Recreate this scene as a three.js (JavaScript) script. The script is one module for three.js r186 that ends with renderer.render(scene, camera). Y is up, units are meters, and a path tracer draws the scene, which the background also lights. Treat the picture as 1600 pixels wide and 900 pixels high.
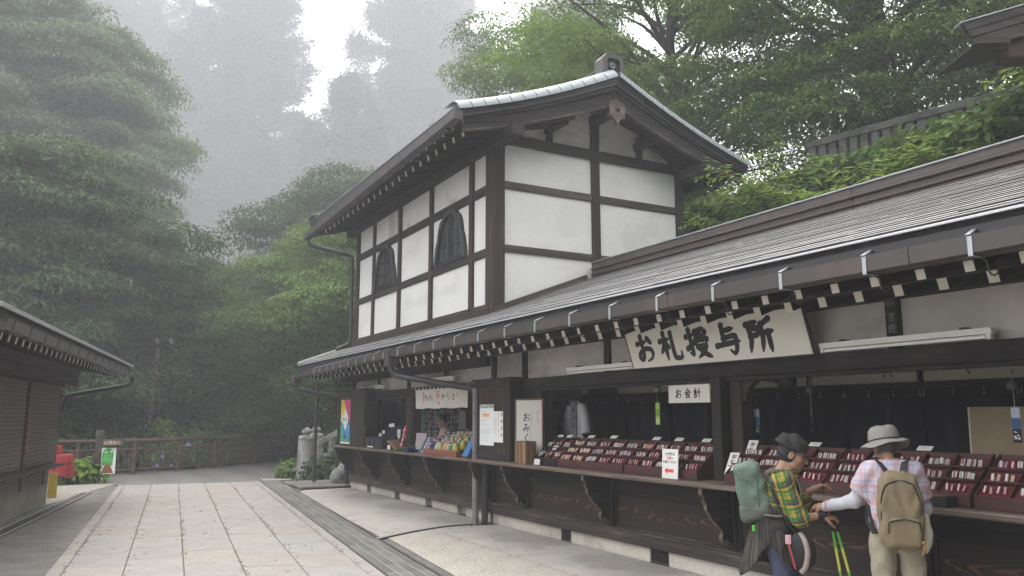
import * as THREE from 'three';
import { mergeGeometries } from 'three/addons/utils/BufferGeometryUtils.js';

// ---------- camera, sky, sun, exposure ----------
const scene = new THREE.Scene();
const camera = new THREE.PerspectiveCamera(39.39, 16 / 9, 0.1, 600);
{
  const yaw = 28.8 * Math.PI / 180, pitch = 9.107 * Math.PI / 180;
  camera.position.set(0, 1.65, 0);
  camera.lookAt(Math.sin(yaw) * Math.cos(pitch), 1.65 + Math.sin(pitch), -Math.cos(yaw) * Math.cos(pitch));
}
const renderer = new THREE.WebGLRenderer({ antialias: true });
renderer.toneMapping = THREE.LinearToneMapping;
renderer.toneMappingExposure = 2.95;
renderer.shadowMap.enabled = true;
{
  const W = 128, H = 64, d = new Float32Array(W * H * 4);
  for (let j = 0; j < H; j++) {
    const el = ((j + 0.5) / H - 0.5) * Math.PI, s = Math.max(0, Math.sin(el));
    for (let i = 0; i < W; i++) {
      const k = (j * W + i) * 4, L = 2.1 * (1 + 2 * s) / 3;
      d[k] = L * 0.995; d[k + 1] = L * 0.99; d[k + 2] = L * 1.0; d[k + 3] = 1;
    }
  }
  const sky = new THREE.DataTexture(d, W, H, THREE.RGBAFormat, THREE.FloatType);
  sky.mapping = THREE.EquirectangularReflectionMapping; sky.magFilter = THREE.LinearFilter; sky.needsUpdate = true;
  scene.background = sky; scene.environment = sky;
}
const sun = new THREE.DirectionalLight(0xfff4e6, 1.2);
sun.position.set(8, 62, -42); sun.castShadow = true; sun.shadow.radius = 60;
Object.assign(sun.shadow.camera, { left: -60, right: 60, top: 60, bottom: -60, near: 1, far: 200 });
sun.name = 'sun'; scene.add(sun);
scene.fog = new THREE.FogExp2(0xe4e6ec, 0.0039);

// ---------- helpers ----------
function rng(seed) { let a = seed | 0; return () => { a = (a + 0x6d2b79f5) | 0; let t = Math.imul(a ^ (a >>> 15), 1 | a); t = (t + Math.imul(t ^ (t >>> 7), 61 | t)) ^ t; return ((t ^ (t >>> 14)) >>> 0) / 4294967296; }; }
const R = rng(11), rr = (a, b) => a + (b - a) * R(), PI = Math.PI, V3 = (x, y, z) => new THREE.Vector3(x, y, z);
const lerp = (a, b, t) => a + (b - a) * t, clamp = (x, a, b) => Math.min(b, Math.max(a, x)), sm = (a, b, x) => { const t = clamp((x - a) / (b - a), 0, 1); return t * t * (3 - 2 * t); };
const taken = {};
function numbered(n) { const k = taken[n] = (taken[n] ?? -1) + 1; return k ? n + '_' + String(k).padStart(3, '0') : n; }
function grp(name, label, category, pos = [0, 0, 0], group) {
  const o = new THREE.Group(); o.name = numbered(name); o.position.set(...pos); scene.add(o);
  o.userData = { label, category }; if (group) o.userData.group = group; return o;
}
function part(parent, name, geo, m, label) {
  const o = new THREE.Mesh(geo, m); o.name = name; o.castShadow = o.receiveShadow = true;
  if (label) o.userData.label = label;
  parent.add(o); return o;
}
function solo(name, label, category, geo, m, pos = [0, 0, 0], group) {
  const o = part(scene, numbered(name), geo, m); o.position.set(...pos);
  o.userData = { label, category }; if (group) o.userData.group = group; return o;
}
function struct(name, geo, m, label) { const o = part(scene, numbered(name), geo, m); o.userData = { kind: 'structure', label, category: name.replace(/_/g, ' ') }; return o; }
// geometry built at world coordinates goes under a thing that stands at its own base
function rebase(g, x, y, z) { g.position.set(x, y, z); for (const c of g.children) { c.position.x -= x; c.position.y -= y; c.position.z -= z; } return g; }
function stuff(o) { o.userData.kind = 'stuff'; return o; }

// chamfered box, grain (u) along the longest side, uv in metres with a random start
const boxSeed = rng(5);
function cbox(sx, sy, sz, b = 0.005, grain) {
  const h = [sx / 2, sy / 2, sz / 2]; b = Math.min(b, h[0] * 0.6, h[1] * 0.6, h[2] * 0.6);
  const pos = [], uv = [], L = grain ?? (sx >= sy && sx >= sz ? 0 : sy >= sz ? 1 : 2), ou = boxSeed() * 7, ov = boxSeed() * 7;
  const vert = (c, ax) => { const p = [0, 0, 0]; for (let i = 0; i < 3; i++) p[i] = c[i] * (h[i] - (i === ax ? 0 : b)); return p; };
  const push = (pts, ax) => {
    const e = (a, c) => [pts[c][0] - pts[a][0], pts[c][1] - pts[a][1], pts[c][2] - pts[a][2]], u = e(0, 1), v = e(0, 2);
    const n = [u[1] * v[2] - u[2] * v[1], u[2] * v[0] - u[0] * v[2], u[0] * v[1] - u[1] * v[0]], c = pts[0];
    const order = n[0] * c[0] + n[1] * c[1] + n[2] * c[2] > 0 ? pts : [...pts].reverse();
    const U = ax === L ? (L + 1) % 3 : L, Vv = 3 - ax - U;
    for (let i = 2; i < order.length; i++) for (const p of [order[0], order[i - 1], order[i]]) { pos.push(...p); uv.push(p[U] + ou, p[Vv] + ov); }
  };
  for (let ax = 0; ax < 3; ax++) for (const s of [-1, 1]) {
    const [a, c] = [(ax + 1) % 3, (ax + 2) % 3], q = [];
    for (const [i, j] of [[-1, -1], [1, -1], [1, 1], [-1, 1]]) { const k = [0, 0, 0]; k[ax] = s; k[a] = i; k[c] = j; q.push(vert(k, ax)); }
    push(q, ax);
  }
  if (b > 0) {
    for (let ax = 0; ax < 3; ax++) { // edges along ax
      const [a, c] = [(ax + 1) % 3, (ax + 2) % 3];
      for (const i of [-1, 1]) for (const j of [-1, 1]) {
        const k0 = [0, 0, 0], k1 = [0, 0, 0]; k0[ax] = -1; k1[ax] = 1; k0[a] = k1[a] = i; k0[c] = k1[c] = j;
        push([vert(k0, a), vert(k1, a), vert(k1, c), vert(k0, c)], a);
      }
    }
    for (const i of [-1, 1]) for (const j of [-1, 1]) for (const k of [-1, 1]) push([vert([i, j, k], 0), vert([i, j, k], 1), vert([i, j, k], 2)], 0);
  }
  const g = new THREE.BufferGeometry();
  g.setAttribute('position', new THREE.Float32BufferAttribute(pos, 3)); g.setAttribute('uv', new THREE.Float32BufferAttribute(uv, 2)); g.computeVertexNormals();
  return g;
}
// box between two corners
function bb(x0, x1, y0, y1, z0, z1, b, grain) { return cbox(Math.abs(x1 - x0), Math.abs(y1 - y0), Math.abs(z1 - z0), b, grain).translate((x0 + x1) / 2, (y0 + y1) / 2, (z0 + z1) / 2); }
// bar from a to b with cross-section w (sideways) x h (upwards)
function bar(a, b, w, h, bev = 0.004) {
  a = V3(...a); b = V3(...b); const d = b.clone().sub(a), l = d.length(); d.normalize();
  const up = Math.abs(d.y) > 0.95 ? V3(1, 0, 0) : V3(0, 1, 0), side = new THREE.Vector3().crossVectors(up, d).normalize(), u2 = new THREE.Vector3().crossVectors(d, side);
  return cbox(w, h, l, bev, 2).applyMatrix4(new THREE.Matrix4().makeBasis(side, u2, d)).translate((a.x + b.x) / 2, (a.y + b.y) / 2, (a.z + b.z) / 2);
}
function tube(pts, r, seg = 6, n) {
  const v = pts.map((p) => V3(...p)), c = v.length === 2 ? new THREE.LineCurve3(v[0], v[1]) : new THREE.CatmullRomCurve3(v, false, 'catmullrom', 0.3);
  return new THREE.TubeGeometry(c, n ?? (v.length === 2 ? 1 : v.length * 4), r, seg, false);
}
function taper(pts, r0, r1, seg = 7, n = 10) { // tapering tube
  const c = new THREE.CatmullRomCurve3(pts.map((p) => V3(...p))), g = new THREE.TubeGeometry(c, n, 1, seg, false), p = g.attributes.position;
  for (let i = 0; i <= n; i++) { const m = c.getPointAt(i / n), r = lerp(r0, r1, i / n); for (let j = 0; j <= seg; j++) { const k = i * (seg + 1) + j; p.setXYZ(k, m.x + (p.getX(k) - m.x) * r, m.y + (p.getY(k) - m.y) * r, m.z + (p.getZ(k) - m.z) * r); } }
  return g;
}
const plain = (g) => { const o = g.index ? g.toNonIndexed() : g; for (const k of Object.keys(o.attributes)) if (!['position', 'normal', 'uv'].includes(k)) o.deleteAttribute(k); return o; };
const merge = (l) => mergeGeometries(l.map(plain));
function extrude(pts, depth, bevel = 0.004, curve) { // outline in x,y pulled along z, centred
  const s = new THREE.Shape(pts.map((p) => new THREE.Vector2(p[0], p[1])));
  const g = new THREE.ExtrudeGeometry(s, { depth: depth - 2 * bevel, bevelEnabled: bevel > 0, bevelThickness: bevel, bevelSize: bevel, bevelOffset: -bevel, bevelSegments: 1, steps: 1 });
  return g.translate(0, 0, -depth / 2 + bevel);
}
const lathe = (pts, seg = 20) => new THREE.LatheGeometry(pts.map((p) => new THREE.Vector2(p[0], p[1])), seg);
// rotates a geometry drawn in (x right, y up, z towards viewer) so that it faces the street (-x), with x running towards +z for a viewer in the street
const faceStreet = (g) => g.rotateY(-PI / 2);
function plane(w, h, nx = 1, ny = 1) { return new THREE.PlaneGeometry(w, h, nx, ny); }
function sheet(pts, y, uvs = 1) { // flat polygon on the ground, uv in metres
  const s = new THREE.ShapeGeometry(new THREE.Shape(pts.map((p) => new THREE.Vector2(p[0], -p[1]))));
  s.rotateX(-PI / 2).translate(0, y, 0); const p = s.attributes.position, uv = s.attributes.uv;
  for (let i = 0; i < p.count; i++) uv.setXY(i, p.getX(i) * uvs, p.getZ(i) * uvs); return s;
}

// ---------- noise and textures ----------
function lattice(seed, n) { const r = rng(seed), a = new Float32Array(n * n); for (let i = 0; i < n * n; i++) a[i] = r(); return a; }
const LAT = lattice(3, 64);
function vnoise(x, y, per) { // tileable over per cells
  const xi = Math.floor(x), yi = Math.floor(y), fx = x - xi, fy = y - yi, u = fx * fx * (3 - 2 * fx), v = fy * fy * (3 - 2 * fy), w = (a, p) => ((a % p) + p) % p;
  const px = per[0], py = per[1], g = (i, j) => LAT[(w(i, px) * 17 % 64) + 64 * (w(j, py) * 29 % 64) & 4095] ?? 0;
  const h = (i, j) => { const a = w(i, px), b = w(j, py); return LAT[((a * 374761 + b * 668265 + px * 97) & 4095)]; };
  return lerp(lerp(h(xi, yi), h(xi + 1, yi), u), lerp(h(xi, yi + 1), h(xi + 1, yi + 1), u), v);
}
function fbm(u, v, fx, fy, oct = 4) { let s = 0, a = 0.5, t = 0; for (let o = 0; o < oct; o++) { s += a * vnoise(u * fx + o * 7, v * fy + o * 3, [fx, fy]); t += a; fx *= 2; fy *= 2; a *= 0.55; } return s / t; }
const enc = (c) => 255 * (c <= 0.0031308 ? c * 12.92 : 1.055 * Math.pow(c, 1 / 2.4) - 0.055);
// f(u,v) -> [r,g,b] linear albedo and a height 0..1
function tex(n, rx, ry, f, m = n) {
  const c = new Uint8Array(n * m * 4), h = new Uint8Array(n * m * 4);
  for (let j = 0; j < m; j++) for (let i = 0; i < n; i++) {
    const k = (j * n + i) * 4, [r, g, b, e = 0.5] = f((i + 0.5) / n, (j + 0.5) / m);
    c[k] = clamp(enc(clamp(r, 0, 1)), 0, 255); c[k + 1] = clamp(enc(clamp(g, 0, 1)), 0, 255); c[k + 2] = clamp(enc(clamp(b, 0, 1)), 0, 255); c[k + 3] = 255;
    h[k] = h[k + 1] = h[k + 2] = clamp(e * 255, 0, 255); h[k + 3] = 255;
  }
  const mk = (d, s) => { const t = new THREE.DataTexture(d, n, m); t.wrapS = t.wrapT = THREE.RepeatWrapping; t.magFilter = THREE.LinearFilter; t.repeat.set(rx, ry); if (s) t.colorSpace = THREE.SRGBColorSpace; t.needsUpdate = true; return t; };
  return [mk(c, true), mk(h, false)];
}
function mat(o) { const { t, bump = 0, ...p } = o; if (t) { p.map = t[0]; if (bump) { p.bumpMap = t[1]; p.bumpScale = bump; } } return new THREE.MeshStandardMaterial({ roughness: 0.85, side: THREE.DoubleSide, ...p }); }
const lin = (r, g, b) => new THREE.Color().setRGB(r, g, b);
const mixc = (a, b, t) => [lerp(a[0], b[0], t), lerp(a[1], b[1], t), lerp(a[2], b[2], t)];
function woodTex(dark, light, opt = {}) {
  const { fx = 2, fy = 28, wear = 0.35 } = opt;
  return tex(512, 0.5, 1.2, (u, v) => {
    const a = fbm(u, v, fx, fy, 4), b = fbm(u + 0.31, v, 4, 6, 3), s = Math.pow(fbm(u, v + 0.2, 3, 90, 2), 2), c = mixc(dark, light, clamp((a - 0.28) * 1.7, 0, 1));
    const k = (0.72 + 0.55 * b) * (1 - 0.55 * s), g = wear * sm(0.55, 0.8, fbm(u + 0.7, v + 0.1, 5, 9, 3));
    const w = mixc(c, [0.17, 0.155, 0.14], g * 0.6); return [w[0] * k, w[1] * k, w[2] * k, a * 0.7 + 0.3 * (1 - s)];
  });
}
const T = {
  wood: woodTex([0.008, 0.0056, 0.0046], [0.031, 0.022, 0.018], { wear: 0.16 }),
  woodRed: woodTex([0.016, 0.009, 0.0065], [0.062, 0.035, 0.025], { wear: 0.16 }),
  woodGrey: woodTex([0.03, 0.023, 0.019], [0.11, 0.09, 0.075], { wear: 0.5 }),
  woodTan: woodTex([0.16, 0.085, 0.04], [0.38, 0.24, 0.13], { wear: 0.1 }),
  counter: woodTex([0.1, 0.075, 0.055], [0.3, 0.24, 0.18], { wear: 0.5, fy: 20 }),
  figure: tex(1024, 1 / 2.1, 1 / 0.62, (u, v) => { // plain-sawn panel: nested flame figure through the middle, straight grain above and below
    const n = fbm(u, v, 4, 3, 4) - 0.5, n2 = fbm(u + 0.4, v + 0.6, 12, 9, 3) - 0.5, t = v - 0.5 + 0.16 * n, w = 9 * u + 2.6 * n - 46 * t * t * (0.8 + 0.6 * n) + 1.1 * n2;
    const r = 0.5 + 0.5 * Math.sin(w * 2 * PI), line = Math.pow(r, 4), f = fbm(u, v, 5, 90, 2), mid = Math.exp(-t * t * 75) * sm(0.36, 0.56, fbm(u + 0.2, v + 0.8, 4, 2, 2)), st = Math.pow(0.5 + 0.5 * Math.sin((v * 34 + 3 * n) * 2 * PI), 3);
    const c = mixc([0.012, 0.009, 0.0076], [0.19, 0.09, 0.043], clamp(line * (0.04 + 0.9 * mid) + 0.1 * st, 0, 1)), k = 0.6 + 0.8 * f; return [c[0] * k, c[1] * k, c[2] * k, 0.3 + 0.5 * line * mid + 0.2 * st];
  }, 512),
  plaster: tex(512, 0.4, 0.4, (u, v) => { const a = fbm(u, v, 5, 5, 5), b = fbm(u + 0.3, v, 40, 40, 3), s = sm(0.56, 0.78, fbm(u + 0.5, v + 0.5, 4, 7, 4)); const k = 0.6 + 0.05 * (a - 0.5) + 0.05 * (b - 0.5) - 0.05 * s; return [k, k * 0.995, k * 0.975, b]; }),
  plasterMould: tex(512, 0.4, 0.4, (u, v) => { const a = fbm(u, v, 5, 5, 5), b = fbm(u + 0.3, v, 40, 40, 3), s = sm(0.5, 0.7, fbm(u + 0.15, v + 0.4, 6, 3, 5)) * sm(0.45, 0.6, fbm(u + 0.6, v + 0.1, 3, 3, 2)) * (0.5 + 0.8 * fbm(u, v, 30, 24, 3)); const k = 0.6 + 0.05 * (a - 0.5) + 0.05 * (b - 0.5); const c = mixc([k, k * 0.995, k * 0.975], [0.3, 0.27, 0.235], s * 0.6); return [...c, b]; }),
  plasterOld: tex(512, 0.4, 0.4, (u, v) => { const a = fbm(u, v, 6, 4, 5), b = fbm(u + 0.3, v, 40, 40, 3), s = sm(0.5, 0.75, fbm(u + 0.5, v + 0.5, 3, 6, 5)); const k = 0.5 + 0.12 * (a - 0.5) + 0.06 * (b - 0.5) - 0.16 * s; return [k, k * 0.965, k * 0.91, b]; }),
  granite: tex(512, 1, 1, (u, v) => { const a = fbm(u, v, 4, 4, 4), b = fbm(u, v + 0.4, 128, 128, 2), s = fbm(u + 0.1, v, 90, 90, 1), st = sm(0.55, 0.75, fbm(u + 0.6, v + 0.2, 5, 5, 5)); let k = 0.225 + 0.065 * (a - 0.5) + 0.2 * (b - 0.5); if (s > 0.8) k *= 0.72; const c = mixc([k, k * 0.95, k * 0.885], [k * 0.95, k * 0.87, k * 0.76], st * 0.45); return [...c, b]; }),
  concrete: tex(512, 0.45, 0.45, (u, v) => { const a = fbm(u, v, 5, 5, 5), b = fbm(u, v, 110, 110, 2), s = sm(0.5, 0.72, fbm(u + 0.5, v + 0.2, 4, 4, 5)); const k = 0.33 + 0.1 * (a - 0.5) + 0.1 * (b - 0.5) - 0.07 * s; return [k, k * 0.94, k * 0.84, b]; }),
  aggregate: tex(512, 1.4, 1.4, (u, v) => { const a = fbm(u, v, 3, 3, 4), b = fbm(u, v, 70, 70, 2), c = fbm(u + 0.5, v, 60, 60, 1); const k = 0.3 + 0.1 * (a - 0.5) + 0.3 * (b - 0.5) + (c > 0.82 ? 0.12 : 0); return [k, k * 0.93, k * 0.8, b]; }),
  asphalt: tex(512, 0.8, 0.8, (u, v) => { const a = fbm(u, v, 3, 3, 5), b = fbm(u, v, 120, 120, 2), s = sm(0.5, 0.7, fbm(u + 0.3, v + 0.6, 4, 5, 4)); const k = 0.125 + 0.05 * (a - 0.5) + 0.12 * (b - 0.5) - 0.03 * s; return [k, k * 0.965, k * 0.89, b]; }),
  gutterMetal: tex(256, 0.5, 0.5, (u, v) => { const a = fbm(u, v, 6, 4, 4), s = sm(0.58, 0.8, fbm(u + 0.5, v + 0.2, 8, 6, 4)); const c = mixc([0.06, 0.051, 0.049], [0.09, 0.066, 0.057], s); const k = 0.85 + 0.35 * (a - 0.5); return [c[0] * k, c[1] * k, c[2] * k, a]; }),
  shingle: tex(512, 0.7, 0.7, (u, v) => { const a = fbm(u, v, 60, 4, 3), b = fbm(u + 0.3, v, 8, 8, 4), s = sm(0.6, 0.8, fbm(u + 0.5, v + 0.1, 10, 5, 4)); const k = 0.235 + 0.13 * (a - 0.5) + 0.09 * (b - 0.5); const c = mixc([k, k * 0.985, k * 0.98], [k * 0.66, k * 0.74, k * 0.6], s * 0.5); return [...c, a]; }),
  copper: tex(256, 0.6, 0.6, (u, v) => { const a = fbm(u, v, 6, 6, 4), s = sm(0.45, 0.7, fbm(u + 0.5, v, 9, 5, 4)); const c = mixc([0.34, 0.36, 0.38], [0.27, 0.31, 0.32], s); const k = 0.85 + 0.4 * (a - 0.5); return [c[0] * k, c[1] * k, c[2] * k, a]; }),
  stone: tex(512, 0.9, 0.9, (u, v) => { const a = fbm(u, v, 6, 6, 5), b = fbm(u, v, 80, 80, 2), s = sm(0.52, 0.7, fbm(u + 0.5, v + 0.5, 5, 4, 5)); const k = 0.27 + 0.16 * (a - 0.5) + 0.22 * (b - 0.5); return [...mixc([k, k * 0.98, k * 0.93], [k * 0.4, k * 0.45, k * 0.33], s * 0.8), b]; }),
  bark: tex(256, 1, 1, (u, v) => { const a = fbm(u, v, 14, 3, 4); const k = 0.03 + 0.06 * a; return [k, k * 0.86, k * 0.74, a]; }),
  soil: tex(256, 0.5, 0.5, (u, v) => { const a = fbm(u, v, 8, 8, 5); return [0.03 + 0.03 * a, 0.035 + 0.035 * a, 0.018 + 0.02 * a, a]; }),
  cloth: tex(256, 3, 3, (u, v) => { const a = 0.5 + 0.25 * Math.sin(u * 2 * PI * 90) + 0.25 * Math.sin(v * 2 * PI * 90), b = fbm(u, v, 6, 6, 4); const k = 0.82 + 0.18 * a * b + 0.16 * (b - 0.5); return [k, k, k, a]; }),
};
const M = {
  wood: mat({ t: T.wood, bump: 0.003 }), woodRed: mat({ t: T.woodRed, bump: 0.003 }), woodGrey: mat({ t: T.woodGrey, bump: 0.003 }), woodWorn: mat({ t: T.woodGrey, color: lin(1.9, 1.8, 1.65), bump: 0.002 }), woodTan: mat({ t: T.woodTan, bump: 0.002 }),
  counter: mat({ t: T.counter, bump: 0.003, roughness: 0.7 }), figure: mat({ t: T.figure, bump: 0.003, roughness: 0.75 }),
  plaster: mat({ t: T.plaster, bump: 0.001 }), plasterMould: mat({ t: T.plasterMould, bump: 0.001 }), plasterOld: mat({ t: T.plasterOld, bump: 0.001, color: lin(1.15, 1.12, 1.1) }),
  cream: mat({ color: lin(0.72, 0.67, 0.54) }), white: mat({ color: lin(0.72, 0.71, 0.67), roughness: 0.6 }), paintEnd: mat({ color: lin(0.62, 0.58, 0.5), roughness: 0.7 }),
  concrete: mat({ t: T.concrete, bump: 0.002 }), foundation: mat({ t: T.concrete, bump: 0.002, color: lin(1.5, 1.5, 1.45) }), aggregate: mat({ t: T.aggregate, bump: 0.004 }), asphalt: mat({ t: T.asphalt, bump: 0.004 }),
  gutter: mat({ t: T.gutterMetal, roughness: 0.45, metalness: 0.2 }), gutterBlack: mat({ color: lin(0.022, 0.022, 0.024), roughness: 0.5 }), galv: mat({ color: lin(0.34, 0.36, 0.38), roughness: 0.4, metalness: 0.4 }), greyPipe: mat({ color: lin(0.21, 0.2, 0.195), t: T.cloth, roughness: 0.6 }),
  shingle: mat({ t: T.shingle, bump: 0.004, roughness: 0.6 }), copper: mat({ t: T.copper, roughness: 0.5, metalness: 0.15, bump: 0.001 }), darkCopper: mat({ t: T.copper, color: lin(0.15, 0.137, 0.13), roughness: 0.55, metalness: 0.15 }),
  courseShade: mat({ color: lin(0.028, 0.028, 0.028), roughness: 0.9 }), ridge: mat({ t: T.gutterMetal, color: lin(1.25, 1.2, 1.1), roughness: 0.55 }), stone: mat({ t: T.stone, bump: 0.006 }), stoneDark: mat({ t: T.stone, bump: 0.006, color: lin(0.16, 0.17, 0.15) }),
  bark: mat({ t: T.bark, bump: 0.01, roughness: 1 }), soil: mat({ t: T.soil, bump: 0.02, roughness: 1 }), black: mat({ color: lin(0.012, 0.012, 0.013), roughness: 0.7 }), iron: mat({ color: lin(0.035, 0.033, 0.033), roughness: 0.55 }),
  navy: mat({ t: T.cloth, color: lin(0.009, 0.0105, 0.015), roughness: 1, bump: 0.0006 }), lacquer: mat({ color: lin(0.07, 0.026, 0.023), roughness: 0.5, t: T.cloth }), redCloth: mat({ color: lin(0.12, 0.012, 0.02), roughness: 0.9 }),
};
// ---------- brush lettering: strokes in a 100 x 100 box, y down ----------
const GL = {
  お: '15,32 58,27|38,8 38,68 28,84 16,76 22,62 50,50 75,52 84,66 74,82 52,90|70,18 86,34', 札: '6,32 48,27|28,8 28,92|27,32 18,52 4,70|30,40 46,56|62,10 61,74 66,88 92,88 95,70',
  授: '6,28 34,25|22,8 22,84 10,78|4,64 36,48|46,16 86,8|48,24 53,34|64,21 67,32|88,20 79,32|42,42 40,54|42,43 93,40 86,53|48,62 82,60 66,80 42,94|54,66 70,82 96,95',
  与: '36,8 33,46|36,25 78,20|33,46 80,42 78,76 66,92 52,82|4,66 94,58', 所: '6,16 46,11|14,30 44,28 43,49|14,49 44,47|14,30 14,60 3,92|88,7 58,21|58,19 57,56 47,92|58,44 96,40|78,42 78,95',
  会: '50,6 30,30 5,48|50,8 70,28 96,44|32,42 68,40|20,58 82,56|46,60 26,86 72,82|64,70 82,92', 計: '22,6 28,14|6,26 44,24|12,38 38,37|12,50 38,49|12,62 12,90|12,62 38,61 38,88|12,87 38,86|50,40 97,38|73,7 73,95',
  み: '24,20 56,17 40,52 20,78 9,66 26,52 60,58 92,72|78,38 72,68 54,93', く: '66,8 30,48 68,92', じ: '32,8 32,72 46,90 78,76|58,14 64,26|72,10 78,22', は: '18,12 14,50 20,88|40,34 90,30|66,10 66,74 52,88 40,78 54,68 90,84',
  へ: '5,60 32,34 95,78', 左: '8,30 92,26|44,6 36,46 8,82|40,56 84,54|62,56 62,88|30,88 95,86', 側: '20,8 5,44|14,32 14,95|32,16 32,66|32,16 58,16 58,66|32,32 58,32|32,48 58,48|32,64 58,64|36,70 26,92|54,70 64,90|72,18 72,66|90,8 90,90 80,84',
  進: '10,14 20,24|8,44 24,42 22,70 5,86|22,78 44,90 97,90|48,8 32,44|42,28 42,78|66,8 72,18|42,28 90,26|42,44 86,42|42,60 86,58|42,76 93,74|66,28 66,76', だ: '8,28 56,24|34,8 12,86|52,50 86,46|48,74 62,86 93,84|72,14 78,24|86,10 92,20',
  さ: '12,34 88,26|44,8 76,62|78,62 34,60 20,74 40,90 72,88', い: '18,20 18,66 32,82 38,68|70,26 84,40 88,64', ち: '12,30 84,26|42,8 26,58|26,58 60,44 84,58 78,80 44,93', ぢ: '12,30 70,27|38,8 24,58|24,58 58,44 82,58 76,80 42,93|78,8 83,18|91,5 96,15',
  か: '8,36 56,32 60,50 50,88 38,80|36,8 10,92|72,26 91,52', り: '28,12 24,56 32,46|70,10 72,54 48,93', ん: '46,8 12,90 36,54 50,60 52,84 66,91 91,66', と: '34,10 42,44|80,28 30,60 28,82 50,91 87,88', う: '34,10 62,18|20,40 58,30 76,48 66,76 36,95',
  吉: '8,24 92,22|50,6 50,46|22,46 78,45|26,60 26,93|26,60 74,60 74,93|26,90 74,90', 野: '10,12 10,46|10,12 44,12 44,46|10,28 44,28|10,45 44,45|27,12 27,84|8,62 46,60|4,86 48,82|54,12 86,12 72,28|60,22 74,36|52,44 95,42 86,54|74,44 74,92 62,86',
  山: '50,8 50,84|16,40 16,86|16,86 84,84|84,36 84,92', 頂: '4,20 36,18|22,20 22,88 12,80|44,12 96,10|68,12 62,24|50,26 50,74|50,26 88,26 88,74|50,42 88,42|50,58 88,58|50,74 88,74|60,78 46,95|76,78 93,93', 札2: '', 御: '24,8 8,30|24,30 6,54|16,48 16,94|42,8 34,28|36,24 60,23|34,42 62,41|48,26 48,82|50,60 62,59|38,58 38,84|30,88 64,80|70,18 92,17 90,62 80,58|71,18 71,95',
};
function glyph(g, ch, x, y, s, w, brush = 1) { // brush > 0: strokes swell at the start and thin out
  for (const st of (GL[ch] ?? '').split('|')) {
    if (!st) continue;
    const p = st.split(' ').map((q) => q.split(',').map(Number)), c = new THREE.CatmullRomCurve3(p.map((q) => V3(x + q[0] * s / 100, y + q[1] * s / 100, 0)), false, 'catmullrom', p.length > 3 ? 0.35 : 0.1), n = Math.max(14, Math.ceil(c.getLength() / (w * s * 0.06)));
    for (let i = 0; i <= n; i++) { const t = i / n, q = c.getPointAt(t), r = w * s / 2 * (brush ? 0.72 + 0.42 * Math.exp(-t * 9) + 0.25 * Math.sin(t * 3.1) - 0.3 * sm(0.75, 1, t) * brush : 1); g.beginPath(); g.ellipse(q.x, q.y, r, r * (brush ? 0.8 : 1), brush ? -0.6 : 0, 0, 7); g.fill(); }
  }
}
function column(g, s, x, y, size, w, gap = 1.05, brush = 1) { [...s].forEach((c, i) => glyph(g, c, x, y + i * size * gap, size, w, brush)); }
function row(g, s, x, y, size, w, gap = 1.05, brush = 1) { [...s].forEach((c, i) => glyph(g, c, x + i * size * gap, y, size, w, brush)); }
const tick = rng(77);
function fine(g, x, y, w, h, vertical, lines, col = '#444') { // print too small to read: rows of tiny strokes
  g.fillStyle = col; const n = vertical ? h : w, step = (vertical ? w : h) / lines;
  for (let l = 0; l < lines; l++) for (let t = 0, end = n * (0.6 + 0.4 * tick()); t < end; t += step * 0.62) { const a = step * 0.5, k = tick(); if (k < 0.1) continue; const px = vertical ? x + l * step : x + t, py = vertical ? y + t : y + l * step; g.fillRect(px + a * 0.1 * k, py + a * 0.2, a * (0.3 + 0.6 * tick()), a * 0.2); g.fillRect(px + a * 0.4 * k, py, a * 0.22, a * (0.4 + 0.6 * tick())); if (k > 0.4) g.fillRect(px, py + a * 0.7, a * 0.8, a * 0.16); }
}
function canvasMat(w, h, draw, o = {}) {
  const c = document.createElement('canvas'); c.width = w; c.height = h; const g = c.getContext('2d'); draw(g, w, h);
  const t = new THREE.CanvasTexture(c); t.colorSpace = THREE.SRGBColorSpace; return mat({ map: t, roughness: 0.7, ...o });
}
// a board with a printed front: box body plus the print as its front face 2 mm proud
function board(parent, name, w, h, d, bodyM, frontM, place) {
  const b = part(parent, name, cbox(w, h, d, 0.003), bodyM), f = part(b, 'print', plane(w - 0.004, h - 0.004).translate(0, 0, d / 2 + 0.002), frontM); place(b); return b;
}
// foliage and people use these
function instanced(parent, name, geo, m, mats, cols) {
  const o = new THREE.InstancedMesh(geo, m, mats.length); o.name = name; o.castShadow = o.receiveShadow = true;
  mats.forEach((x, i) => o.setMatrixAt(i, x)); if (cols) cols.forEach((c, i) => o.setColorAt(i, c)); o.userData.kind = 'stuff'; parent.add(o); return o;
}
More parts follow.
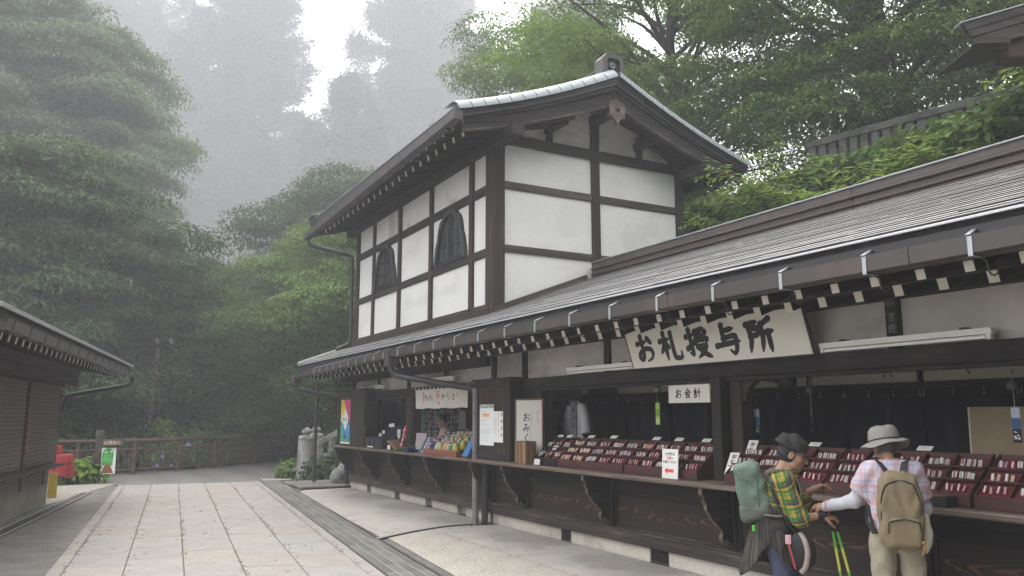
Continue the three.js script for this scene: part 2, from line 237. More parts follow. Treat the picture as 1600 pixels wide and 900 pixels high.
// ---------- ground ----------
const PAZ = 6.25 * PI / 180, pd = [Math.sin(PAZ), -Math.cos(PAZ)], pr = [Math.cos(PAZ), Math.sin(PAZ)]; // along and across the stone path
const PO = [0.49, -15]; // on its left edge
const pxy = (s, a) => [PO[0] + pd[0] * s + pr[0] * a, PO[1] + pd[1] * s + pr[1] * a];
{
  struct('ground', sheet([[-60, 24], [60, 24], [110, -60], [125, -168], [-70, -168], [-60, -60]], -0.02), M.soil, 'dark soil around and beyond the paved forecourt');
  struct('asphalt_road', sheet([[-14, 8], [14, 8], [14, -24], [10.5, -31], [8.2, -33.6], [6, -30.6], [4.4, -29], [3, -27.8], [1.5, -26.8], [-14, -24.6]], -0.008), M.asphalt, 'grey asphalt lane curving away behind the stone path');
  // concrete forecourt in front of the counter, cut where the narrow drain crosses it
  struct('forecourt', sheet([pxy(-13, 3.98), [6.02, -1.9], [6.02, -11.45], [5.6, -11.5], pxy(3.6, 3.98)], 0), M.aggregate, 'pale exposed aggregate forecourt in front of the counter');
  struct('smooth_apron', sheet([[4.75, 2], [6.02, 2], [6.02, -11.4], [5.45, -11.4], [4.9, -11.2]], 0.004), M.concrete, 'smooth concrete strip along the counter wall');
  struct('far_forecourt', sheet([[3.98, -11.05], [4.7, -11.52], [5.5, -11.75], [6.02, -11.75], [6.02, -18.9], [4.95, -18.8], [4.62, -18.2]], 0.004), M.concrete, 'concrete forecourt before the far stall');
  struct('asphalt_patch', bb(4.9, 6.6, 0, 0.06, -20.9, -18.95, 0.02), M.asphalt, 'raised dark asphalt patch by the far corner of the stall');
  const pp = struct('stone_path', sheet([pxy(-18, 0), pxy(-18, 3.3), pxy(7.2, 3.3), pxy(7.2, 0)], 0), M.soil, 'pale granite slab path running away to the trees');
  const gm = [[1, 1, 1], [0.96, 0.96, 0.97], [1.03, 1.02, 1.0], [0.98, 0.95, 0.9], [1.05, 1.01, 0.94]].map((c) => mat({ t: T.granite, bump: 0.0012, color: lin(...c), roughness: 0.8 }));
  const geos = [0, 1, 2].map(() => cbox(0.592, 0.05, 0.894, 0.006)), edge = [0, 1].map(() => cbox(0.146, 0.05, 0.894, 0.006));
  for (let c = 0; c < 7; c++) for (let r = 0; r < 20; r++) {
    const s = 7.2 - 0.45 - r * 0.9 - (c === 0 || c === 6 || c % 2 ? 0 : 0.0), off = [0, 0.12, -0.2, 0.28, -0.1, 0.2, 0][c];
    const a = c === 0 ? 0.075 : c === 6 ? 3.225 : 0.15 + (c - 0.5) * 0.6, sOff = r === 0 ? 0 : off;
    const g = c === 0 || c === 6 ? edge[r % 2] : geos[(r * 3 + c) % 3], k = R(), o = part(pp, 'slab', g, gm[k < 0.38 ? 0 : k < 0.62 ? 1 : k < 0.82 ? 2 : k < 0.94 ? 3 : 4]);
    const [x, z] = pxy(s - sOff, a); o.position.set(x, -0.012 + rr(-0.0015, 0.0015), z); o.rotation.y = -PAZ + (R() < 0.5 ? PI : 0);
    if (r === 0 && off > 0 && c > 0 && c < 6) { const f = part(pp, 'slab', cbox(0.592, 0.05, off - 0.006, 0.006), gm[1]); const q = pxy(7.2 - 0.9 - off / 2 + 0, a); o.position.set(...[pxy(7.2 - 0.45, a)].flatMap(([x0, z0]) => [x0, -0.012, z0])); f.position.set(q[0], -0.012, q[1]); f.rotation.y = -PAZ; }
  }
  // covered drain beside the path: rows of grated cover plates
  const dr = struct('drain_channel', sheet([pxy(-18, 3.3), pxy(-18, 3.86), pxy(7.4, 3.86), pxy(7.4, 3.3)], -0.004), M.black, 'dark grated drain running beside the granite path');
  const dm = [0.75, 0.9, 1.05].map((k) => mat({ t: T.concrete, color: lin(0.36 * k, 0.38 * k, 0.37 * k), bump: 0.002 })), lm = mat({ color: lin(0.26, 0.26, 0.25), roughness: 0.6 });
  const cover = [0, 1].map(() => cbox(0.112, 0.03, 0.49, 0.004));
  for (let r = 0; r < 50; r++) { for (let c = 0; c < 4; c++) { const o = part(dr, 'grate', cover[(r + c) % 2], dm[Math.floor(R() * 3)]), [x, z] = pxy(7.1 - r * 0.5, 3.385 + c * 0.125); o.position.set(x, -0.006, z); o.rotation.y = -PAZ; } }
  for (let c = 0; c < 3; c++) { const o = part(dr, 'metal_strip', cbox(0.009, 0.03, 25, 0.002), lm), [x, z] = pxy(-5.2, 3.4475 + c * 0.125); o.position.set(x, -0.004, z); o.rotation.y = -PAZ; }
  for (const a of [3.32, 3.84]) { const o = part(dr, 'edge_angle', cbox(0.02, 0.03, 25, 0.003), M.iron), [x, z] = pxy(-5.2, a); o.position.set(x, -0.003, z); o.rotation.y = -PAZ; }
  // cross drain at the far end of the path
  const cd = grp('cross_drain', 'thin slotted drain across the far end of the granite path', 'drain', [2.9, 0, -22.2]);
  { const a = pxy(7.28, -0.05), b = pxy(7.28, 3.9); part(cd, 'frame', bar([a[0], 0.0, a[1]], [b[0], 0.0, b[1]], 0.1, 0.03), M.iron); const l = []; for (let i = 1; i < 52; i++) { const [x, z] = pxy(7.28, -0.05 + i * 0.076); l.push(cbox(0.05, 0.01, 0.07, 0.002).rotateY(-PAZ).translate(x, 0.017, z)); } stuff(part(cd, 'slots', merge(l), lm)); rebase(cd, 2.9, 0, -22.2); }
  // narrow drain curving from the pipe to the channel
  const nd = grp('narrow_drain', 'narrow slotted drain curving from the grey pipe to the channel', 'drain');
  { const c = new THREE.CatmullRomCurve3([V3(5.72, 0, -11.6), V3(5.3, 0, -11.62), V3(4.7, 0, -11.38), V3(4.15, 0, -11.05), V3(3.86, 0, -10.85)]), n = 44, l = [], base = []; for (let i = 0; i < n; i++) { const p = c.getPointAt((i + 0.5) / n), t = c.getTangentAt((i + 0.5) / n), a = Math.atan2(t.x, t.z); l.push(cbox(0.075, 0.012, 0.022, 0.002).rotateY(a).translate(p.x, 0.014, p.z)); base.push(cbox(0.1, 0.02, 0.052, 0).rotateY(a).translate(p.x, 0.004, p.z)); } part(nd, 'trough', merge(base), M.black); stuff(part(nd, 'slots', merge(l), lm)); rebase(nd, 4.8, 0, -11.4); }
  // brown needles and scraps caught along the joints
  const nee = [], q = new THREE.Quaternion();
  for (let i = 0; i < 1300; i++) { const c = [0.15, 0.75, 1.35, 1.95, 2.55, 3.15][Math.floor(R() * 6)], cl = R() < 0.75, s = -14 + 20 * Math.pow(R(), 0.8), a = c + (cl ? (R() - 0.5) * (R() - 0.2) * 0.22 + 0.02 : rr(-0.6, 0.6)); if (fbm(s * 0.11 + 3, c, 8, 8, 2) < 0.42 && R() < 0.8) continue; const [x, z] = pxy(s, clamp(a, 0, 3.4)); q.setFromEuler(new THREE.Euler(0, R() * PI, 0)); nee.push(new THREE.Matrix4().compose(V3(x, 0.016, z), q, V3(rr(0.5, 1.3), 1, rr(0.6, 1.6)))); }
  const o = new THREE.InstancedMesh(cbox(0.045, 0.003, 0.006, 0), mat({ color: lin(0.16, 0.085, 0.045), roughness: 1 }), nee.length); o.name = 'fallen_needles'; nee.forEach((m, i) => o.setMatrixAt(i, m)); o.userData = { kind: 'stuff', label: 'brown fallen needles caught along the joints of the granite path', category: 'needles' }; scene.add(o);
}

// ---------- the two-storey shop building ----------
const BX = 6.02, ZG = -11.6, ZF = -18.85, ZN = 1.2;
const shop = grp('shop_building', 'two-storey half-timbered shop with a long open counter and low tiled eaves', 'building');
const P = (n, g, m, l) => part(shop, n, g, m, l);
{ // foundation with vents, sill
  const cut = [[-18.85, -17.72], [-17.42, -15.98], [-15.68, -14.36], [-14.02, -12.95], [-12.6, -11.7]], vents = [[-17.57, 0.3], [-15.83, 0.3], [-14.19, 0.34], [-12.78, 0.35]];
  for (const [a, b] of cut) P('foundation_block', bb(BX + 0.02, BX + 0.3, 0, 0.17, a, b, 0.008), M.foundation);
  for (const [a, b] of [[-11.58, -9.58], [-9.33, -7.66], [-7.33, ZN]]) P('foundation_block', bb(BX - 0.0, BX + 0.3, 0, 0.17, a, b, 0.008), M.foundation);
  for (const [z, w] of [...vents, [-9.455, 0.25], [-7.495, 0.33]]) { const v = P('vent', bb(BX + 0.14, BX + 0.2, 0, 0.16, z - w / 2, z + w / 2, 0), M.black); if (z > -11) { const l = []; for (let i = 0; i < 9; i++) l.push(bb(BX + 0.01, BX + 0.03, 0.03, 0.15, z - w / 2 + (i + 0.3) * w / 9, z - w / 2 + (i + 0.65) * w / 9, 0)); l.push(bb(BX + 0.008, BX + 0.034, 0.01, 0.03, z - w / 2, z + w / 2, 0), bb(BX + 0.008, BX + 0.034, 0.15, 0.165, z - w / 2, z + w / 2, 0)); part(v, 'grille', merge(l), M.iron); } else part(v, 'grille', bb(BX + 0.1, BX + 0.13, 0.02, 0.15, z - w / 2 + 0.02, z + 0.02, 0), M.concrete); }
  P('sill_beam', bb(BX - 0.03, BX + 0.15, 0.17, 0.3, -18.9, -11.66, 0.008), M.woodGrey); P('sill_beam', bb(BX - 0.05, BX + 0.15, 0.17, 0.3, -11.6, ZN, 0.008), M.woodGrey);
  P('sill_cap', bb(BX - 0.045, BX + 0.02, 0.3, 0.325, -18.9, -11.66, 0.006), M.woodGrey); P('sill_cap', bb(BX - 0.065, BX + 0.02, 0.3, 0.325, -11.6, ZN, 0.006), M.woodGrey);
  // posts of the counter wall, with brackets under the shelf
  const zs = [-18.82, -17.0, -15.25, -13.42, -11.55, -10.5, -8.4, -6.3, -4.2, -2.1, 0];
  const prof = [[0, 0], [0.4, 0], [0.4, -0.06], [0.375, -0.07], [0.37, -0.12], [0.345, -0.16], [0.34, -0.21], [0.3, -0.26], [0.26, -0.32], [0.2, -0.37], [0.15, -0.41], [0.14, -0.45], [0.155, -0.49], [0.14, -0.53], [0.115, -0.53], [0.1, -0.5], [0.06, -0.54], [0, -0.56]];
  const brG = extrude(prof, 0.05, 0.006).rotateY(PI);
  const edgeG = merge(prof.slice(1, 16).map(([x, y], i) => { const [x1, y1] = prof[i + 2]; return bar([-x - 0.003, y, 0], [-x1 - 0.003, y1, 0], 0.046, 0.006, 0.001); }));
  for (const z of zs) {
    P('counter_post', bb(BX - 0.035, BX + 0.08, 0.325, 0.95, z - 0.06, z + 0.06, 0.006), M.wood);
    const o = P('bracket', brG, M.wood); o.position.set(BX - 0.02, 0.945, z);
    part(o, 'bracket_edge', edgeG, M.woodWorn);
  }
  for (let i = 0; i + 1 < zs.length; i++) {
    const a = zs[i] + 0.06, b = zs[i + 1] - 0.06;
    P('upper_rail', bb(BX + 0.0, BX + 0.07, 0.74, 0.95, a, b, 0.004), M.wood);
    { const g = bb(BX + 0.035, BX + 0.07, 0.325, 0.74, a, b, 0, 2), p = g.attributes.position, uv = g.attributes.uv, o = i * 0.83; for (let j = 0; j < p.count; j++) uv.setXY(j, p.getZ(j) + o, (p.getY(j) - 0.325) / 0.415 * 0.62); P('wall_panel', g, M.figure); }
    for (const [z0, z1] of [[a, a + 0.035], [b - 0.035, b]]) P('panel_frame', bb(BX + 0.012, BX + 0.036, 0.325, 0.74, z0, z1, 0.004), M.wood);
    P('panel_frame', bb(BX + 0.012, BX + 0.036, 0.705, 0.74, a + 0.035, b - 0.035, 0.004), M.wood); P('panel_frame', bb(BX + 0.01, BX + 0.036, 0.325, 0.345, a + 0.035, b - 0.035, 0.004), M.woodGrey);
  }
  P('counter_shelf', bb(5.6, 6.5, 0.95, 1.0, -18.98, -11.66, 0.012), M.counter); P('counter_shelf', bb(5.58, 6.7, 0.952, 1.002, -11.6, ZN, 0.012), M.counter);
  P('inner_counter_wall', bb(6.52, 6.56, 0.05, 0.95, -18.8, ZN, 0), M.wood); P('shop_floor', bb(6.3, 10.1, 0.1, 0.2, -18.8, ZN, 0), M.wood);
}
{ // upper frame of the ground floor
  P('lintel_beam', bb(BX - 0.06, BX + 0.14, 2.06, 2.21, -18.85, -11.66, 0.008), M.wood); P('lintel_beam', bb(BX - 0.08, BX + 0.14, 2.06, 2.21, -11.6, ZN, 0.008), M.wood);
  P('lintel_trim', bb(BX - 0.03, BX + 0.1, 2.02, 2.06, -18.0, -11.7, 0.006), M.woodRed); P('lintel_trim', bb(BX - 0.02, BX + 0.1, 2.02, 2.06, -10.45, ZN, 0.006), M.wood);
  const bp = [-18.78, -17.0, -15.25, -13.42, -11.55, -10.55, -8.42, -4.32, -2.1, 0];
  for (const z of bp) P('band_post', bb(BX - 0.02, BX + 0.12, 2.21, 2.92, z - 0.06, z + 0.06, 0.006), M.wood);
  for (let i = 0; i + 1 < bp.length; i++) P('plaster_band', bb(BX + 0.02, BX + 0.1, 2.21, 2.9, bp[i] + 0.06, bp[i + 1] - 0.06, 0), M.plasterOld);
  P('wall_plate', bb(BX - 0.07, BX + 0.14, 2.47, 2.64, -19.9, -11.7, 0.01), M.wood); P('wall_plate', bb(BX - 0.08, BX + 0.14, 2.62, 2.84, -11.6, ZN, 0.01), M.wood);
  // main posts
  P('main_post', bb(BX - 0.08, BX + 0.12, 1.0, 2.06, -6.47, -6.33, 0.008), M.wood); P('main_post', bb(BX + 0.04, BX + 0.2, 1.0, 2.06, -6.32, -6.15, 0.006), M.woodRed);
  P('knee_brace', extrude([[0, 0], [0, -0.26], [0.03, -0.24], [0.06, -0.17], [0.11, -0.1], [0.2, -0.04], [0.28, 0]], 0.08, 0.006).rotateY(-PI / 2).translate(BX + 0.1, 2.06, -6.15), M.woodRed);
  P('main_post', bb(BX - 0.06, BX + 0.12, 1.0, 2.06, -15.22, -14.86, 0.008), M.woodRed); P('main_post', bb(BX - 0.02, BX + 0.12, 1.0, 2.06, -18.85, -18.7, 0.006), M.wood); P('main_post', bb(BX + 0.0, BX + 0.14, 1.0, 2.06, -11.72, -11.58, 0.006), M.wood);
  P('main_post', bb(BX + 0.0, BX + 0.14, 1.0, 2.06, -10.45, -9.98, 0.006), M.wood);
  for (let i = 0; i < 6; i++) P('wood_shutter_slat', bb(BX + 0.0 + i * 0.05, BX + 0.045 + i * 0.05, 1.0, 2.03, -18.03 + i * 0.07, -17.97 + i * 0.07, 0.004), M.woodRed);
  // end walls, back wall, inner partition, ceiling
  P('end_wall', bb(6.12, 10.1, 0.1, 3.1, -18.87, -18.77, 0), M.wood); P('back_wall', bb(7.52, 7.6, 0.2, 3.0, -11.6, ZN, 0), M.wood); P('back_wall', bb(7.3, 7.36, 0.2, 3.0, -18.77, -11.7, 0), M.wood);
  P('partition', bb(6.3, 7.52, 0.2, 3.0, -11.72, -11.64, 0), M.wood); P('near_end_wall', bb(6.05, 8, 0.1, 3.0, ZN, ZN + 0.1, 0), M.wood);
  P('ceiling', bb(6.16, 7.52, 2.52, 2.56, -18.77, ZN, 0), M.wood);
  // pale panels and rail above the curtains
  for (const [a, b] of [[-10.2, -8.3], [-8.28, -7.45], [-7.43, -6.5], [-6.47, -5.12], [-5.08, -3.2], [-3.16, -1]]) P('pale_panel', bb(7.46, 7.5, 2.0, 2.36, a, b, 0.003), M.cream);
  P('curtain_rail_beam', bb(7.4, 7.5, 1.93, 1.99, -11.6, ZN, 0.005), M.woodRed); P('panel_stile', bb(7.42, 7.5, 1.99, 2.4, -5.12, -5.08, 0.004), M.woodRed); P('panel_stile', bb(7.42, 7.5, 1.99, 2.4, -6.5, -6.47, 0.004), M.woodRed);
}
// storage boxes for the shutters, left of each opening
{
  const c1 = P('shutter_box', bb(5.72, 5.98, 1.0, 2.24, -18.98, -17.0, 0.01), M.wood); const hole = part(c1, 'finger_hole', new THREE.CylinderGeometry(0.12, 0.12, 0.012, 20, 1, false, 0, PI).rotateZ(PI / 2).translate(5.722, 1.36, -17.02), M.black); hole.scale.set(1, 1, 1);
  part(c1, 'frame_stile', bb(5.70, 5.72, 1.0, 2.24, -18.98, -18.8, 0.004), M.wood); part(c1, 'frame_stile', bb(5.70, 5.72, 1.0, 2.24, -17.9, -17.04, 0.004), M.woodRed); part(c1, 'frame_rail', bb(5.7, 5.72, 2.12, 2.24, -18.8, -17.9, 0.004), M.wood);
  P('shutter_box_top', bb(5.68, 6.0, 2.24, 2.27, -19.0, -16.98, 0.006), M.wood);
  const c2 = P('shutter_box', bb(5.74, 6.0, 1.002, 2.2, -11.62, -10.46, 0.01), M.wood);
  for (const [z0, z1, y0, y1] of [[-11.62, -11.5, 1.0, 2.2], [-10.62, -10.46, 1.0, 2.2], [-11.5, -10.62, 2.08, 2.2], [-11.5, -10.62, 1.0, 1.09]]) part(c2, 'frame_rail', bb(5.715, 5.742, y0, y1, z0, z1, 0.005), M.wood);
  part(c2, 'board', bb(5.728, 5.741, 1.09, 2.08, -11.5, -10.62, 0, 1), M.woodRed); P('shutter_box_top', bb(5.68, 6.0, 2.2, 2.235, -11.68, -10.4, 0.006), M.wood);
  P('side_board', bb(5.98, 6.02, 1.0, 2.06, -10.44, -10.0, 0.004, 1), M.wood);
}
// ---------- lower roof ----------
const EX = 4.95, EY = 2.9, SL = 0.375, roofY = (x) => EY + SL * (x - EX);
{
  const zA = -19.85, zB = ZN + 0.5, k = Math.atan(SL);
  // rafters with white painted ends, two tiers
  const paint = M.paintEnd, bG = [0, 1, 2].map(() => cbox(0.07, 0.085, 1.55, 0.005, 2).translate(0, 0, -0.775)), fG = [0, 1].map(() => cbox(0.064, 0.07, 1.05, 0.005, 2).translate(0, 0, -0.525)), eG = cbox(0.072, 0.087, 0.004, 0.001).translate(0, 0, 0.003), e2 = cbox(0.066, 0.072, 0.004, 0.001).translate(0, 0, 0.003);
  const put = (n, g, eg, x, y, z, tilt) => { const o = P(n, g, M.wood); o.position.set(x, y, z); o.rotation.set(0, -PI / 2, 0); o.rotateX(tilt); part(o, 'white_end', eg, paint); };
  let i = 0; for (let z = -19.6; z < 1.4; z += 0.345, i++) { put('rafter', bG[i % 3], eG, 5.28 + rr(-0.01, 0.01), 2.565, z, k); if (z > -19.3) put('flying_rafter', fG[i % 2], e2, 4.985 + rr(-0.008, 0.008), 2.6, z + 0.03, k * 0.8); }
  // boards above the rafters, eave batten, eave edge layers
  P('eave_boarding', extrude([[5.2, 2.61], [6.05, 2.955], [6.05, 2.99], [5.2, 2.645]], zB - zA, 0).translate(0, 0, (zA + zB) / 2), M.wood);
  P('eave_boarding', extrude([[4.95, 2.65], [5.7, 2.9], [5.7, 2.93], [4.95, 2.68]], zB - zA, 0).translate(0, 0, (zA + zB) / 2), M.wood);
  P('eave_batten', bb(5.22, 5.3, 2.6, 2.68, zA, zB, 0.005), M.wood); P('eave_edge', bb(EX - 0.0, EX + 0.14, 2.68, 2.86, zA, zB, 0.006), M.gutterBlack);
  // roof courses: each a thin stepped strip
  const n = 24, L = 3.35, cs = L / n, shM = [0.86, 1, 1.13].map((q) => mat({ t: T.shingle, bump: 0.004, roughness: 0.6, color: lin(q, q, q) }));
  for (let c = 0; c < n; c++) {
    const x0 = EX + c * cs * Math.cos(k) - 0.02, zFar = x0 > BX - 0.15 ? ZG : zA + 0.04;
    const w = cs + 0.035;
    for (let a = zFar; a < zB - 0.2;) { const b = Math.min(zB, a + rr(1.6, 3.0)), len = b - a - 0.004, o = P('roof_course', cbox(w, 0.022, len, 0.004, 2), shM[Math.floor(R() * 3)]); part(o, 'painted_course_shade', cbox(0.006, 0.017, len, 0, 2).translate(-w / 2 - 0.002, -0.001, 0), M.courseShade); o.position.set(x0 + w / 2 * Math.cos(k) + rr(-0.004, 0.004), roofY(x0) + w / 2 * Math.sin(k) + 0.018 + rr(-0.003, 0.003), a + len / 2); o.rotation.z = k - 0.075 + rr(-0.012, 0.012); a = b; }  // dark strip on each lower edge paints the shadow gap between courses
  }
  P('drip_edge', bb(EX - 0.035, EX + 0.005, EY - 0.012, EY + 0.006, zA, zB, 0.002), mat({ color: lin(0.5, 0.52, 0.54), roughness: 0.45, metalness: 0.3 }));
  P('roof_deck', extrude([[EX, roofY(EX) - 0.05], [8.1, roofY(8.1) - 0.05], [8.1, roofY(8.1) - 0.008], [EX, roofY(EX) - 0.008]], zB - zA, 0).translate(0, 0, (zA + zB) / 2), M.wood);
  P('back_roof', extrude([[8.0, roofY(8.0) + 0.02], [10.6, roofY(8.0) - 1.03], [10.6, roofY(8.0) - 1.09], [8.0, roofY(8.0) - 0.05]], zB - ZG, 0).translate(0, 0, (ZG + zB) / 2), M.shingle);
  P('verge_cap', bar([EX - 0.02, roofY(EX) + 0.03, zA - 0.02], [BX, roofY(BX) + 0.03, zA - 0.02], 0.16, 0.1, 0.03), M.shingle);
  P('wall_flashing', bar([BX - 0.01, roofY(BX) + 0.06, ZG + 0.05], [7.86, roofY(7.86) + 0.06, ZG + 0.05], 0.05, 0.13, 0.006), M.woodGrey);
  P('wall_flashing', bb(BX - 0.07, BX + 0.02, roofY(BX) - 0.02, roofY(BX) + 0.13, ZF - 0.05, ZG - 0.05, 0.006), M.woodRed);
  // ridge: stepped copper-brown layers
  const layers = [[0.3, -0.03, 0.05], [0.27, 0.055, 0.05], [0.34, 0.112, 0.028], [0.26, 0.145, 0.06], [0.36, 0.21, 0.03], [0.3, 0.245, 0.085]];
  for (const [w, y, h] of layers) for (let s = 0; s < 5; s++) { const a = ZG + 0.08 + s * 2.7, b = Math.min(a + 2.697, zB); P('ridge_layer', bb(8.08 - w / 2, 8.08 + w / 2, 3.985 + y, 3.985 + y + h, a, b, 0.008), M.ridge); }
  P('ridge_crown', bb(7.9, 8.26, 4.317, 4.333, ZG + 0.08, zB, 0.004), M.copper);
}
// gutters: open box troughs on metal straps
function gutterRun(z0, z1, x, y0, y1, h, m, straps, nm) {
  const g = grp(nm[0], nm[1], 'gutter'), prof = [[-0.07, h], [-0.07, 0.012], [-0.05, 0], [0.07, 0], [0.07, h], [0.062, h], [0.062, 0.01], [-0.048, 0.01], [-0.06, 0.02], [-0.06, h - 0.012], [-0.045, h - 0.012], [-0.045, h]];
  const seg = Math.max(1, Math.round(Math.abs(z1 - z0) / 2.6)), at = (z) => lerp(y0, y1, (z - z0) / (z1 - z0));
  for (let i = 0; i < seg; i++) { const a = lerp(z0, z1, i / seg), b = lerp(z0, z1, (i + 1) / seg) - 0.006; const e = extrude(prof, b - a, 0).translate(0, 0, (a + b) / 2); const p = e.attributes.position, uv = e.attributes.uv; for (let j = 0; j < p.count; j++) { uv.setXY(j, p.getZ(j), p.getX(j) + p.getY(j)); p.setXYZ(j, p.getX(j) + x, p.getY(j) + at(p.getZ(j)), p.getZ(j)); } part(g, 'trough', e, m); }
  for (const [z, full, dark] of straps) {
    const y = at(z), s = part(g, 'strap', merge([bb(x - 0.076, x - 0.071, y - 0.004, y + h - 0.01, z - 0.016, z + 0.016, 0.001), bb(x - 0.076, x + 0.05, y - 0.009, y - 0.004, z - 0.016, z + 0.016, 0.001)]), full ? M.galv : M.iron);
    if (full) { part(s, 'stay', bar([x - 0.06, y + h + 0.006, z - 0.02], [x + 0.14, y + h + 0.09, z - 0.07], 0.03, 0.005, 0.001), M.galv); part(s, 'hook', tube([[x + 0.02, y - 0.008, z], [x + 0.05, y - 0.03, z + 0.02], [x + 0.06, y - 0.11, z + 0.03], [x + 0.09, y - 0.12, z + 0.05], [x + 0.13, y - 0.06, z + 0.06], [x + 0.2, y - 0.06, z + 0.07]], 0.0065, 5, 14), M.iron); }
  }
  for (const z of [z0, z1]) part(g, 'end_cap', bb(x - 0.07, x + 0.07, at(z), at(z) + h - 0.01, z - 0.004, z + 0.004, 0.001), m);
  return rebase(g, x, 0, (z0 + z1) / 2);
}
{
  const st = []; for (let z = -12.7; z < 1.4; z += 0.755) st.push([z, true]);
  gutterRun(-13.1, 1.6, 4.87, 2.66, 2.62, 0.125, M.gutter, st, ['eave_gutter', 'long brown box gutter along the low eaves above the counter']);
  const s2 = []; for (let z = -19.4; z < -13.3; z += 0.5) s2.push([z, z > -18]);
  gutterRun(-19.75, -13.18, 4.87, 2.57, 2.66, 0.12, M.gutter, s2, ['eave_gutter', 'shorter grey-brown gutter at the far end of the low eaves']);
  const dp = grp('downspout', 'dark downspout slanting from the gutter joint to the grey pipe', 'downspout'); part(dp, 'collector_box', bb(4.76, 4.96, 2.5, 2.8, -13.26, -13.06, 0.015), M.gutter); part(dp, 'pipe', tube([[4.87, 2.52, -13.16], [4.87, 2.4, -13.14], [5.0, 2.33, -13.0], [5.6, 2.14, -11.95], [5.7, 2.1, -11.66], [5.71, 2.0, -11.6]], 0.052, 10, 30), M.gutterBlack); rebase(dp, 4.87, 2.5, -13.16);
  const gp = grp('standpipe', 'weathered grey standpipe beside the shutter box, with a black pipe against it', 'pipe'); part(gp, 'grey_pipe', tube([[5.71, 0, -11.57], [5.71, 2.1, -11.59]], 0.05, 14), M.greyPipe); part(gp, 'black_pipe', tube([[5.85, 0, -11.52], [5.85, 0.94, -11.52]], 0.05, 12), M.gutterBlack); for (const y of [0.28, 0.55, 0.72]) part(gp, 'clamp', lathe([[0.05, -0.012], [0.056, -0.012], [0.056, 0.012], [0.05, 0.012]], 14).translate(5.85, y, -11.52), M.iron); for (const y of [0.37, 1.1, 1.7]) part(gp, 'wire_tie', lathe([[0.058, -0.004], [0.063, 0], [0.058, 0.004]], 14).translate(5.71, y, -11.57), M.iron); rebase(gp, 5.71, 0, -11.57);
  const d2 = grp('downspout', 'dark downspout at the far corner of the stall, bent back to the wall', 'downspout'); part(d2, 'collector_box', bb(4.77, 4.97, 2.42, 2.68, -19.84, -19.66, 0.015), M.gutter); part(d2, 'pipe', tube([[4.87, 2.45, -19.75], [4.88, 2.36, -19.73], [5.0, 2.3, -19.68], [5.85, 2.1, -19.2], [5.98, 2.03, -19.0]], 0.045, 10, 24), M.gutterBlack); part(d2, 'lower_pipe', tube([[5.98, 0.08, -18.98], [5.98, 1.0, -18.98]], 0.055, 12), M.gutterBlack); rebase(d2, 5.98, 0, -18.98);
  const pole = grp('porch_pole', 'thin dark pole holding up the far corner of the eaves', 'pole', [5.55, 0, -20.3]); part(pole, 'shaft', tube([[0, 0, 0], [0, 2.5, 0]], 0.045, 12), M.iron); part(pole, 'foot', cbox(0.16, 0.03, 0.16, 0.006).translate(0, 0.015, 0), M.iron);
  const stay = part(pole, 'head_plate', cbox(0.14, 0.02, 0.14, 0.004).translate(0, 2.5, 0), M.iron);
}
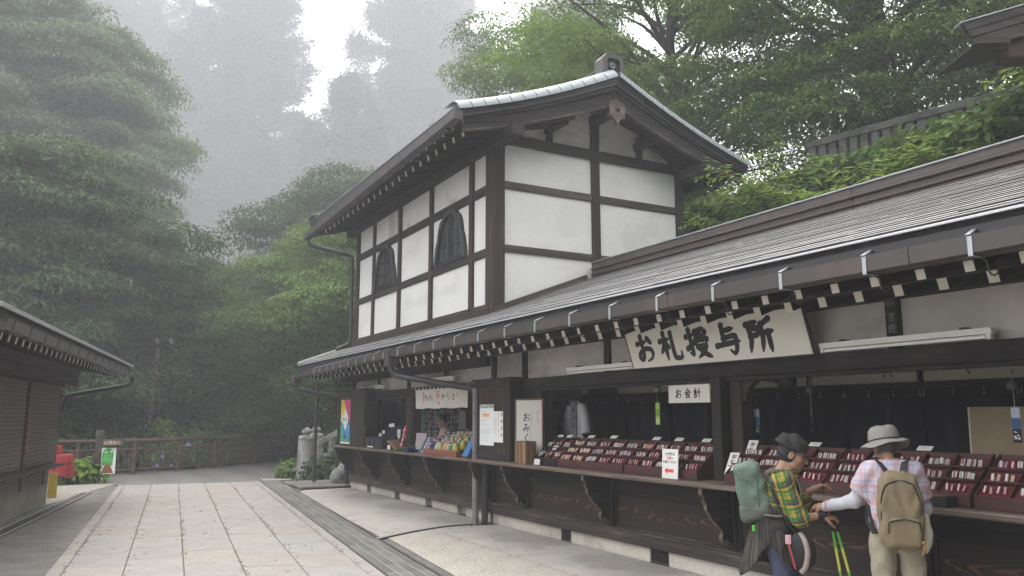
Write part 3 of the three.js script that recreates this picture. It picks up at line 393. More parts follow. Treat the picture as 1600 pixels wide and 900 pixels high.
// ---------- upper storey ----------
const XR = 10.12, XC = 8.08;
{
  // plaster and timbers of the long wall (facing the path)
  const zp = [[-18.85, -18.68], [-17.66, -17.54], [-16.02, -15.88], [-14.31, -14.17], [-12.51, -12.37]], zz = [-18.68, -17.6, -15.95, -14.24, -12.44, -11.72];
  const ys = [3.46, 4.32, 4.46, 5.4, 5.56, 6.16];
  for (const [a, b] of zp) P('wall_post', bb(BX - 0.02, BX + 0.1, 3.36, 6.2, a, b, 0.006), M.woodRed);
  P('corner_post', bb(BX - 0.05, BX + 0.2, 3.3, 6.2, ZG - 0.2, ZG + 0.05, 0.012), M.woodRed);
  for (const [y0, y1] of [[4.32, 4.46], [5.4, 5.56]]) for (let i = 0; i + 1 < zz.length; i++) P('wall_rail', bb(BX - 0.008, BX + 0.09, y0, y1, zz[i] + (i ? 0.07 : 0), zz[i + 1] - (i === 4 ? 0.08 : 0.07), 0.006), M.wood);
  P('wall_plate', bb(BX - 0.1, BX + 0.12, 6.12, 6.32, -19.45, -10.75, 0.012), M.wood); P('purlin_end', bb(BX - 0.102, BX + 0.122, 6.118, 6.322, -10.75, -10.742, 0.001), M.wood);
  P('sill_trim', bb(BX - 0.02, BX + 0.09, 3.33, 3.5, -18.85, ZG - 0.2, 0.006), M.woodRed);
  for (let i = 0; i < 5; i++) for (const [y0, y1] of [[3.5, 4.32], [4.46, 5.4], [5.56, 6.16]]) P('plaster_panel', bb(BX + 0.03, BX + 0.12, y0, y1, zz[i] + 0.0, zz[i + 1], 0), y0 > 5.5 ? M.plasterMould : M.plaster);
  // gable wall
  const gz = ZG;
  P('wall_post', bb(8.01, 8.18, 4.1, 7.02, gz - 0.08, gz + 0.03, 0.006), M.woodRed); P('wall_post', bb(9.95, XR, 3.2, 6.3, gz - 0.1, gz + 0.04, 0.008), M.wood);
  P('tie_beam', bb(BX + 0.0, XR + 0.05, 6.25, 6.43, gz - 0.1, gz + 0.045, 0.01), M.wood);
  for (const [y0, y1] of [[5.47, 5.6], [4.38, 4.5]]) { P('wall_rail', bb(BX + 0.2, 8.01, y0, y1, gz - 0.05, gz + 0.015, 0.006), M.woodGrey); P('wall_rail', bb(8.18, 9.95, y0, y1, gz - 0.05, gz + 0.015, 0.006), M.woodGrey); }
  for (const [x0, x1] of [[BX + 0.2, 8.01], [8.18, 9.95]]) for (const [y0, y1] of [[3.0, 4.38], [4.5, 5.47], [5.6, 6.25]]) P('plaster_panel', bb(x0, x1, y0, y1, gz - 0.1, gz - 0.02, 0), M.plaster);
  for (const [x, y1] of [[7.13, 6.78], [9.1, 6.7]]) P('gable_strut', bb(x - 0.06, x + 0.06, 6.43, y1, gz - 0.06, gz + 0.03, 0.006), M.wood);
  const gp = extrude([[BX + 0.1, 6.25], [XR, 6.25], [XC + 1.2, 6.86], [XC, 7.25], [XC - 1.2, 6.86]], 0.06, 0); { const p = gp.attributes.position, uv = gp.attributes.uv; for (let i = 0; i < p.count; i++) uv.setXY(i, p.getX(i), p.getY(i)); } P('gable_plaster', gp.translate(0, 0, gz - 0.06), M.plasterOld);
  // other two walls
  P('back_wall', bb(XR - 0.1, XR, 0.2, 6.4, ZF, gz - 0.1, 0), M.plaster); P('end_wall', bb(BX + 0.1, XR - 0.1, 3.1, 6.4, ZF, ZF + 0.1, 0), M.plaster); P('lower_back_wall', bb(XR - 0.1, XR, 0.2, 3.2, gz, ZN, 0), M.wood);
  // bell-shaped (flower-head) windows
  for (const zc of [-16.83, -13.33]) {
    const w = 0.72, H = 0.96, half = [[0.0, 1.0], [0.05, 0.985], [0.14, 0.98], [0.22, 0.955], [0.29, 0.905], [0.325, 0.86], [0.37, 0.85], [0.43, 0.8], [0.485, 0.7], [0.515, 0.59], [0.53, 0.5], [0.565, 0.46], [0.61, 0.36], [0.655, 0.2], [0.69, 0.0]];
    const ol = (k, yo) => [...half.map(([a, b]) => [a * k, b * (yo)]), ...half.slice().reverse().map(([a, b]) => [-a * k, b * yo])];
    const sh = new THREE.Shape(ol(1.0, 1.0).map((p) => new THREE.Vector2(...p))); sh.holes.push(new THREE.Path(ol(0.82, 0.9).map((p) => new THREE.Vector2(p[0], p[1] + 0.012))));
    const fr = new THREE.ExtrudeGeometry(sh, { depth: 0.055, bevelEnabled: true, bevelSize: 0.012, bevelThickness: 0.012, bevelSegments: 2, curveSegments: 4 });
    const wdw = P('window', faceStreet(fr), M.gutterBlack); wdw.position.set(BX + 0.03, 4.462, zc);
    part(wdw, 'pane', faceStreet(new THREE.ShapeGeometry(new THREE.Shape(ol(0.84, 0.92).map((p) => new THREE.Vector2(...p)))).translate(0, 0, 0.012)), new THREE.MeshStandardMaterial({ color: lin(0.05, 0.062, 0.062), roughness: 0.18, side: 2 }));
    const bars = []; for (let i = -2; i <= 3; i++) { const x = (i - 0.5) * 0.2, ax = Math.abs(x) / 0.84; let top = 0; for (let j = 0; j + 1 < half.length; j++) if (half[j][0] <= ax && half[j + 1][0] > ax) top = half[j][1]; if (top) bars.push(cbox(i === 0 || i === 1 ? 0.014 : 0.012, top * 0.9, 0.012, 0.001).translate(x, top * 0.45, 0.022)); }
    bars.push(cbox(0.03, 0.84, 0.02, 0.002).translate(0, 0.42, 0.03)); for (const y of [0.09, 0.33, 0.6]) { let hw = 0; for (let j = 0; j + 1 < half.length; j++) if (half[j][1] >= y / 0.92 && half[j + 1][1] < y / 0.92) hw = half[j][0]; bars.push(cbox(2 * hw * 0.82, y < 0.2 ? 0.022 : 0.014, 0.014, 0.001).translate(0, y, 0.024)); }
    part(wdw, 'lattice', faceStreet(merge(bars)), M.gutterBlack);
  }
  // curved roof profile about the ridge (dx from the ridge)
  const low = (d) => 7.08 - 0.42 * d + 0.028 * d * d, top = (d) => 7.66 - 0.5 * d + 0.036 * d * d, zA = -19.5, zB = -10.95;
  const HW = 3.02;
  for (const s of [-1, 1]) {
    // rafters
    const g0 = [0, 1].map(() => cbox(0.08, 0.1, 2.0, 0.005, 2)), sl = Math.atan(0.27), pe = cbox(0.082, 0.102, 0.004, 0.001).translate(0, 0, 1.003);
    const gf = cbox(0.07, 0.08, 1.0, 0.005, 2), pf = cbox(0.072, 0.082, 0.004, 0.001).translate(0, 0, 0.503);
    if (s < 0) { let i = 0; for (let z = -19.3; z < -11.0; z += 0.36, i++) { const o = P('rafter', g0[i % 2], M.wood); o.position.set(XC - 2.75 + 0.98, 6.2 + 0.27, z); o.rotation.set(0, -PI / 2, 0); o.rotateX(sl); part(o, 'white_end', pe, M.paintEnd); const f = P('flying_rafter', gf, M.wood); f.position.set(XC - 2.95 + 0.49, 6.24 + 0.115, z + 0.05); f.rotation.set(0, -PI / 2, 0); f.rotateX(sl * 0.8); part(f, 'white_end', pf, M.paintEnd); } }
    else for (let i = 0; i < 23; i++) { const o = P('rafter', g0[i % 2], M.wood); o.position.set(XC + 2.75 - 0.98, 6.47, -19.3 + i * 0.36); o.rotation.set(0, PI / 2, 0); o.rotateX(sl); }
    // boarding under the roof
    const N = 14, strip = (f0, f1, d0, d1, z0, z1) => { const pts = []; for (let i = 0; i <= N; i++) { const d = lerp(d0, d1, i / N); pts.push([XC + s * d, f0(d)]); } for (let i = N; i >= 0; i--) { const d = lerp(d0, d1, i / N); pts.push([XC + s * d, f1(d)]); } const g = extrude(pts, z1 - z0, 0).translate(0, 0, (z0 + z1) / 2); const p = g.attributes.position, uv = g.attributes.uv; for (let i = 0; i < p.count; i++) uv.setXY(i, p.getX(i), p.getY(i) + p.getZ(i)); return g; };
    P('roof_boarding', strip((d) => low(d) + 0.24, (d) => top(d) - 0.12, 0, HW - 0.1, zA + 0.2, zB - 0.1), M.wood);
    // bargeboard: deep lower board, a stepped moulding, and the thick verge of layered shingle edges
    for (const [z, w] of [[zB, 1], [zA, 0]]) {
      const zz0 = w ? z - 0.07 : z, zz1 = w ? z : z + 0.07;
      P('bargeboard', strip(low, (d) => low(d) + 0.27 - 0.03 * d, 0, HW - 0.06, zz0, zz1), M.wood);
      P('bargeboard_lip', strip((d) => low(d) - 0.012, (d) => low(d) + 0.022, 0, HW - 0.06, w ? z - 0.08 : z - 0.012, w ? z + 0.014 : z + 0.08), M.woodGrey);
      P('verge_moulding', strip((d) => low(d) + 0.27 - 0.03 * d, (d) => low(d) + 0.355 - 0.045 * d, 0, HW, w ? z - 0.05 : z - 0.03, w ? z + 0.035 : z + 0.05), M.wood);
      for (let l = 0; l < 4; l++) P('verge_layer', strip((d) => lerp(low(d) + 0.355 - 0.045 * d, top(d), l / 4) + 0.001, (d) => lerp(low(d) + 0.355 - 0.045 * d, top(d), (l + 1) / 4) - 0.004, 0, HW + 0.02 + l * 0.01, w ? z - 0.3 : z - 0.08 - l * 0.012, w ? z + 0.07 + l * 0.013 : z + 0.3), M.darkCopper);
      // pale copper end plates, each bent over the verge
      const pl = 0.235, cnt = Math.floor((HW + 0.05) / pl);
      for (let i = 0; i < cnt; i++) { const d0 = 0.06 + i * pl, d1 = d0 + pl - 0.012, tilt = Math.atan2(top(d1) - top(d0), d1 - d0), Lp = Math.hypot(d1 - d0, top(d1) - top(d0)); const c = [], sg = w ? 1 : -1; for (let a = 0; a <= 6; a++) { const q = a / 6 * PI / 2; c.push([sg * (-0.04 + 0.2 * Math.cos(q)), -0.085 + 0.16 * Math.sin(q)]); } c.push([sg * -0.34, 0.08]); const sh2 = [...c, ...c.slice().reverse().map(([a, b]) => [a, b - 0.014])]; const e = extrude(sh2, Lp, 0.003).rotateY(PI / 2); const px = (d0 + d1) / 2; const o = P('verge_plate', e, M.copper); o.position.set(XC + s * px, (top(d0) + top(d1)) / 2 + 0.012, z); o.rotation.set(0, PI, s * tilt * -1); o.rotation.set(0, w ? PI : PI, 0); o.rotation.z = 0; o.quaternion.setFromEuler(new THREE.Euler(0, 0, s * tilt)).multiply(new THREE.Quaternion().setFromEuler(new THREE.Euler(0, PI, 0))); }
    }
    // roof courses
    const nc = 20; for (let c = 0; c < nc; c++) { const d1 = HW + 0.03 - c * HW / nc, d0 = Math.max(0, d1 - HW / nc - 0.03), tilt = Math.atan2(top(d1) - top(d0), d1 - d0), w = Math.hypot(d1 - d0, top(d1) - top(d0)); const o = P('roof_course', cbox(w, 0.024, zB - zA - 0.36, 0.004, 2), M.copper); o.position.set(XC + s * (d0 + d1) / 2, (top(d0) + top(d1)) / 2 + 0.004, (zA + zB) / 2); o.rotation.z = s * (tilt + 0.06); }
    if (s < 0) P('eave_edge', bb(XC - HW - 0.02, XC - HW + 0.12, 6.3, 6.47, zA, zB + 0.04, 0.008), M.gutterBlack); else P('eave_edge', bb(XC + HW - 0.12, XC + HW + 0.02, 6.3, 6.47, zA, zB + 0.04, 0.008), M.gutterBlack);
    P('eave_board', bar([XC + s * (HW - 0.1), 6.27, zA], [XC + s * (HW - 0.1), 6.27, zB - 0.1], 0.1, 0.05), M.wood);
    // stepped brackets under the bargeboard
    for (const d of [0.98, 2.04]) P('purlin', bb(XC + s * d - 0.07, XC + s * d + 0.07, low(d) + 0.02 - 0.13, low(d) + 0.02, ZG - 0.1, zB - 0.07, 0.01), M.wood);
  }
  P('purlin', bb(XC - 0.09, XC + 0.09, 6.9, 7.06, ZG - 0.1, zB - 0.07, 0.01), M.wood); P('wall_plate', bb(XR - 0.12, XR + 0.1, 6.12, 6.3, -19.4, -10.78, 0.012), M.wood); P('purlin_end', bb(XR - 0.122, XR + 0.102, 6.118, 6.302, -10.78, -10.772, 0.001), M.wood);
  // pendant board under the peak
  const pen = [[0, 0.13], [0.16, 0.06], [0.185, -0.02], [0.165, -0.12], [0.185, -0.22], [0.13, -0.21], [0.07, -0.25], [0, -0.35]];
  const ge = P('gable_pendant', extrude([...pen, ...pen.slice(1, -1).reverse().map(([a, b]) => [-a, b])], 0.07, 0.012).translate(XC, 7.03, zB + 0.05), mat({ t: T.woodGrey, color: lin(1.7, 1.65, 1.6), bump: 0.003 }));
  const flower = []; for (let i = 0; i < 6; i++) flower.push(new THREE.SphereGeometry(0.028, 8, 6).scale(1, 0.7, 0.6).rotateZ(i * PI / 3).translate(XC + 0.038 * Math.cos(i * PI / 3), 6.98 + 0.038 * Math.sin(i * PI / 3), zB + 0.09)); flower.push(new THREE.SphereGeometry(0.03, 8, 6).translate(XC, 6.98, zB + 0.1)); part(ge, 'boss', merge(flower), M.woodGrey);
  // ridge and end tile
  for (const [w, y, h] of [[0.34, 7.6, 0.07], [0.28, 7.67, 0.1], [0.36, 7.77, 0.035], [0.22, 7.805, 0.06]]) P('ridge_layer', bb(XC - w / 2, XC + w / 2, y, y + h, zA + 0.1, zB - 0.16, 0.015), M.darkCopper);
  const ot = [[-0.24, 0], [0.24, 0], [0.225, 0.08], [0.215, 0.3], [0.15, 0.38], [-0.15, 0.38], [-0.215, 0.3], [-0.225, 0.08]];
  const osh = new THREE.Shape(ot.map((p) => new THREE.Vector2(...p))); const inner = [[-0.14, 0.07], [0.14, 0.07], [0.14, 0.26], [0.1, 0.315], [-0.1, 0.315], [-0.14, 0.26]]; osh.holes.push(new THREE.Path(inner.map((p) => new THREE.Vector2(...p))));
  const oni = P('ridge_end_tile', new THREE.ExtrudeGeometry(osh, { depth: 0.06, bevelEnabled: true, bevelSize: 0.01, bevelThickness: 0.01, bevelSegments: 2 }).translate(XC, 7.63, zB - 0.06), M.darkCopper);
  part(oni, 'tile_body', extrude(ot, 0.22, 0.01).translate(XC, 7.63, zB - 0.17), M.darkCopper); part(oni, 'crest_disc', new THREE.CylinderGeometry(0.075, 0.08, 0.03, 24).rotateX(PI / 2).translate(XC, 7.83, zB - 0.045), M.copper); part(oni, 'crest_rim', new THREE.TorusGeometry(0.066, 0.01, 6, 24).translate(XC, 7.83, zB - 0.028), M.darkCopper);
  part(oni, 'crest_mark', merge([cbox(0.02, 0.08, 0.012, 0.003).rotateZ(0.4).translate(XC - 0.015, 7.835, zB - 0.026), cbox(0.05, 0.016, 0.012, 0.003).translate(XC + 0.012, 7.82, zB - 0.026), cbox(0.016, 0.05, 0.012, 0.003).translate(XC + 0.025, 7.845, zB - 0.026)]), M.darkCopper);
  rebase(shop, BX, 0, ZG);
  // upper gutter with downpipe at the far corner
  const st = []; for (let z = -19.2; z < -10.8; z += 0.62) st.push([z, true]);
  const ug = gutterRun(-19.6, -10.7, 4.95, 5.99, 6.16, 0.15, mat({ t: T.gutterMetal, color: lin(0.85, 0.9, 0.95), roughness: 0.5 }), st.map(([z]) => [z, false]), ['upper_gutter', 'dark box gutter under the upper roof along the left eaves']);
  for (const z of st) { const y = lerp(5.99, 6.16, (z[0] + 19.6) / 8.9); const h = part(ug, 'hook', tube([[-0.02, y - 0.01, z[0] + 15.15], [0.06, y - 0.03, z[0] + 15.17], [0.1, y - 0.0, z[0] + 15.2], [0.3, y + 0.06, z[0] + 15.24]], 0.007, 5, 10), M.iron); }
  const ud = grp('downspout', 'dark downspout from the upper eaves down the far corner of the upper wall', 'downspout'); part(ud, 'pipe', tube([[4.95, 5.98, -19.45], [4.98, 5.86, -19.42], [5.2, 5.78, -19.35], [5.85, 5.58, -19.0], [5.93, 5.45, -18.95], [5.94, 3.5, -18.95], [5.88, 3.38, -18.95], [5.6, 3.25, -18.95]], 0.048, 10, 60), M.gutterBlack); rebase(ud, 5.94, 3.4, -18.95);
}
// ---------- leaves and trees ----------
function leafMat(r, g, b, tr = 0.35) { return new THREE.MeshPhysicalMaterial({ color: lin(r, g, b), roughness: 0.9, specularIntensity: 0.25, transmission: tr, thickness: 0, side: THREE.DoubleSide }); }
// one clump: leaves on a few twigs, lying mostly flat, drooping at the rim
function clumpGeo(seed, n, rad, flat, len, wid, droop) {
  const r = rng(seed), pos = [], nor = [];
  const v = [V3(), V3(), V3(), V3()], N = V3();
  for (let i = 0; i < n; i++) {
    const a = r() * 2 * PI, d = rad * Math.sqrt(r()), c = V3(Math.cos(a) * d, (r() - 0.5) * 2 * flat - droop * d * d / rad, Math.sin(a) * d), dir = a + (r() - 0.5) * 1.6, l = len * (0.7 + 0.6 * r()), w = wid * (0.7 + 0.6 * r()), pit = -0.25 - r() * 0.7, roll = (r() - 0.5) * 1.3;
    const f = V3(Math.cos(dir) * Math.cos(pit), Math.sin(pit), Math.sin(dir) * Math.cos(pit)), s = V3(-Math.sin(dir), 0, Math.cos(dir)).applyAxisAngle(f, roll), up = V3().crossVectors(s, f);
    v[0].copy(c); v[1].copy(c).addScaledVector(f, l * 0.45).addScaledVector(s, w / 2).addScaledVector(up, w * 0.12); v[2].copy(c).addScaledVector(f, l); v[3].copy(c).addScaledVector(f, l * 0.45).addScaledVector(s, -w / 2).addScaledVector(up, w * 0.12);
    for (const [p, q, t] of [[0, 1, 2], [0, 2, 3]]) { N.crossVectors(v[q].clone().sub(v[p]), v[t].clone().sub(v[p])).normalize(); if (N.y < 0) N.negate(); for (const k of [p, q, t]) { pos.push(v[k].x, v[k].y, v[k].z); nor.push(N.x, N.y, N.z); } }
  }
  const g = new THREE.BufferGeometry(); g.setAttribute('position', new THREE.Float32BufferAttribute(pos, 3)); g.setAttribute('normal', new THREE.Float32BufferAttribute(nor, 3)); return g;
}
// cedar spray: drooping tufts around a short axis
function cedarGeo(seed, n, rad, len, wid) {
  const r = rng(seed), pos = [], nor = [];
  for (let i = 0; i < n; i++) {
    const a = r() * 2 * PI, y = (r() - 0.5) * rad * 1.1, d = rad * Math.pow(r(), 0.6), c = V3(Math.cos(a) * d, y, Math.sin(a) * d), dir = a + (r() - 0.5), f = V3(Math.cos(dir), r() * 1.3 - 0.75, Math.sin(dir)).normalize(), s = V3(r() - 0.5, r() - 0.5, r() - 0.5).cross(f).normalize(), l = len * (0.6 + 0.8 * r()), w = wid * (0.6 + 0.8 * r());
    const A = c.clone().addScaledVector(s, w / 2), B = c.clone().addScaledVector(s, -w / 2), D = c.clone().addScaledVector(f, l), N = V3().crossVectors(B.clone().sub(A), D.clone().sub(A)).normalize(); if (N.y < 0) N.negate();
    for (const p of [A, B, D]) { pos.push(p.x, p.y, p.z); nor.push(N.x, N.y, N.z); }
  }
  const g = new THREE.BufferGeometry(); g.setAttribute('position', new THREE.Float32BufferAttribute(pos, 3)); g.setAttribute('normal', new THREE.Float32BufferAttribute(nor, 3)); return g;
}
const CG = { broad: [1, 2, 3, 4].map((s) => clumpGeo(s, 26 + 6 * (s % 3), 0.42 + 0.06 * s, 0.06 + 0.05 * (s % 3), 0.12 + 0.02 * s, 0.06 + 0.012 * (s % 3), 0.15 + 0.2 * (s % 2))), maple: [4, 5, 6].map((s) => clumpGeo(s, 40, 0.42, 0.05, 0.1, 0.06, 0.3)), bush: [7, 8].map((s) => clumpGeo(s, 30, 0.34, 0.2, 0.17, 0.1, 0.2)), cedar: [9, 10, 11].map((s) => cedarGeo(s, 90, 0.8, 0.34, 0.12)), hyd: [12].map((s) => clumpGeo(s, 22, 0.3, 0.18, 0.2, 0.13, 0.2)), far: [13, 14].map((s) => cedarGeo(s, 40, 1.0, 0.9, 0.3)) };
const LM = { broad: leafMat(0.05, 0.088, 0.028, 0.4), maple: leafMat(0.13, 0.21, 0.045, 0.5), bush: leafMat(0.055, 0.1, 0.035), cedar: leafMat(0.036, 0.05, 0.03, 0.2), bright: leafMat(0.18, 0.3, 0.04, 0.5), mid: leafMat(0.1, 0.17, 0.04, 0.4), ground: leafMat(0.08, 0.15, 0.03, 0.4), far: leafMat(0.05, 0.068, 0.04, 0.2) };
const qy = new THREE.Quaternion(), eu = new THREE.Euler();
// crown: clumps over many flat boughs; lobes = [x,y,z, rx,ry,rz, clumps]
function crown(parent, name, lobes, geos, m, r, opt = {}) {
  const { scale = [0.8, 1.3], tilt = 0.35, tint = 0.25, under = 0.35 } = opt, lists = geos.map(() => []), cols = geos.map(() => []);
  for (const [cx, cy, cz, rx, ry, rz, n] of lobes) {
    const lt = 1 + (r() - 0.5) * tint * 0.5;
    for (let i = 0; i < n; i++) {
      const a = r() * 2 * PI, u = r() < under ? -r() : r(), d = Math.sqrt(1 - u * u) * Math.pow(r(), 0.3) * (r() < 0.1 ? 1 + 0.35 * r() : 1), gi = Math.floor(r() * geos.length), s = lerp(scale[0], scale[1], r());
      const rad = Math.pow(r(), 0.25), p = V3(cx + Math.cos(a) * d * rx, cy + u * rad * ry - 0.12 * d * d * rx, cz + Math.sin(a) * d * rz);
      eu.set((r() - 0.5) * tilt * 2 + Math.sin(a) * 0.3 * d, r() * 2 * PI, (r() - 0.5) * tilt * 2 - Math.cos(a) * 0.3 * d, 'XZY'); qy.setFromEuler(eu);
      lists[gi].push(new THREE.Matrix4().compose(p, qy, V3(s, s, s))); const k = lt * (1 + (r() - 0.5) * tint); cols[gi].push(new THREE.Color().setRGB(k * (1 + (r() - 0.5) * 0.16), k, k * (1 + (r() - 0.5) * 0.2)));
    }
  }
  geos.forEach((g, i) => { if (lists[i].length) instanced(parent, name, g, m, lists[i], cols[i]); });
}
// broadleaf tree: trunk, limbs to its boughs, layered boughs. at: base; bnd: crown envelope [cx,cy,cz,rx,ry,rz] relative to base
function tree(name, label, at, h, env, boughs, per, kind, seed, opt = {}) {
  const r = rng(seed), t = grp(name, label, 'tree', at, opt.group), lobes = [], limbs = [], lean = opt.lean ?? [0, 0], r0 = opt.r0 ?? h * 0.018;
  const tp = (y) => [lean[0] * y / h + 0.15 * Math.sin(y * 0.7 + seed), y, lean[1] * y / h + 0.15 * Math.cos(y * 0.6 + seed)];
  const tk = []; for (let i = 0; i <= 6; i++) tk.push(tp(h * 0.92 * i / 6)); part(t, 'trunk', taper(tk, r0, r0 * 0.25, 9, 20), M.bark);
  for (let i = 0; i < boughs; i++) {
    const a = i * 2.39996 + r() * 0.8, u = 1 - 2 * ((i + 0.5) / boughs), q = Math.sqrt(1 - u * u) * Math.pow(r(), opt.hollow ?? 0.33) * lerp(0.7, 1.15, r()), [cx, cy, cz, rx, ry, rz] = env;
    const p = [cx + Math.cos(a) * q * rx, cy + u * ry * 0.95 + (r() - 0.5) * 0.6, cz + Math.sin(a) * q * rz], sz = (opt.size ?? 1.5) * (0.7 + 0.7 * r());
    lobes.push([...p, sz, sz * (opt.thick ?? 0.26), sz, Math.round(per * sz * sz / 2.2)]);
    if (i % 3 !== 0 || opt.limbs) { const y0 = clamp(p[1] - 0.35 * Math.hypot(p[0], p[2]) - 0.4, h * 0.12, h * 0.85), b = tp(y0); limbs.push(taper([b, [lerp(b[0], p[0], 0.45) + (r() - 0.5) * 0.5, lerp(y0, p[1], 0.55) + 0.3, lerp(b[2], p[2], 0.45) + (r() - 0.5) * 0.5], p], r0 * 0.32, 0.018, 5, 7)); }
  }
  limbs.forEach((g) => part(t, 'limb', g, M.bark));
  crown(t, 'crown', lobes, CG[kind], opt.m ?? LM[kind], r, opt.crown ?? {});
  return t;
}
function cedar(label, at, h, w, seed, opt = {}) {
  const K = w / 6.4;
  const r = rng(seed), t = grp('cedar_tree', label, 'tree', at, 'tall cedars fading in the mist'), lobes = [], y0 = h * (opt.bare ?? 0.1);
  part(t, 'trunk', taper([[0, 0, 0], [0.3, h * 0.5, 0.2], [0, h * 0.98, 0]], opt.r ?? 1.5, 0.12, 10, 14), M.bark); const limbs = [];
  const n = Math.round((opt.n ?? 90) * 2.1);
  for (let i = 0; i < n; i++) { const u = (i + r()) / n, y = lerp(y0, h, u), sh = Math.min(1, 0.62 + u * 1.2) * Math.pow(1 - u, 0.55) * 1.35, a = r() * 2 * PI, d = w * sh * Math.pow(r(), 0.6), s = w * (0.12 + 0.15 * r()) * (0.5 + 0.6 * (1 - u)); lobes.push([Math.cos(a) * d, y, Math.sin(a) * d, s, s * 0.7, s, Math.round((opt.per ?? 4.6) * s * s / K)]); if (i % 3 === 0) limbs.push(taper([[0.2, y - 0.8, 0], [Math.cos(a) * d * 0.6, y - 0.5, Math.sin(a) * d * 0.6], [Math.cos(a) * d * 1.15, y + 0.1, Math.sin(a) * d * 1.15]], 0.24, 0.05, 4, 4)); }
  part(t, 'limbs', merge(limbs), M.bark).userData.kind = 'stuff';
  crown(t, 'crown', lobes, CG.cedar, LM.cedar, r, { scale: [0.75 * K, 1.25 * K], tilt: 0.9, under: 0.5, tint: 0.25 }); return t;
}
// tall cedars on the slope behind, standing in the mist
cedar('tall misty cedar left of centre, its dark trunk showing through gaps', [26, 24, -160], 84, 14, 101, { n: 190 });
cedar('tall misty cedar rising right behind the left end of the shop roof', [58, 22, -150], 84, 14, 102, { n: 190 });
cedar('misty cedar above the ridge tile of the upper roof', [89, 20, -135], 84, 13.5, 103, { n: 170 });
cedar('faint misty cedar at the upper left behind the broad tree', [-6, 26, -170], 84, 14.5, 104, { n: 170 });
cedar('palest cedar far left, half hidden by the broad tree', [-30, 18, -140], 80, 13.5, 105, { n: 120 });
cedar('shorter cedar standing low between the two misty giants', [39, 14, -130], 46, 10, 106, { n: 120, bare: 0.05 });
cedar('slender misty cedar just above the far gutter end', [75, 25, -166], 88, 12.5, 107, { n: 150 });
cedar('far pale cedar filling the sky between the left giants', [9, 30, -185], 84, 14, 108, { n: 150 });
// broad trees around the railing
tree('broadleaf_tree', 'large hazy broad tree of layered boughs rising at the upper left', [-4.4, 0, -52], 27, [0.3, 15.5, 0, 9.8, 11.6, 7], 150, 44, 'broad', 201, { lean: [0.8, 0], r0: 0.5, size: 2.3, thick: 0.17, m: leafMat(0.105, 0.16, 0.07, 0.45), crown: { tint: 0.5, scale: [1.0, 1.6] } });
tree('broadleaf_tree', 'dark broad tree of layered boughs behind the shuttered hut and signpost', [-1.6, 0, -31], 11.5, [0.2, 5.6, 0, 5.2, 5.2, 4.2], 80, 50, 'broad', 208, { lean: [0.4, 0], r0: 0.3, size: 1.6, thick: 0.17, crown: { tint: 0.5 } });
tree('broadleaf_tree', 'darker broad tree at the left edge leaning over the hut roof', [-8.5, 0, -29], 15, [0, 8, 0, 5, 7.4, 4.5], 60, 40, 'broad', 202, { r0: 0.3, size: 1.8, thick: 0.18, crown: { tint: 0.5 } });
tree('broadleaf_tree', 'dark lower tree behind the street lamp and railing', [1.5, -1, -34], 8.5, [0.3, 4.4, 0, 4.2, 4.2, 3.6], 55, 44, 'broad', 203, { size: 1.6, thick: 0.32, crown: { tint: 0.35 } });
tree('broadleaf_tree', 'fresh green tree touching the left corner of the shop eaves', [9.6, 0, -28.5], 9, [-0.6, 5.6, 0, 4.1, 3.5, 3.4], 64, 50, 'maple', 204, { size: 1.45, thick: 0.3, m: LM.mid, crown: { tint: 0.5 } });
tree('broadleaf_tree', 'rounded green tree below the far gutter, spreading over the railing', [7.2, -0.5, -33.5], 7.2, [-1.2, 4.0, 0, 3.9, 3.0, 3.0], 56, 46, 'maple', 205, { size: 1.4, thick: 0.32, m: LM.mid, crown: { tint: 0.5 } });
tree('broadleaf_tree', 'dim green tree in the gap beyond the street lamp', [4.5, -0.5, -42], 10, [0.5, 5, 0, 4.6, 4.4, 4], 60, 40, 'broad', 206, { size: 1.8, thick: 0.36 });
tree('broadleaf_tree', 'tall dim tree behind the stone stair posts', [13, 0, -40], 15, [0, 8, 0, 5, 6.5, 4.5], 60, 40, 'broad', 207, { size: 1.9, thick: 0.36 });
// unseen trees added behind the viewer to shade the forecourt from the horizon light
[[-22, 14, 20, 'leftmost unseen tree added behind the viewpoint to cut the light'], [-12, 18, 22, 'second unseen tree added behind the viewpoint to cut the light'], [-2, 19, 23, 'unseen tree added right behind the viewpoint to cut the light'], [8, 19, 22, 'fourth unseen tree added behind the viewpoint to cut the light'], [18, 16, 21, 'rightmost unseen tree added behind the viewpoint to cut the light']].forEach(([x, z, h, l], i) => tree('added_shade_tree', l, [x, 0, z], h, [0, h * 0.5, 0, 6.4, h * 0.46, 5], 46, 17, 'broad', 600 + i, { r0: 0.4, size: 3.0, thick: 0.4, crown: { scale: [2.2, 3.2], tint: 0.3 } }));
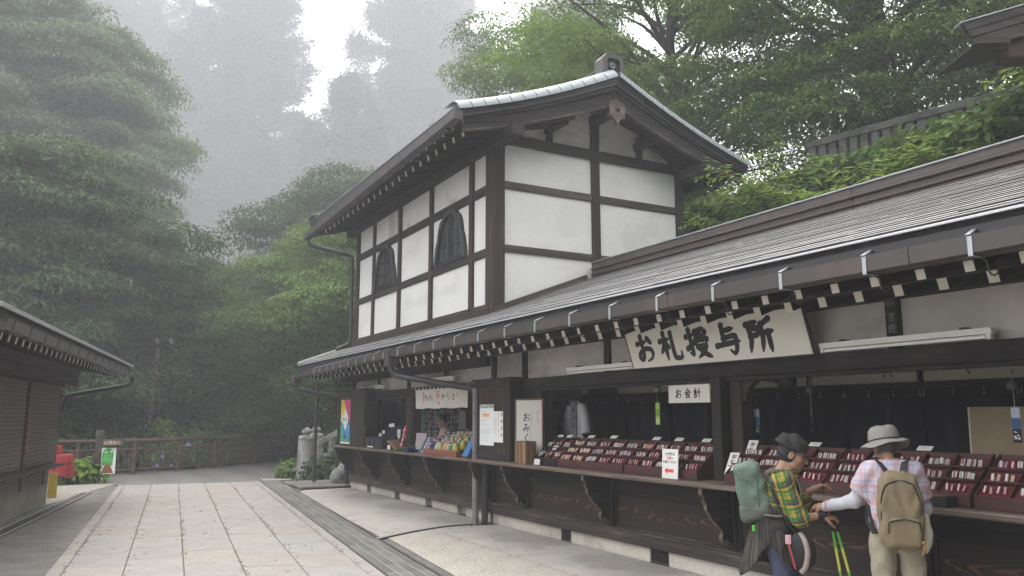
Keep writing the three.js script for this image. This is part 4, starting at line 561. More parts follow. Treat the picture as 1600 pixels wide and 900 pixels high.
// shrubs along the railing
function bush(name, label, at, rx, ry, rz, n, seed, m = LM.bush, kind = 'bush', cat = 'shrub') {
  const r = rng(seed), t = grp(name, label, cat, at, 'shrubs along the railing'); const st = []; for (let i = 0; i < 9; i++) { const a = r() * 7, d = r() * 0.7; st.push(taper([[Math.cos(a) * 0.1, 0, Math.sin(a) * 0.1], [Math.cos(a) * rx * d * 0.6, ry * 0.7, Math.sin(a) * rz * d * 0.6], [Math.cos(a) * rx * d, ry * 1.2, Math.sin(a) * rz * d]], 0.02, 0.006, 4, 4)); }
  part(t, 'stems', merge(st), M.bark); const lobes = []; for (let i = 0; i < 5; i++) lobes.push([(r() - 0.5) * rx, ry * (0.75 + 0.4 * r()), (r() - 0.5) * rz, rx * 0.75, ry * 0.7, rz * 0.75, Math.round(n / 5)]);
  crown(t, 'foliage', lobes, CG[kind], m, r, { scale: [0.6, 1.1], tilt: 0.6, under: 0.45 }); return t;
}
const flowerM = mat({ color: lin(0.3, 0.34, 0.58), roughness: 0.9 });
{
  const wh = ['leftmost dark shrub behind the railing, beside the hut', 'shrub behind the railing next to the wooden signpost', 'shrub behind the railing under the street lamp', 'leafy hydrangea shrub behind the middle of the railing', 'taller shrub behind the railing right of the lamp', 'shrub behind the railing below the fresh green tree', 'dark shrub behind the far right of the railing'];
  [[-0.6, -28.2], [0.9, -28.4], [2.6, -29.2], [4.0, -30.2], [5.4, -31.6], [6.8, -33.0], [8.6, -35.2]].forEach(([x, z], i) => bush('hydrangea_shrub', wh[i], [x, -0.5, z], 1.25, 1.05, 0.9, 190, 300 + i, i > 2 && i < 5 ? LM.mid : LM.bush, 'hyd'));
  const lit = bush('hydrangea_shrub', 'low shrub with pale blue flower heads against the railing bars', [3.0, -0.1, -28.6], 0.9, 0.55, 0.5, 110, 320, LM.mid, 'hyd');
  for (const [x, y, z] of [[-0.2, 0.5, 0.5], [0.25, 0.38, 0.55], [0.1, 0.2, 0.6], [-0.35, 0.25, 0.6], [0.6, 0.85, 0.3]]) { const f = []; for (let k = 0; k < 26; k++) f.push(new THREE.IcosahedronGeometry(0.022, 0).translate(Math.sin(k * 2.4) * 0.085 * Math.sqrt(k / 26), 0.06 - 0.1 * k / 26, Math.cos(k * 2.4) * 0.085 * Math.sqrt(k / 26))); const o = part(lit, 'flower_head', merge(f), flowerM); o.position.set(x, y, z); }
  bush('fern_clump', 'bright green fern clump at the foot of the wooden signpost', [0.35, 0, -23.6], 0.55, 0.28, 0.4, 60, 330, LM.bright, 'hyd', 'fern');
  bush('low_shrub', 'bright leafy shrub beside the lamp pole below its middle', [2.9, 0, -29.6], 0.6, 0.85, 0.5, 70, 331, LM.bright, 'hyd');
  bush('low_shrub', 'small green plants growing at the left foot of the stone post', [5.5, 0, -22.6], 0.3, 0.25, 0.3, 30, 332, LM.mid, 'hyd');
  bush('low_shrub', 'clipped dark shrub at the foot of the porch pole', [6.3, 0, -21.6], 0.7, 0.28, 0.55, 110, 333, LM.bush, 'bush');
  bush('low_shrub', 'larger dark shrub under the stone stair rail by the stall corner', [7.1, 0, -21.4], 0.8, 0.55, 0.7, 150, 334, LM.bush, 'bush');
}
// wooded slope far behind
{
  const hy = (z) => { const d = clamp((-z - 50) / 140, 0, 1); return -2 + 36 * d * d * (3 - 2 * d); };
  const g = new THREE.PlaneGeometry(220, 150, 55, 36), p = g.attributes.position; g.rotateX(-PI / 2).translate(35, 0, -120);
  for (let i = 0; i < p.count; i++) p.setY(i, hy(p.getZ(i)) + 2 * fbm(p.getX(i) * 0.01 + 4, p.getZ(i) * 0.01 + 4, 8, 8, 3)); g.computeVertexNormals(); struct('far_slope', g, M.soil, 'wooded slope rising behind the trees in the mist');
  const r = rng(55), ms = [[], []], cs = [[], []];
  for (let i = 0; i < 12000; i++) { const z = -48 - 130 * Math.pow(r(), 1.2), x = rr(-0.42, 0.85) * -z, y = hy(z) + r() * 6 * sm(-48, -70, z) + r() * 2, s = lerp(0.8, 1.5, r()) * (0.8 - z / 110), k = i % 2; qy.setFromEuler(new THREE.Euler(r(), r() * 6, r())); ms[k].push(new THREE.Matrix4().compose(V3(x, y, z), qy, V3(s, s, s))); const c = 0.8 + 0.4 * r(); cs[k].push(new THREE.Color().setRGB(c, c, c)); }
  const wg = new THREE.Group(); wg.name = 'distant_wood'; wg.userData = { kind: 'stuff', label: 'dense undergrowth of the wooded slope far behind, pale in mist', category: 'wood' }; scene.add(wg);
  [0, 1].forEach((k) => instanced(wg, 'foliage', CG.far[k], LM.far, ms[k], cs[k]));
}
// ---------- hillside on the right with stone fence, maples and shrubs ----------
const hillY = (x, z) => { const e = x - 10.3, t = sm(-0.3, 1.8, e); return 0.2 + t * 5.75 + Math.max(0, e - 1.8) * 0.12; };
{
  const g = new THREE.PlaneGeometry(40, 50, 100, 60); g.rotateX(-PI / 2).translate(29.6, 0, -16); const p = g.attributes.position; for (let i = 0; i < p.count; i++) p.setY(i, hillY(p.getX(i), p.getZ(i)) - 0.15 + 0.12 * fbm(p.getX(i) * 0.03 + 4, p.getZ(i) * 0.03 + 4, 16, 16, 3)); g.computeVertexNormals();
  struct('hillside', g, M.soil, 'steep leafy bank rising behind the shop on the right');
  const r = rng(66), ms = [], cs = []; for (let i = 0; i < 2600; i++) { const x = 10.8 + 1.5 * Math.pow(r(), 1.1), z = rr(-17, -1), s = lerp(0.7, 1.2, r()); qy.setFromEuler(new THREE.Euler((r() - 0.5), r() * 6, 0.5 + (r() - 0.5))); ms.push(new THREE.Matrix4().compose(V3(x, hillY(x, z) + 0.05 + r() * 0.25, z), qy, V3(s, s, s))); const c = 0.7 + 0.6 * r(); cs.push(new THREE.Color().setRGB(c, c, c)); }
  const o = new THREE.InstancedMesh(CG.bush[0], LM.ground, ms.length); ms.forEach((m, i) => { o.setMatrixAt(i, m); o.setColorAt(i, cs[i]); }); o.name = 'bank_ground_cover'; o.userData = { kind: 'stuff', label: 'low green leaves covering the bank behind the shop roof', category: 'ground cover' }; scene.add(o);
}
tree('maple_tree', 'big maple with dark forked trunk behind the stone fence', [16.0, 6.0, -11.6], 10.5, [0.0, 6.0, 0, 4.9, 4.8, 4.2], 92, 42, 'maple', 401, { r0: 0.34, size: 1.25, thick: 0.22, limbs: true, lean: [0.3, -0.4], crown: { tint: 0.5 } });
tree('maple_tree', 'maple left of the forked one, its boughs behind the upper roof', [14.9, 5.6, -17.0], 11, [-0.2, 5.6, 0, 5.0, 5.2, 3.8], 92, 42, 'maple', 402, { r0: 0.26, size: 1.25, thick: 0.22, limbs: true, lean: [-0.3, 0.2], crown: { tint: 0.5 } });
tree('maple_tree', 'maple furthest right, behind the temple roof corner', [18.6, 6.4, -8.0], 11, [0, 6.2, 0, 4.6, 4.8, 4], 66, 38, 'maple', 403, { r0: 0.28, size: 1.35, thick: 0.25, limbs: true, m: LM.broad, crown: { tint: 0.4 } });
tree('maple_tree', 'more distant green tree between the maples and the mist', [17.5, 5, -27], 14, [0, 7, 0, 5.4, 6.4, 4.4], 80, 40, 'maple', 404, { r0: 0.3, size: 1.6, thick: 0.3, m: LM.mid, crown: { tint: 0.5 } });
{ // stone fence climbing the bank
  const f = grp('stone_fence', 'dark mossy stone fence of square posts climbing the bank', 'fence'), A = V3(12.55, 6.95, -10.6), B = V3(13.7, 6.97, -5.8), n = 24;
  part(f, 'top_rail', bar(A.toArray(), B.toArray(), 0.2, 0.14, 0.015), M.stoneDark); part(f, 'base_rail', bar(A.clone().add(V3(0, -0.82, 0)).toArray(), B.clone().add(V3(0, -0.82, 0)).toArray(), 0.24, 0.16, 0.015), M.stoneDark);
  const pg = [0, 1, 2].map(() => cbox(0.15, 0.72, 0.15, 0.012)); for (let i = 0; i < n; i++) { const p = A.clone().lerp(B, (i + 0.5) / n), o = part(f, 'fence_post', pg[i % 3], M.stoneDark); o.position.set(p.x, p.y - 0.42, p.z); o.rotation.y = Math.atan2(B.x - A.x, B.z - A.z); }
  rebase(f, 13, 6, -8.8);
}
{ // corner of another roof above the bank
  const t = grp('temple_roof_corner', 'dark boarded eave corner of a building above the bank at the top right', 'building'), o = [9.55, 6.54, -5.59];
  const dir = V3(0.878, 0, 0.478), bk = V3(0.478, 0, -0.878);
  const prism = (pts, dep, out = 0) => extrude(pts, dep, 0.004).translate(0, 0, -dep / 2 + out).applyMatrix4(new THREE.Matrix4().makeBasis(dir, V3(0, 1, 0), bk.clone().negate())).translate(...o);
  const L = 3.4, sl = 0.3, M2 = mat({ t: T.wood, color: lin(2.0, 2.2, 2.4), bump: 0.002 });
  part(t, 'fascia_board', prism([[0.0, 0], [L, L * sl], [L, L * sl - 0.095], [0.05, -0.085]], 0.06, 0.02), M2); part(t, 'fascia_board', prism([[0.055, -0.088], [L, L * sl - 0.1], [L, L * sl - 0.185], [0.1, -0.175]], 0.06, 0.01), M2); part(t, 'fascia_board', prism([[0.105, -0.18], [L, L * sl - 0.19], [L, L * sl - 0.33], [0.6, -0.2], [0.6, -0.245], [0.14, -0.255]], 0.06), M2);
  part(t, 'fascia_board', prism([[0.36, -0.248], [0.6, -0.205], [0.6, -0.3], [0.36, -0.3]].map(([a, b]) => [a, b + 0.0]), 0.05, -0.06), M2); part(t, 'beam', prism([[0.6, -0.2], [L, 0.3], [L, -0.42], [0.6, -0.4]], 0.3, -0.06), M.woodRed);
  part(t, 'soffit', prism([[0.15, -0.25], [L, L * sl - 0.34], [L, L * sl - 0.36], [0.15, -0.27]], 0.9, -0.06), M.wood); part(t, 'roof_sheet', prism([[-0.03, 0.004], [L, L * sl + 0.012], [L, L * sl + 0.03], [-0.035, 0.022]], 0.16, 0.03), M.copper);
  rebase(t, 11.5, 6, -5);
}
{ // bright young sprays in front of the bank, each leaf its own piece on the two nearest
  const lg = [0, 1].map((k) => { const c = clumpGeo(900 + k, 1, 0.001, 0, 0.155, 0.075, 0); c.center(); return c; });
  const leafShape = (() => { const s = new THREE.Shape(); s.moveTo(0, 0); s.quadraticCurveTo(0.034, 0.045, 0.022, 0.09); s.quadraticCurveTo(0.012, 0.12, 0, 0.15); s.quadraticCurveTo(-0.012, 0.12, -0.022, 0.09); s.quadraticCurveTo(-0.034, 0.045, 0, 0); const g = new THREE.ShapeGeometry(s, 3); const p = g.attributes.position; for (let i = 0; i < p.count; i++) p.setZ(i, -Math.abs(p.getX(i)) * 0.35 - p.getY(i) * p.getY(i) * 1.4); g.computeVertexNormals(); return g; })();
  const lm = [0, 1, 2].map((k) => leafMat(0.15 + 0.05 * k, 0.26 + 0.04 * k, 0.04 + 0.01 * k, 0.5)), rust = leafMat(0.22, 0.14, 0.05, 0.4);
  const sapling = (label, base, tips, seed, each) => {
    const r = rng(seed), t = grp('sapling', label, 'sapling', base, 'bright saplings above the shop ridge'); const inst = [[], [], []];
    for (const [ti, tip] of tips.entries()) {
      const pts = [[0, 0, 0], [tip[0] * 0.35, tip[1] * 0.75, tip[2] * 0.4], tip]; part(t, 'branch', taper(pts, 0.022, 0.005, 5, 10), M.bark); const c = new THREE.CatmullRomCurve3(pts.map((p) => V3(...p)));
      for (let i = 0; i < 34; i++) { const u = 0.35 + 0.65 * i / 34, p = c.getPointAt(u), d = c.getTangentAt(u), side = i % 2 ? 1 : -1, l = i % 3; const a = Math.atan2(d.x, d.z) + side * (0.75 + 0.4 * r()); const e = new THREE.Euler(1.75 + 0.5 * r(), a, (r() - 0.5) * 0.7, 'YXZ'); const m = new THREE.Matrix4().compose(V3(p.x, p.y + 0.01, p.z), qy.setFromEuler(e), V3(1, 1, 1).multiplyScalar(0.9 + 0.7 * r())); if (each && ti < 3) { const o = part(t, 'leaf', leafShape, r() < 0.04 ? rust : lm[l]); o.applyMatrix4(m); } else inst[l].push(m);
        if (i % 3 === 0) { const b2 = p.clone().add(V3(Math.sin(a) * 0.38, 0.03 - 0.14 * r(), Math.cos(a) * 0.38)); part(t, 'twig', taper([p.toArray(), b2.toArray()], 0.006, 0.003, 4, 2), M.bark); for (let k = 1; k < 7; k++) { const q = p.clone().lerp(b2, k / 6), m2 = new THREE.Matrix4().compose(q, qy.setFromEuler(new THREE.Euler(1.8 + 0.5 * r(), a + (k % 2 ? 0.9 : -0.9), (r() - 0.5) * 0.8, 'YXZ')), V3(1, 1, 1).multiplyScalar(0.85 + 0.6 * r())); if (each && ti < 3) { const o = part(t, 'leaf', leafShape, lm[(k + i) % 3]); o.applyMatrix4(m2); } else inst[k % 3].push(m2); } } }
    }
    inst.forEach((l, k) => { if (l.length) instanced(t, 'foliage', leafShape, lm[k], l); }); return t;
  };
  sapling('bright sapling whose sprays reach over the right end of the upper eaves', [10.9, 4.3, -9.9], [[-1.4, 1.7, -0.3], [-0.5, 2.05, 0.2], [-1.7, 0.75, -0.4], [-0.7, 1.1, 0.1], [-1.1, 1.3, 0.2], [0, 1.2, 0.5], [-1.2, 0.5, 0.1], [-0.3, 1.6, -0.2], [-0.9, 1.5, 0.5], [-1.6, 1.1, 0.0], [-0.4, 0.8, 0.7], [-0.1, 1.8, 0.8]], 501, true);
  sapling('bright sapling in the middle of the bank, above the ridge', [11.0, 4.4, -8.2], [[-0.9, 0.75, 0.05], [-0.55, 1.1, 0.25], [0, 1.4, 0.55], [0.3, 1.6, 0.7], [-0.65, 0.6, 0.2], [-0.3, 0.9, -0.5], [-0.6, 0.8, 0.8], [-1.0, 0.4, -0.6], [0.1, 1.0, 1.0], [-0.9, 0.95, -0.9], [-0.2, 0.7, 0.5]], 502, false);
  sapling('sapling with drooping sprays before the stone fence', [11.6, 4.8, -7.4], [[-0.65, 0.6, -0.25], [0, 0.85, 0.1], [0.3, 1.0, 0.5], [-0.3, 0.9, 0.4], [-0.5, 0.5, 0.6], [-0.8, 0.8, 0.2], [-0.2, 0.6, -0.6], [-0.6, 1.0, 0.7]], 503, false);
  sapling('leafy spray at the right edge under the temple roof corner', [11.8, 5.5, -5.6], [[-0.7, 0.95, -0.3], [-0.4, 0.8, -0.2], [-0.9, 0.1, -0.5], [-0.6, 0.3, -0.2]], 504, false);
  sapling('low sapling right of the middle one, close above the ridge', [11.3, 4.6, -6.6], [[-0.8, 0.5, 0.1], [-0.5, 0.75, 0.4], [-0.2, 0.9, -0.2], [-0.7, 0.3, 0.6], [-0.4, 0.6, 0.9], [-0.9, 0.35, -0.5], [-0.1, 1.1, 0.6]], 505, false);
  bush('bank_shrub', 'dense dark green shrub on the bank right of the saplings', [11.7, 5.3, -6.3], 0.9, 0.5, 1.1, 190, 510, LM.mid, 'hyd').userData.group = 'shrubs on the bank';
  bush('bank_shrub', 'yellow-green shrub at the top right of the bank', [12.0, 5.6, -5.0], 0.7, 0.45, 0.8, 130, 511, LM.bright, 'hyd').userData.group = 'shrubs on the bank';
}
// ---------- signs, lamps, curtains ----------
const paper = '#d9d6cc', ink = '#16161a';
const street = (o, x, y, z, tilt = 0, yaw = 0) => { o.position.set(x, y, z); o.rotation.set(0, -PI / 2 + yaw, 0); o.rotateX(tilt); };
{
  const t = grp('shop_signboard', 'large white board with five black brush characters leaning out above the counter', 'sign');
  board(t, 'board', 2.62, 0.44, 0.03, M.white, canvasMat(2048, 344, (g, w, h) => { g.fillStyle = '#dedbd0'; g.fillRect(0, 0, w, h); for (let i = 0; i < 900; i++) { g.fillStyle = `rgba(90,80,60,${0.02 * tick()})`; g.fillRect(tick() * w, tick() * h, 60 * tick(), 2 + 3 * tick()); } g.fillStyle = '#17181d'; row(g, 'お札授与所', 95, 32, 280, 0.2, 1.235, 1); }), (o) => street(o, 5.8, 2.425, -6.34, 0.3));
  const fr = (a, b, c, d) => { const o = part(t, 'frame_edge', cbox(a, b, 0.04, 0.004).translate(c, d, 0), M.iron); street(o, 5.8, 2.425, -6.34, 0.3); }; fr(2.66, 0.016, 0, 0.228); fr(0.018, 0.44, 1.32, 0); fr(0.018, 0.44, -1.32, 0); fr(2.66, 0.014, 0, -0.227);
  for (const z of [-7.4, -5.4]) part(t, 'hook', tube([[5.93, 2.26, z], [5.88, 2.2, z], [5.91, 2.2, z], [5.95, 2.22, z]], 0.006, 5, 8), M.iron); rebase(t, 5.94, 2.21, -6.34);
}
function fluor(label, z0, z1, y, x = 5.93) {
  const t = grp('fluorescent_lamp', label, 'lamp'), l = z1 - z0; part(t, 'housing', extrude([[-0.045, 0.0], [0.045, 0.0], [0.03, -0.045], [-0.03, -0.045]], l, 0.004).translate(x, y + 0.03, (z0 + z1) / 2), M.white);
  part(t, 'tube', new THREE.CylinderGeometry(0.015, 0.015, l - 0.1, 12).rotateX(PI / 2).translate(x - 0.015, y - 0.035, (z0 + z1) / 2), mat({ color: lin(0.78, 0.78, 0.74), roughness: 0.25 })); for (const z of [z0 + 0.025, z1 - 0.025]) part(t, 'socket', cbox(0.05, 0.05, 0.035, 0.006).translate(x - 0.01, y - 0.03, z), M.white);
  part(t, 'mount', merge([bb(x - 0.02, 6.0, y + 0.03, y + 0.05, z0 + 0.2, z0 + 0.25, 0.002), bb(x - 0.02, 6.0, y + 0.03, y + 0.05, z1 - 0.25, z1 - 0.2, 0.002)]), M.iron); return rebase(t, x, y, (z0 + z1) / 2);
}
fluor('unlit fluorescent lamp above the farthest opening, left of the short curtain', -17.98, -16.42, 2.3); fluor('unlit fluorescent lamp above the white short curtain', -14.42, -12.86, 2.33); fluor('unlit fluorescent lamp at the left end of the large signboard', -9.2, -7.72, 2.27); fluor('unlit fluorescent lamp at the right end of the large signboard', -5.0, -3.45, 2.27);
{ // short split curtain
  const w = 2.36, h = 0.36, n = 60, g = plane(w, h, n, 6), p = g.attributes.position; for (let i = 0; i < p.count; i++) { const x = p.getX(i), y = p.getY(i), dn = 0.5 - y / h; p.setZ(i, 0.018 * Math.sin(x * 17) * (0.4 + dn) + 0.012 * Math.sin(x * 41 + 1) * dn); p.setY(i, y - 0.012 * Math.abs(Math.sin(x * 8.3)) * (1 - dn) + 0.006 * Math.sin(x * 9) * dn); } g.computeVertexNormals();
  const t = grp('short_curtain', 'white short shop curtain with green letters and a red emblem', 'curtain');
  const o = part(t, 'cloth', g, canvasMat(1536, 240, (c, W, H) => { c.fillStyle = '#d6d1c6'; c.fillRect(0, 0, W, H); c.fillStyle = '#b63a44'; c.fillRect(240, 46, 72, 128); c.fillStyle = '#e8d9d0'; glyph(c, '山', 252, 56, 48, 0.12, 1); glyph(c, '吉', 252, 112, 48, 0.12, 1); c.fillStyle = '#2d4a3c'; row(c, 'ちぢみ', 330, 66, 84, 0.14, 1.1, 1); c.fillStyle = '#c25058'; c.lineWidth = 9; c.strokeStyle = '#c25058'; c.beginPath(); c.ellipse(712, 100, 62, 72, 0, 0.5, 5.6); c.stroke(); glyph(c, '野', 672, 52, 84, 0.09, 1); glyph(c, '会', 690, 150, 60, 0.12, 1); c.fillStyle = '#2d4a3c'; row(c, 'かりんとう', 826, 60, 84, 0.14, 1.1, 1); }, { roughness: 0.95 })); street(o, 5.9, 1.985, -13.43);
  part(t, 'rod', tube([[5.9, 2.205, -14.75], [5.9, 2.215, -12.15]], 0.011, 8), M.iron);
  for (let i = 0; i < 14; i++) { const z = -14.59 + i * 2.32 / 13, q = part(t, 'loop', cbox(0.03, 0.075, 0.012, 0.003), mat({ color: lin(0.62, 0.6, 0.54) })); street(q, 5.9, 2.185, z); } rebase(t, 5.9, 1.8, -13.43);
}
{ // notices and posters
  const A = solo('notice_poster', 'white notice with a photo strip and orange heading on the brown shutter box', 'poster', plane(0.47, 0.62), canvasMat(384, 512, (g, w, h) => { g.fillStyle = '#dfe2e2'; g.fillRect(0, 0, w, h); for (let i = 0; i < 260; i++) { g.fillStyle = ['#2c4234', '#48604c', '#8fa08a', '#d5d8cc', '#1e2a24'][Math.floor(tick() * 5)]; g.fillRect(tick() * w, tick() * 42, 16 * tick() + 4, 8 * tick() + 3); } g.fillStyle = '#222'; fine(g, 20, 78, 180, 14, false, 1, '#222'); g.fillStyle = '#d9952e'; row(g, '吉野会計', 62, 108, 52, 0.16, 1.0, 0); fine(g, 70, 182, 150, 34, false, 2); fine(g, 30, 240, 250, 34, false, 2, '#777'); fine(g, 30, 305, 300, 75, false, 4); fine(g, 40, 400, 240, 60, false, 4, '#888'); })); street(A, 5.712, 1.53, -11.2, 0, 0);
  const B = solo('notice_poster', 'white notice with vertical black lettering, right of the orange-headed one', 'poster', plane(0.31, 0.46), canvasMat(256, 384, (g, w, h) => { g.fillStyle = '#e0dfda'; g.fillRect(0, 0, w, h); g.fillStyle = ink; column(g, '吉御会計', 196, 16, 48, 0.11, 1.75, 1); fine(g, 110, 20, 60, 330, true, 3, '#333'); fine(g, 20, 70, 70, 290, true, 3, '#333'); })); street(B, 5.7105, 1.505, -10.82);
  const C = solo('tall_poster', 'tall colourful poster in yellow, pink and blue on the far shutter box', 'poster', plane(0.72, 1.0), canvasMat(384, 640, (g, w, h) => { g.fillStyle = '#2f7fb8'; g.fillRect(0, 0, w, h); g.fillStyle = '#c8487a'; g.fillRect(w * 0.35, 0, w * 0.65, h * 0.48); g.fillStyle = '#d8c63a'; g.beginPath(); g.moveTo(0, 0); g.lineTo(w * 0.3, 0); g.lineTo(w * 0.55, h * 0.24); g.lineTo(w * 0.1, h * 0.55); g.lineTo(0, h * 0.5); g.fill(); g.fillStyle = '#3e9a86'; g.fillRect(0, h * 0.55, w * 0.3, h * 0.4); g.fillStyle = '#dfe6ea'; g.beginPath(); g.moveTo(w * 0.5, h * 0.2); g.lineTo(w * 0.85, h * 0.45); g.lineTo(w * 0.52, h * 0.72); g.lineTo(w * 0.14, h * 0.45); g.fill(); g.fillStyle = '#3f4f86'; row(g, '御山頂', w * 0.24, h * 0.4, 58, 0.1, 1.0, 0); fine(g, w * 0.32, h * 0.3, w * 0.36, 40, false, 2, '#567'); fine(g, w * 0.3, h * 0.52, w * 0.4, 50, false, 2, '#567'); fine(g, w * 0.76, h * 0.58, 60, 200, true, 2, '#eef'); g.fillStyle = '#5a2f2a'; g.beginPath(); g.ellipse(w * 0.45, h * 0.85, 34, 46, 0, 0, 7); g.fill(); g.fillStyle = '#23303c'; g.beginPath(); g.ellipse(w * 0.86, h * 0.5, 30, 42, 0, 0, 7); g.fill(); g.fillStyle = '#4f9a5c'; g.fillRect(0, h * 0.9, w, h * 0.06); g.fillStyle = '#e6e6e6'; g.fillRect(0, h * 0.965, w, h * 0.035); fine(g, 20, 30, 90, 100, false, 3, '#665'); })); street(C, 5.713, 1.545, -18.4);
  const t = grp('fortune_slip_sign', 'framed white sign with four black hiragana standing behind the wooden box', 'sign', [5.885, 1.002, -10.18]); t.rotation.y = -PI / 2 + 0.33; board(t, 'board', 0.5, 0.88, 0.02, M.white, canvasMat(318, 540, (g, w, h) => { g.fillStyle = '#c4c2bb'; g.fillRect(0, 0, w, h); g.fillStyle = ink; column(g, 'おみくじ', 84, 112, 86, 0.12, 1.06, 1); g.fillStyle = '#8a5a48'; g.fillRect(176, 112, 3, 350); fine(g, 190, 112, 22, 140, true, 1, '#333'); fine(g, 250, 92, 46, 130, true, 3, '#555'); }), (o) => o.position.set(0, 0.455, 0));
  for (const [w, h, a, b] of [[0.54, 0.024, 0, 0.9], [0.54, 0.024, 0, 0.012], [0.024, 0.864, 0.258, 0.456], [0.024, 0.864, -0.258, 0.456]]) part(t, 'frame', cbox(w, h, 0.036, 0.004).translate(a, b, 0.004), M.woodTan);
  const ob = grp('fortune_box', 'tan wooden box of upright boards on the counter before the framed sign', 'box'); for (let i = 0; i < 3; i++) part(ob, 'board', bb(5.62, 5.64, 1.002, 1.31, -10.12 + i * 0.094, -10.03 + i * 0.094, 0.004, 1), M.woodTan); for (const z of [-10.12, -9.858]) part(ob, 'side', bb(5.642, 5.8, 1.002, 1.31, z, z + 0.02, 0.004, 1), M.woodTan); part(ob, 'back', bb(5.782, 5.8, 1.002, 1.3, -10.098, -9.86, 0.004, 1), M.woodTan); part(ob, 'lid', bb(5.625, 5.795, 1.285, 1.316, -10.115, -9.845, 0.004), M.woodGrey); rebase(ob, 5.71, 1.0, -9.98);
  const co = grp('checkout_sign', 'small white hanging sign with three black characters left of the main post', 'sign'); board(co, 'board', 0.68, 0.2, 0.012, M.white, canvasMat(512, 150, (g, w, h) => { g.fillStyle = '#d8d5cb'; g.fillRect(0, 0, w, h); g.fillStyle = ink; row(g, 'お会計', 84, 30, 88, 0.15, 1.35, 1); }), (o) => street(o, 6.06, 1.905, -6.945)); for (const z of [-7.2, -6.7]) part(co, 'string', tube([[6.06, 2.0, z], [6.06, 2.07, z]], 0.003, 4), M.white); rebase(co, 6.06, 1.9, -6.945);
  const ar = grp('arrow_sign', 'white standing card with a red arrow pointing left on the counter', 'sign'); board(ar, 'card', 0.26, 0.31, 0.006, M.white, canvasMat(320, 384, (g, w, h) => { g.fillStyle = '#e2e1df'; g.fillRect(0, 0, w, h); g.fillStyle = '#222'; row(g, 'お会計は', 62, 38, 46, 0.11, 1.08, 0); g.fillStyle = '#c93b40'; row(g, '左側', 88, 92, 46, 0.11, 1.05, 0); g.fillStyle = '#222'; glyph(g, 'へ', 186, 92, 46, 0.11, 0); row(g, 'お進みください', 14, 146, 40, 0.11, 1.04, 0); g.fillStyle = '#d85551'; g.beginPath(); g.moveTo(48, 282); g.lineTo(112, 232); g.lineTo(112, 260); g.lineTo(238, 260); g.lineTo(238, 304); g.lineTo(112, 304); g.lineTo(112, 332); g.fill(); }), (o) => street(o, 5.69, 1.157, -6.855, -0.06)); part(ar, 'stand', cbox(0.05, 0.006, 0.2, 0.002).translate(5.72, 1.005, -6.855), M.white); rebase(ar, 5.69, 1.0, -6.855);
  const pl = grp('post_nameplate', 'dark post board with faint carved grey characters right of the signboard', 'sign'); board(pl, 'board', 0.11, 0.48, 0.012, M.black, canvasMat(128, 512, (g, w, h) => { g.fillStyle = '#1d1b1b'; g.fillRect(0, 0, w, h); g.fillStyle = '#6a6864'; column(g, '御頂', 12, 40, 50, 0.12, 1.05, 0); column(g, '会計', 68, 40, 50, 0.12, 1.05, 0); column(g, '吉野', 24, 190, 90, 0.14, 1.15, 0); }), (o) => street(o, 5.992, 2.455, -4.32)); rebase(pl, 5.99, 2.3, -4.32);
}
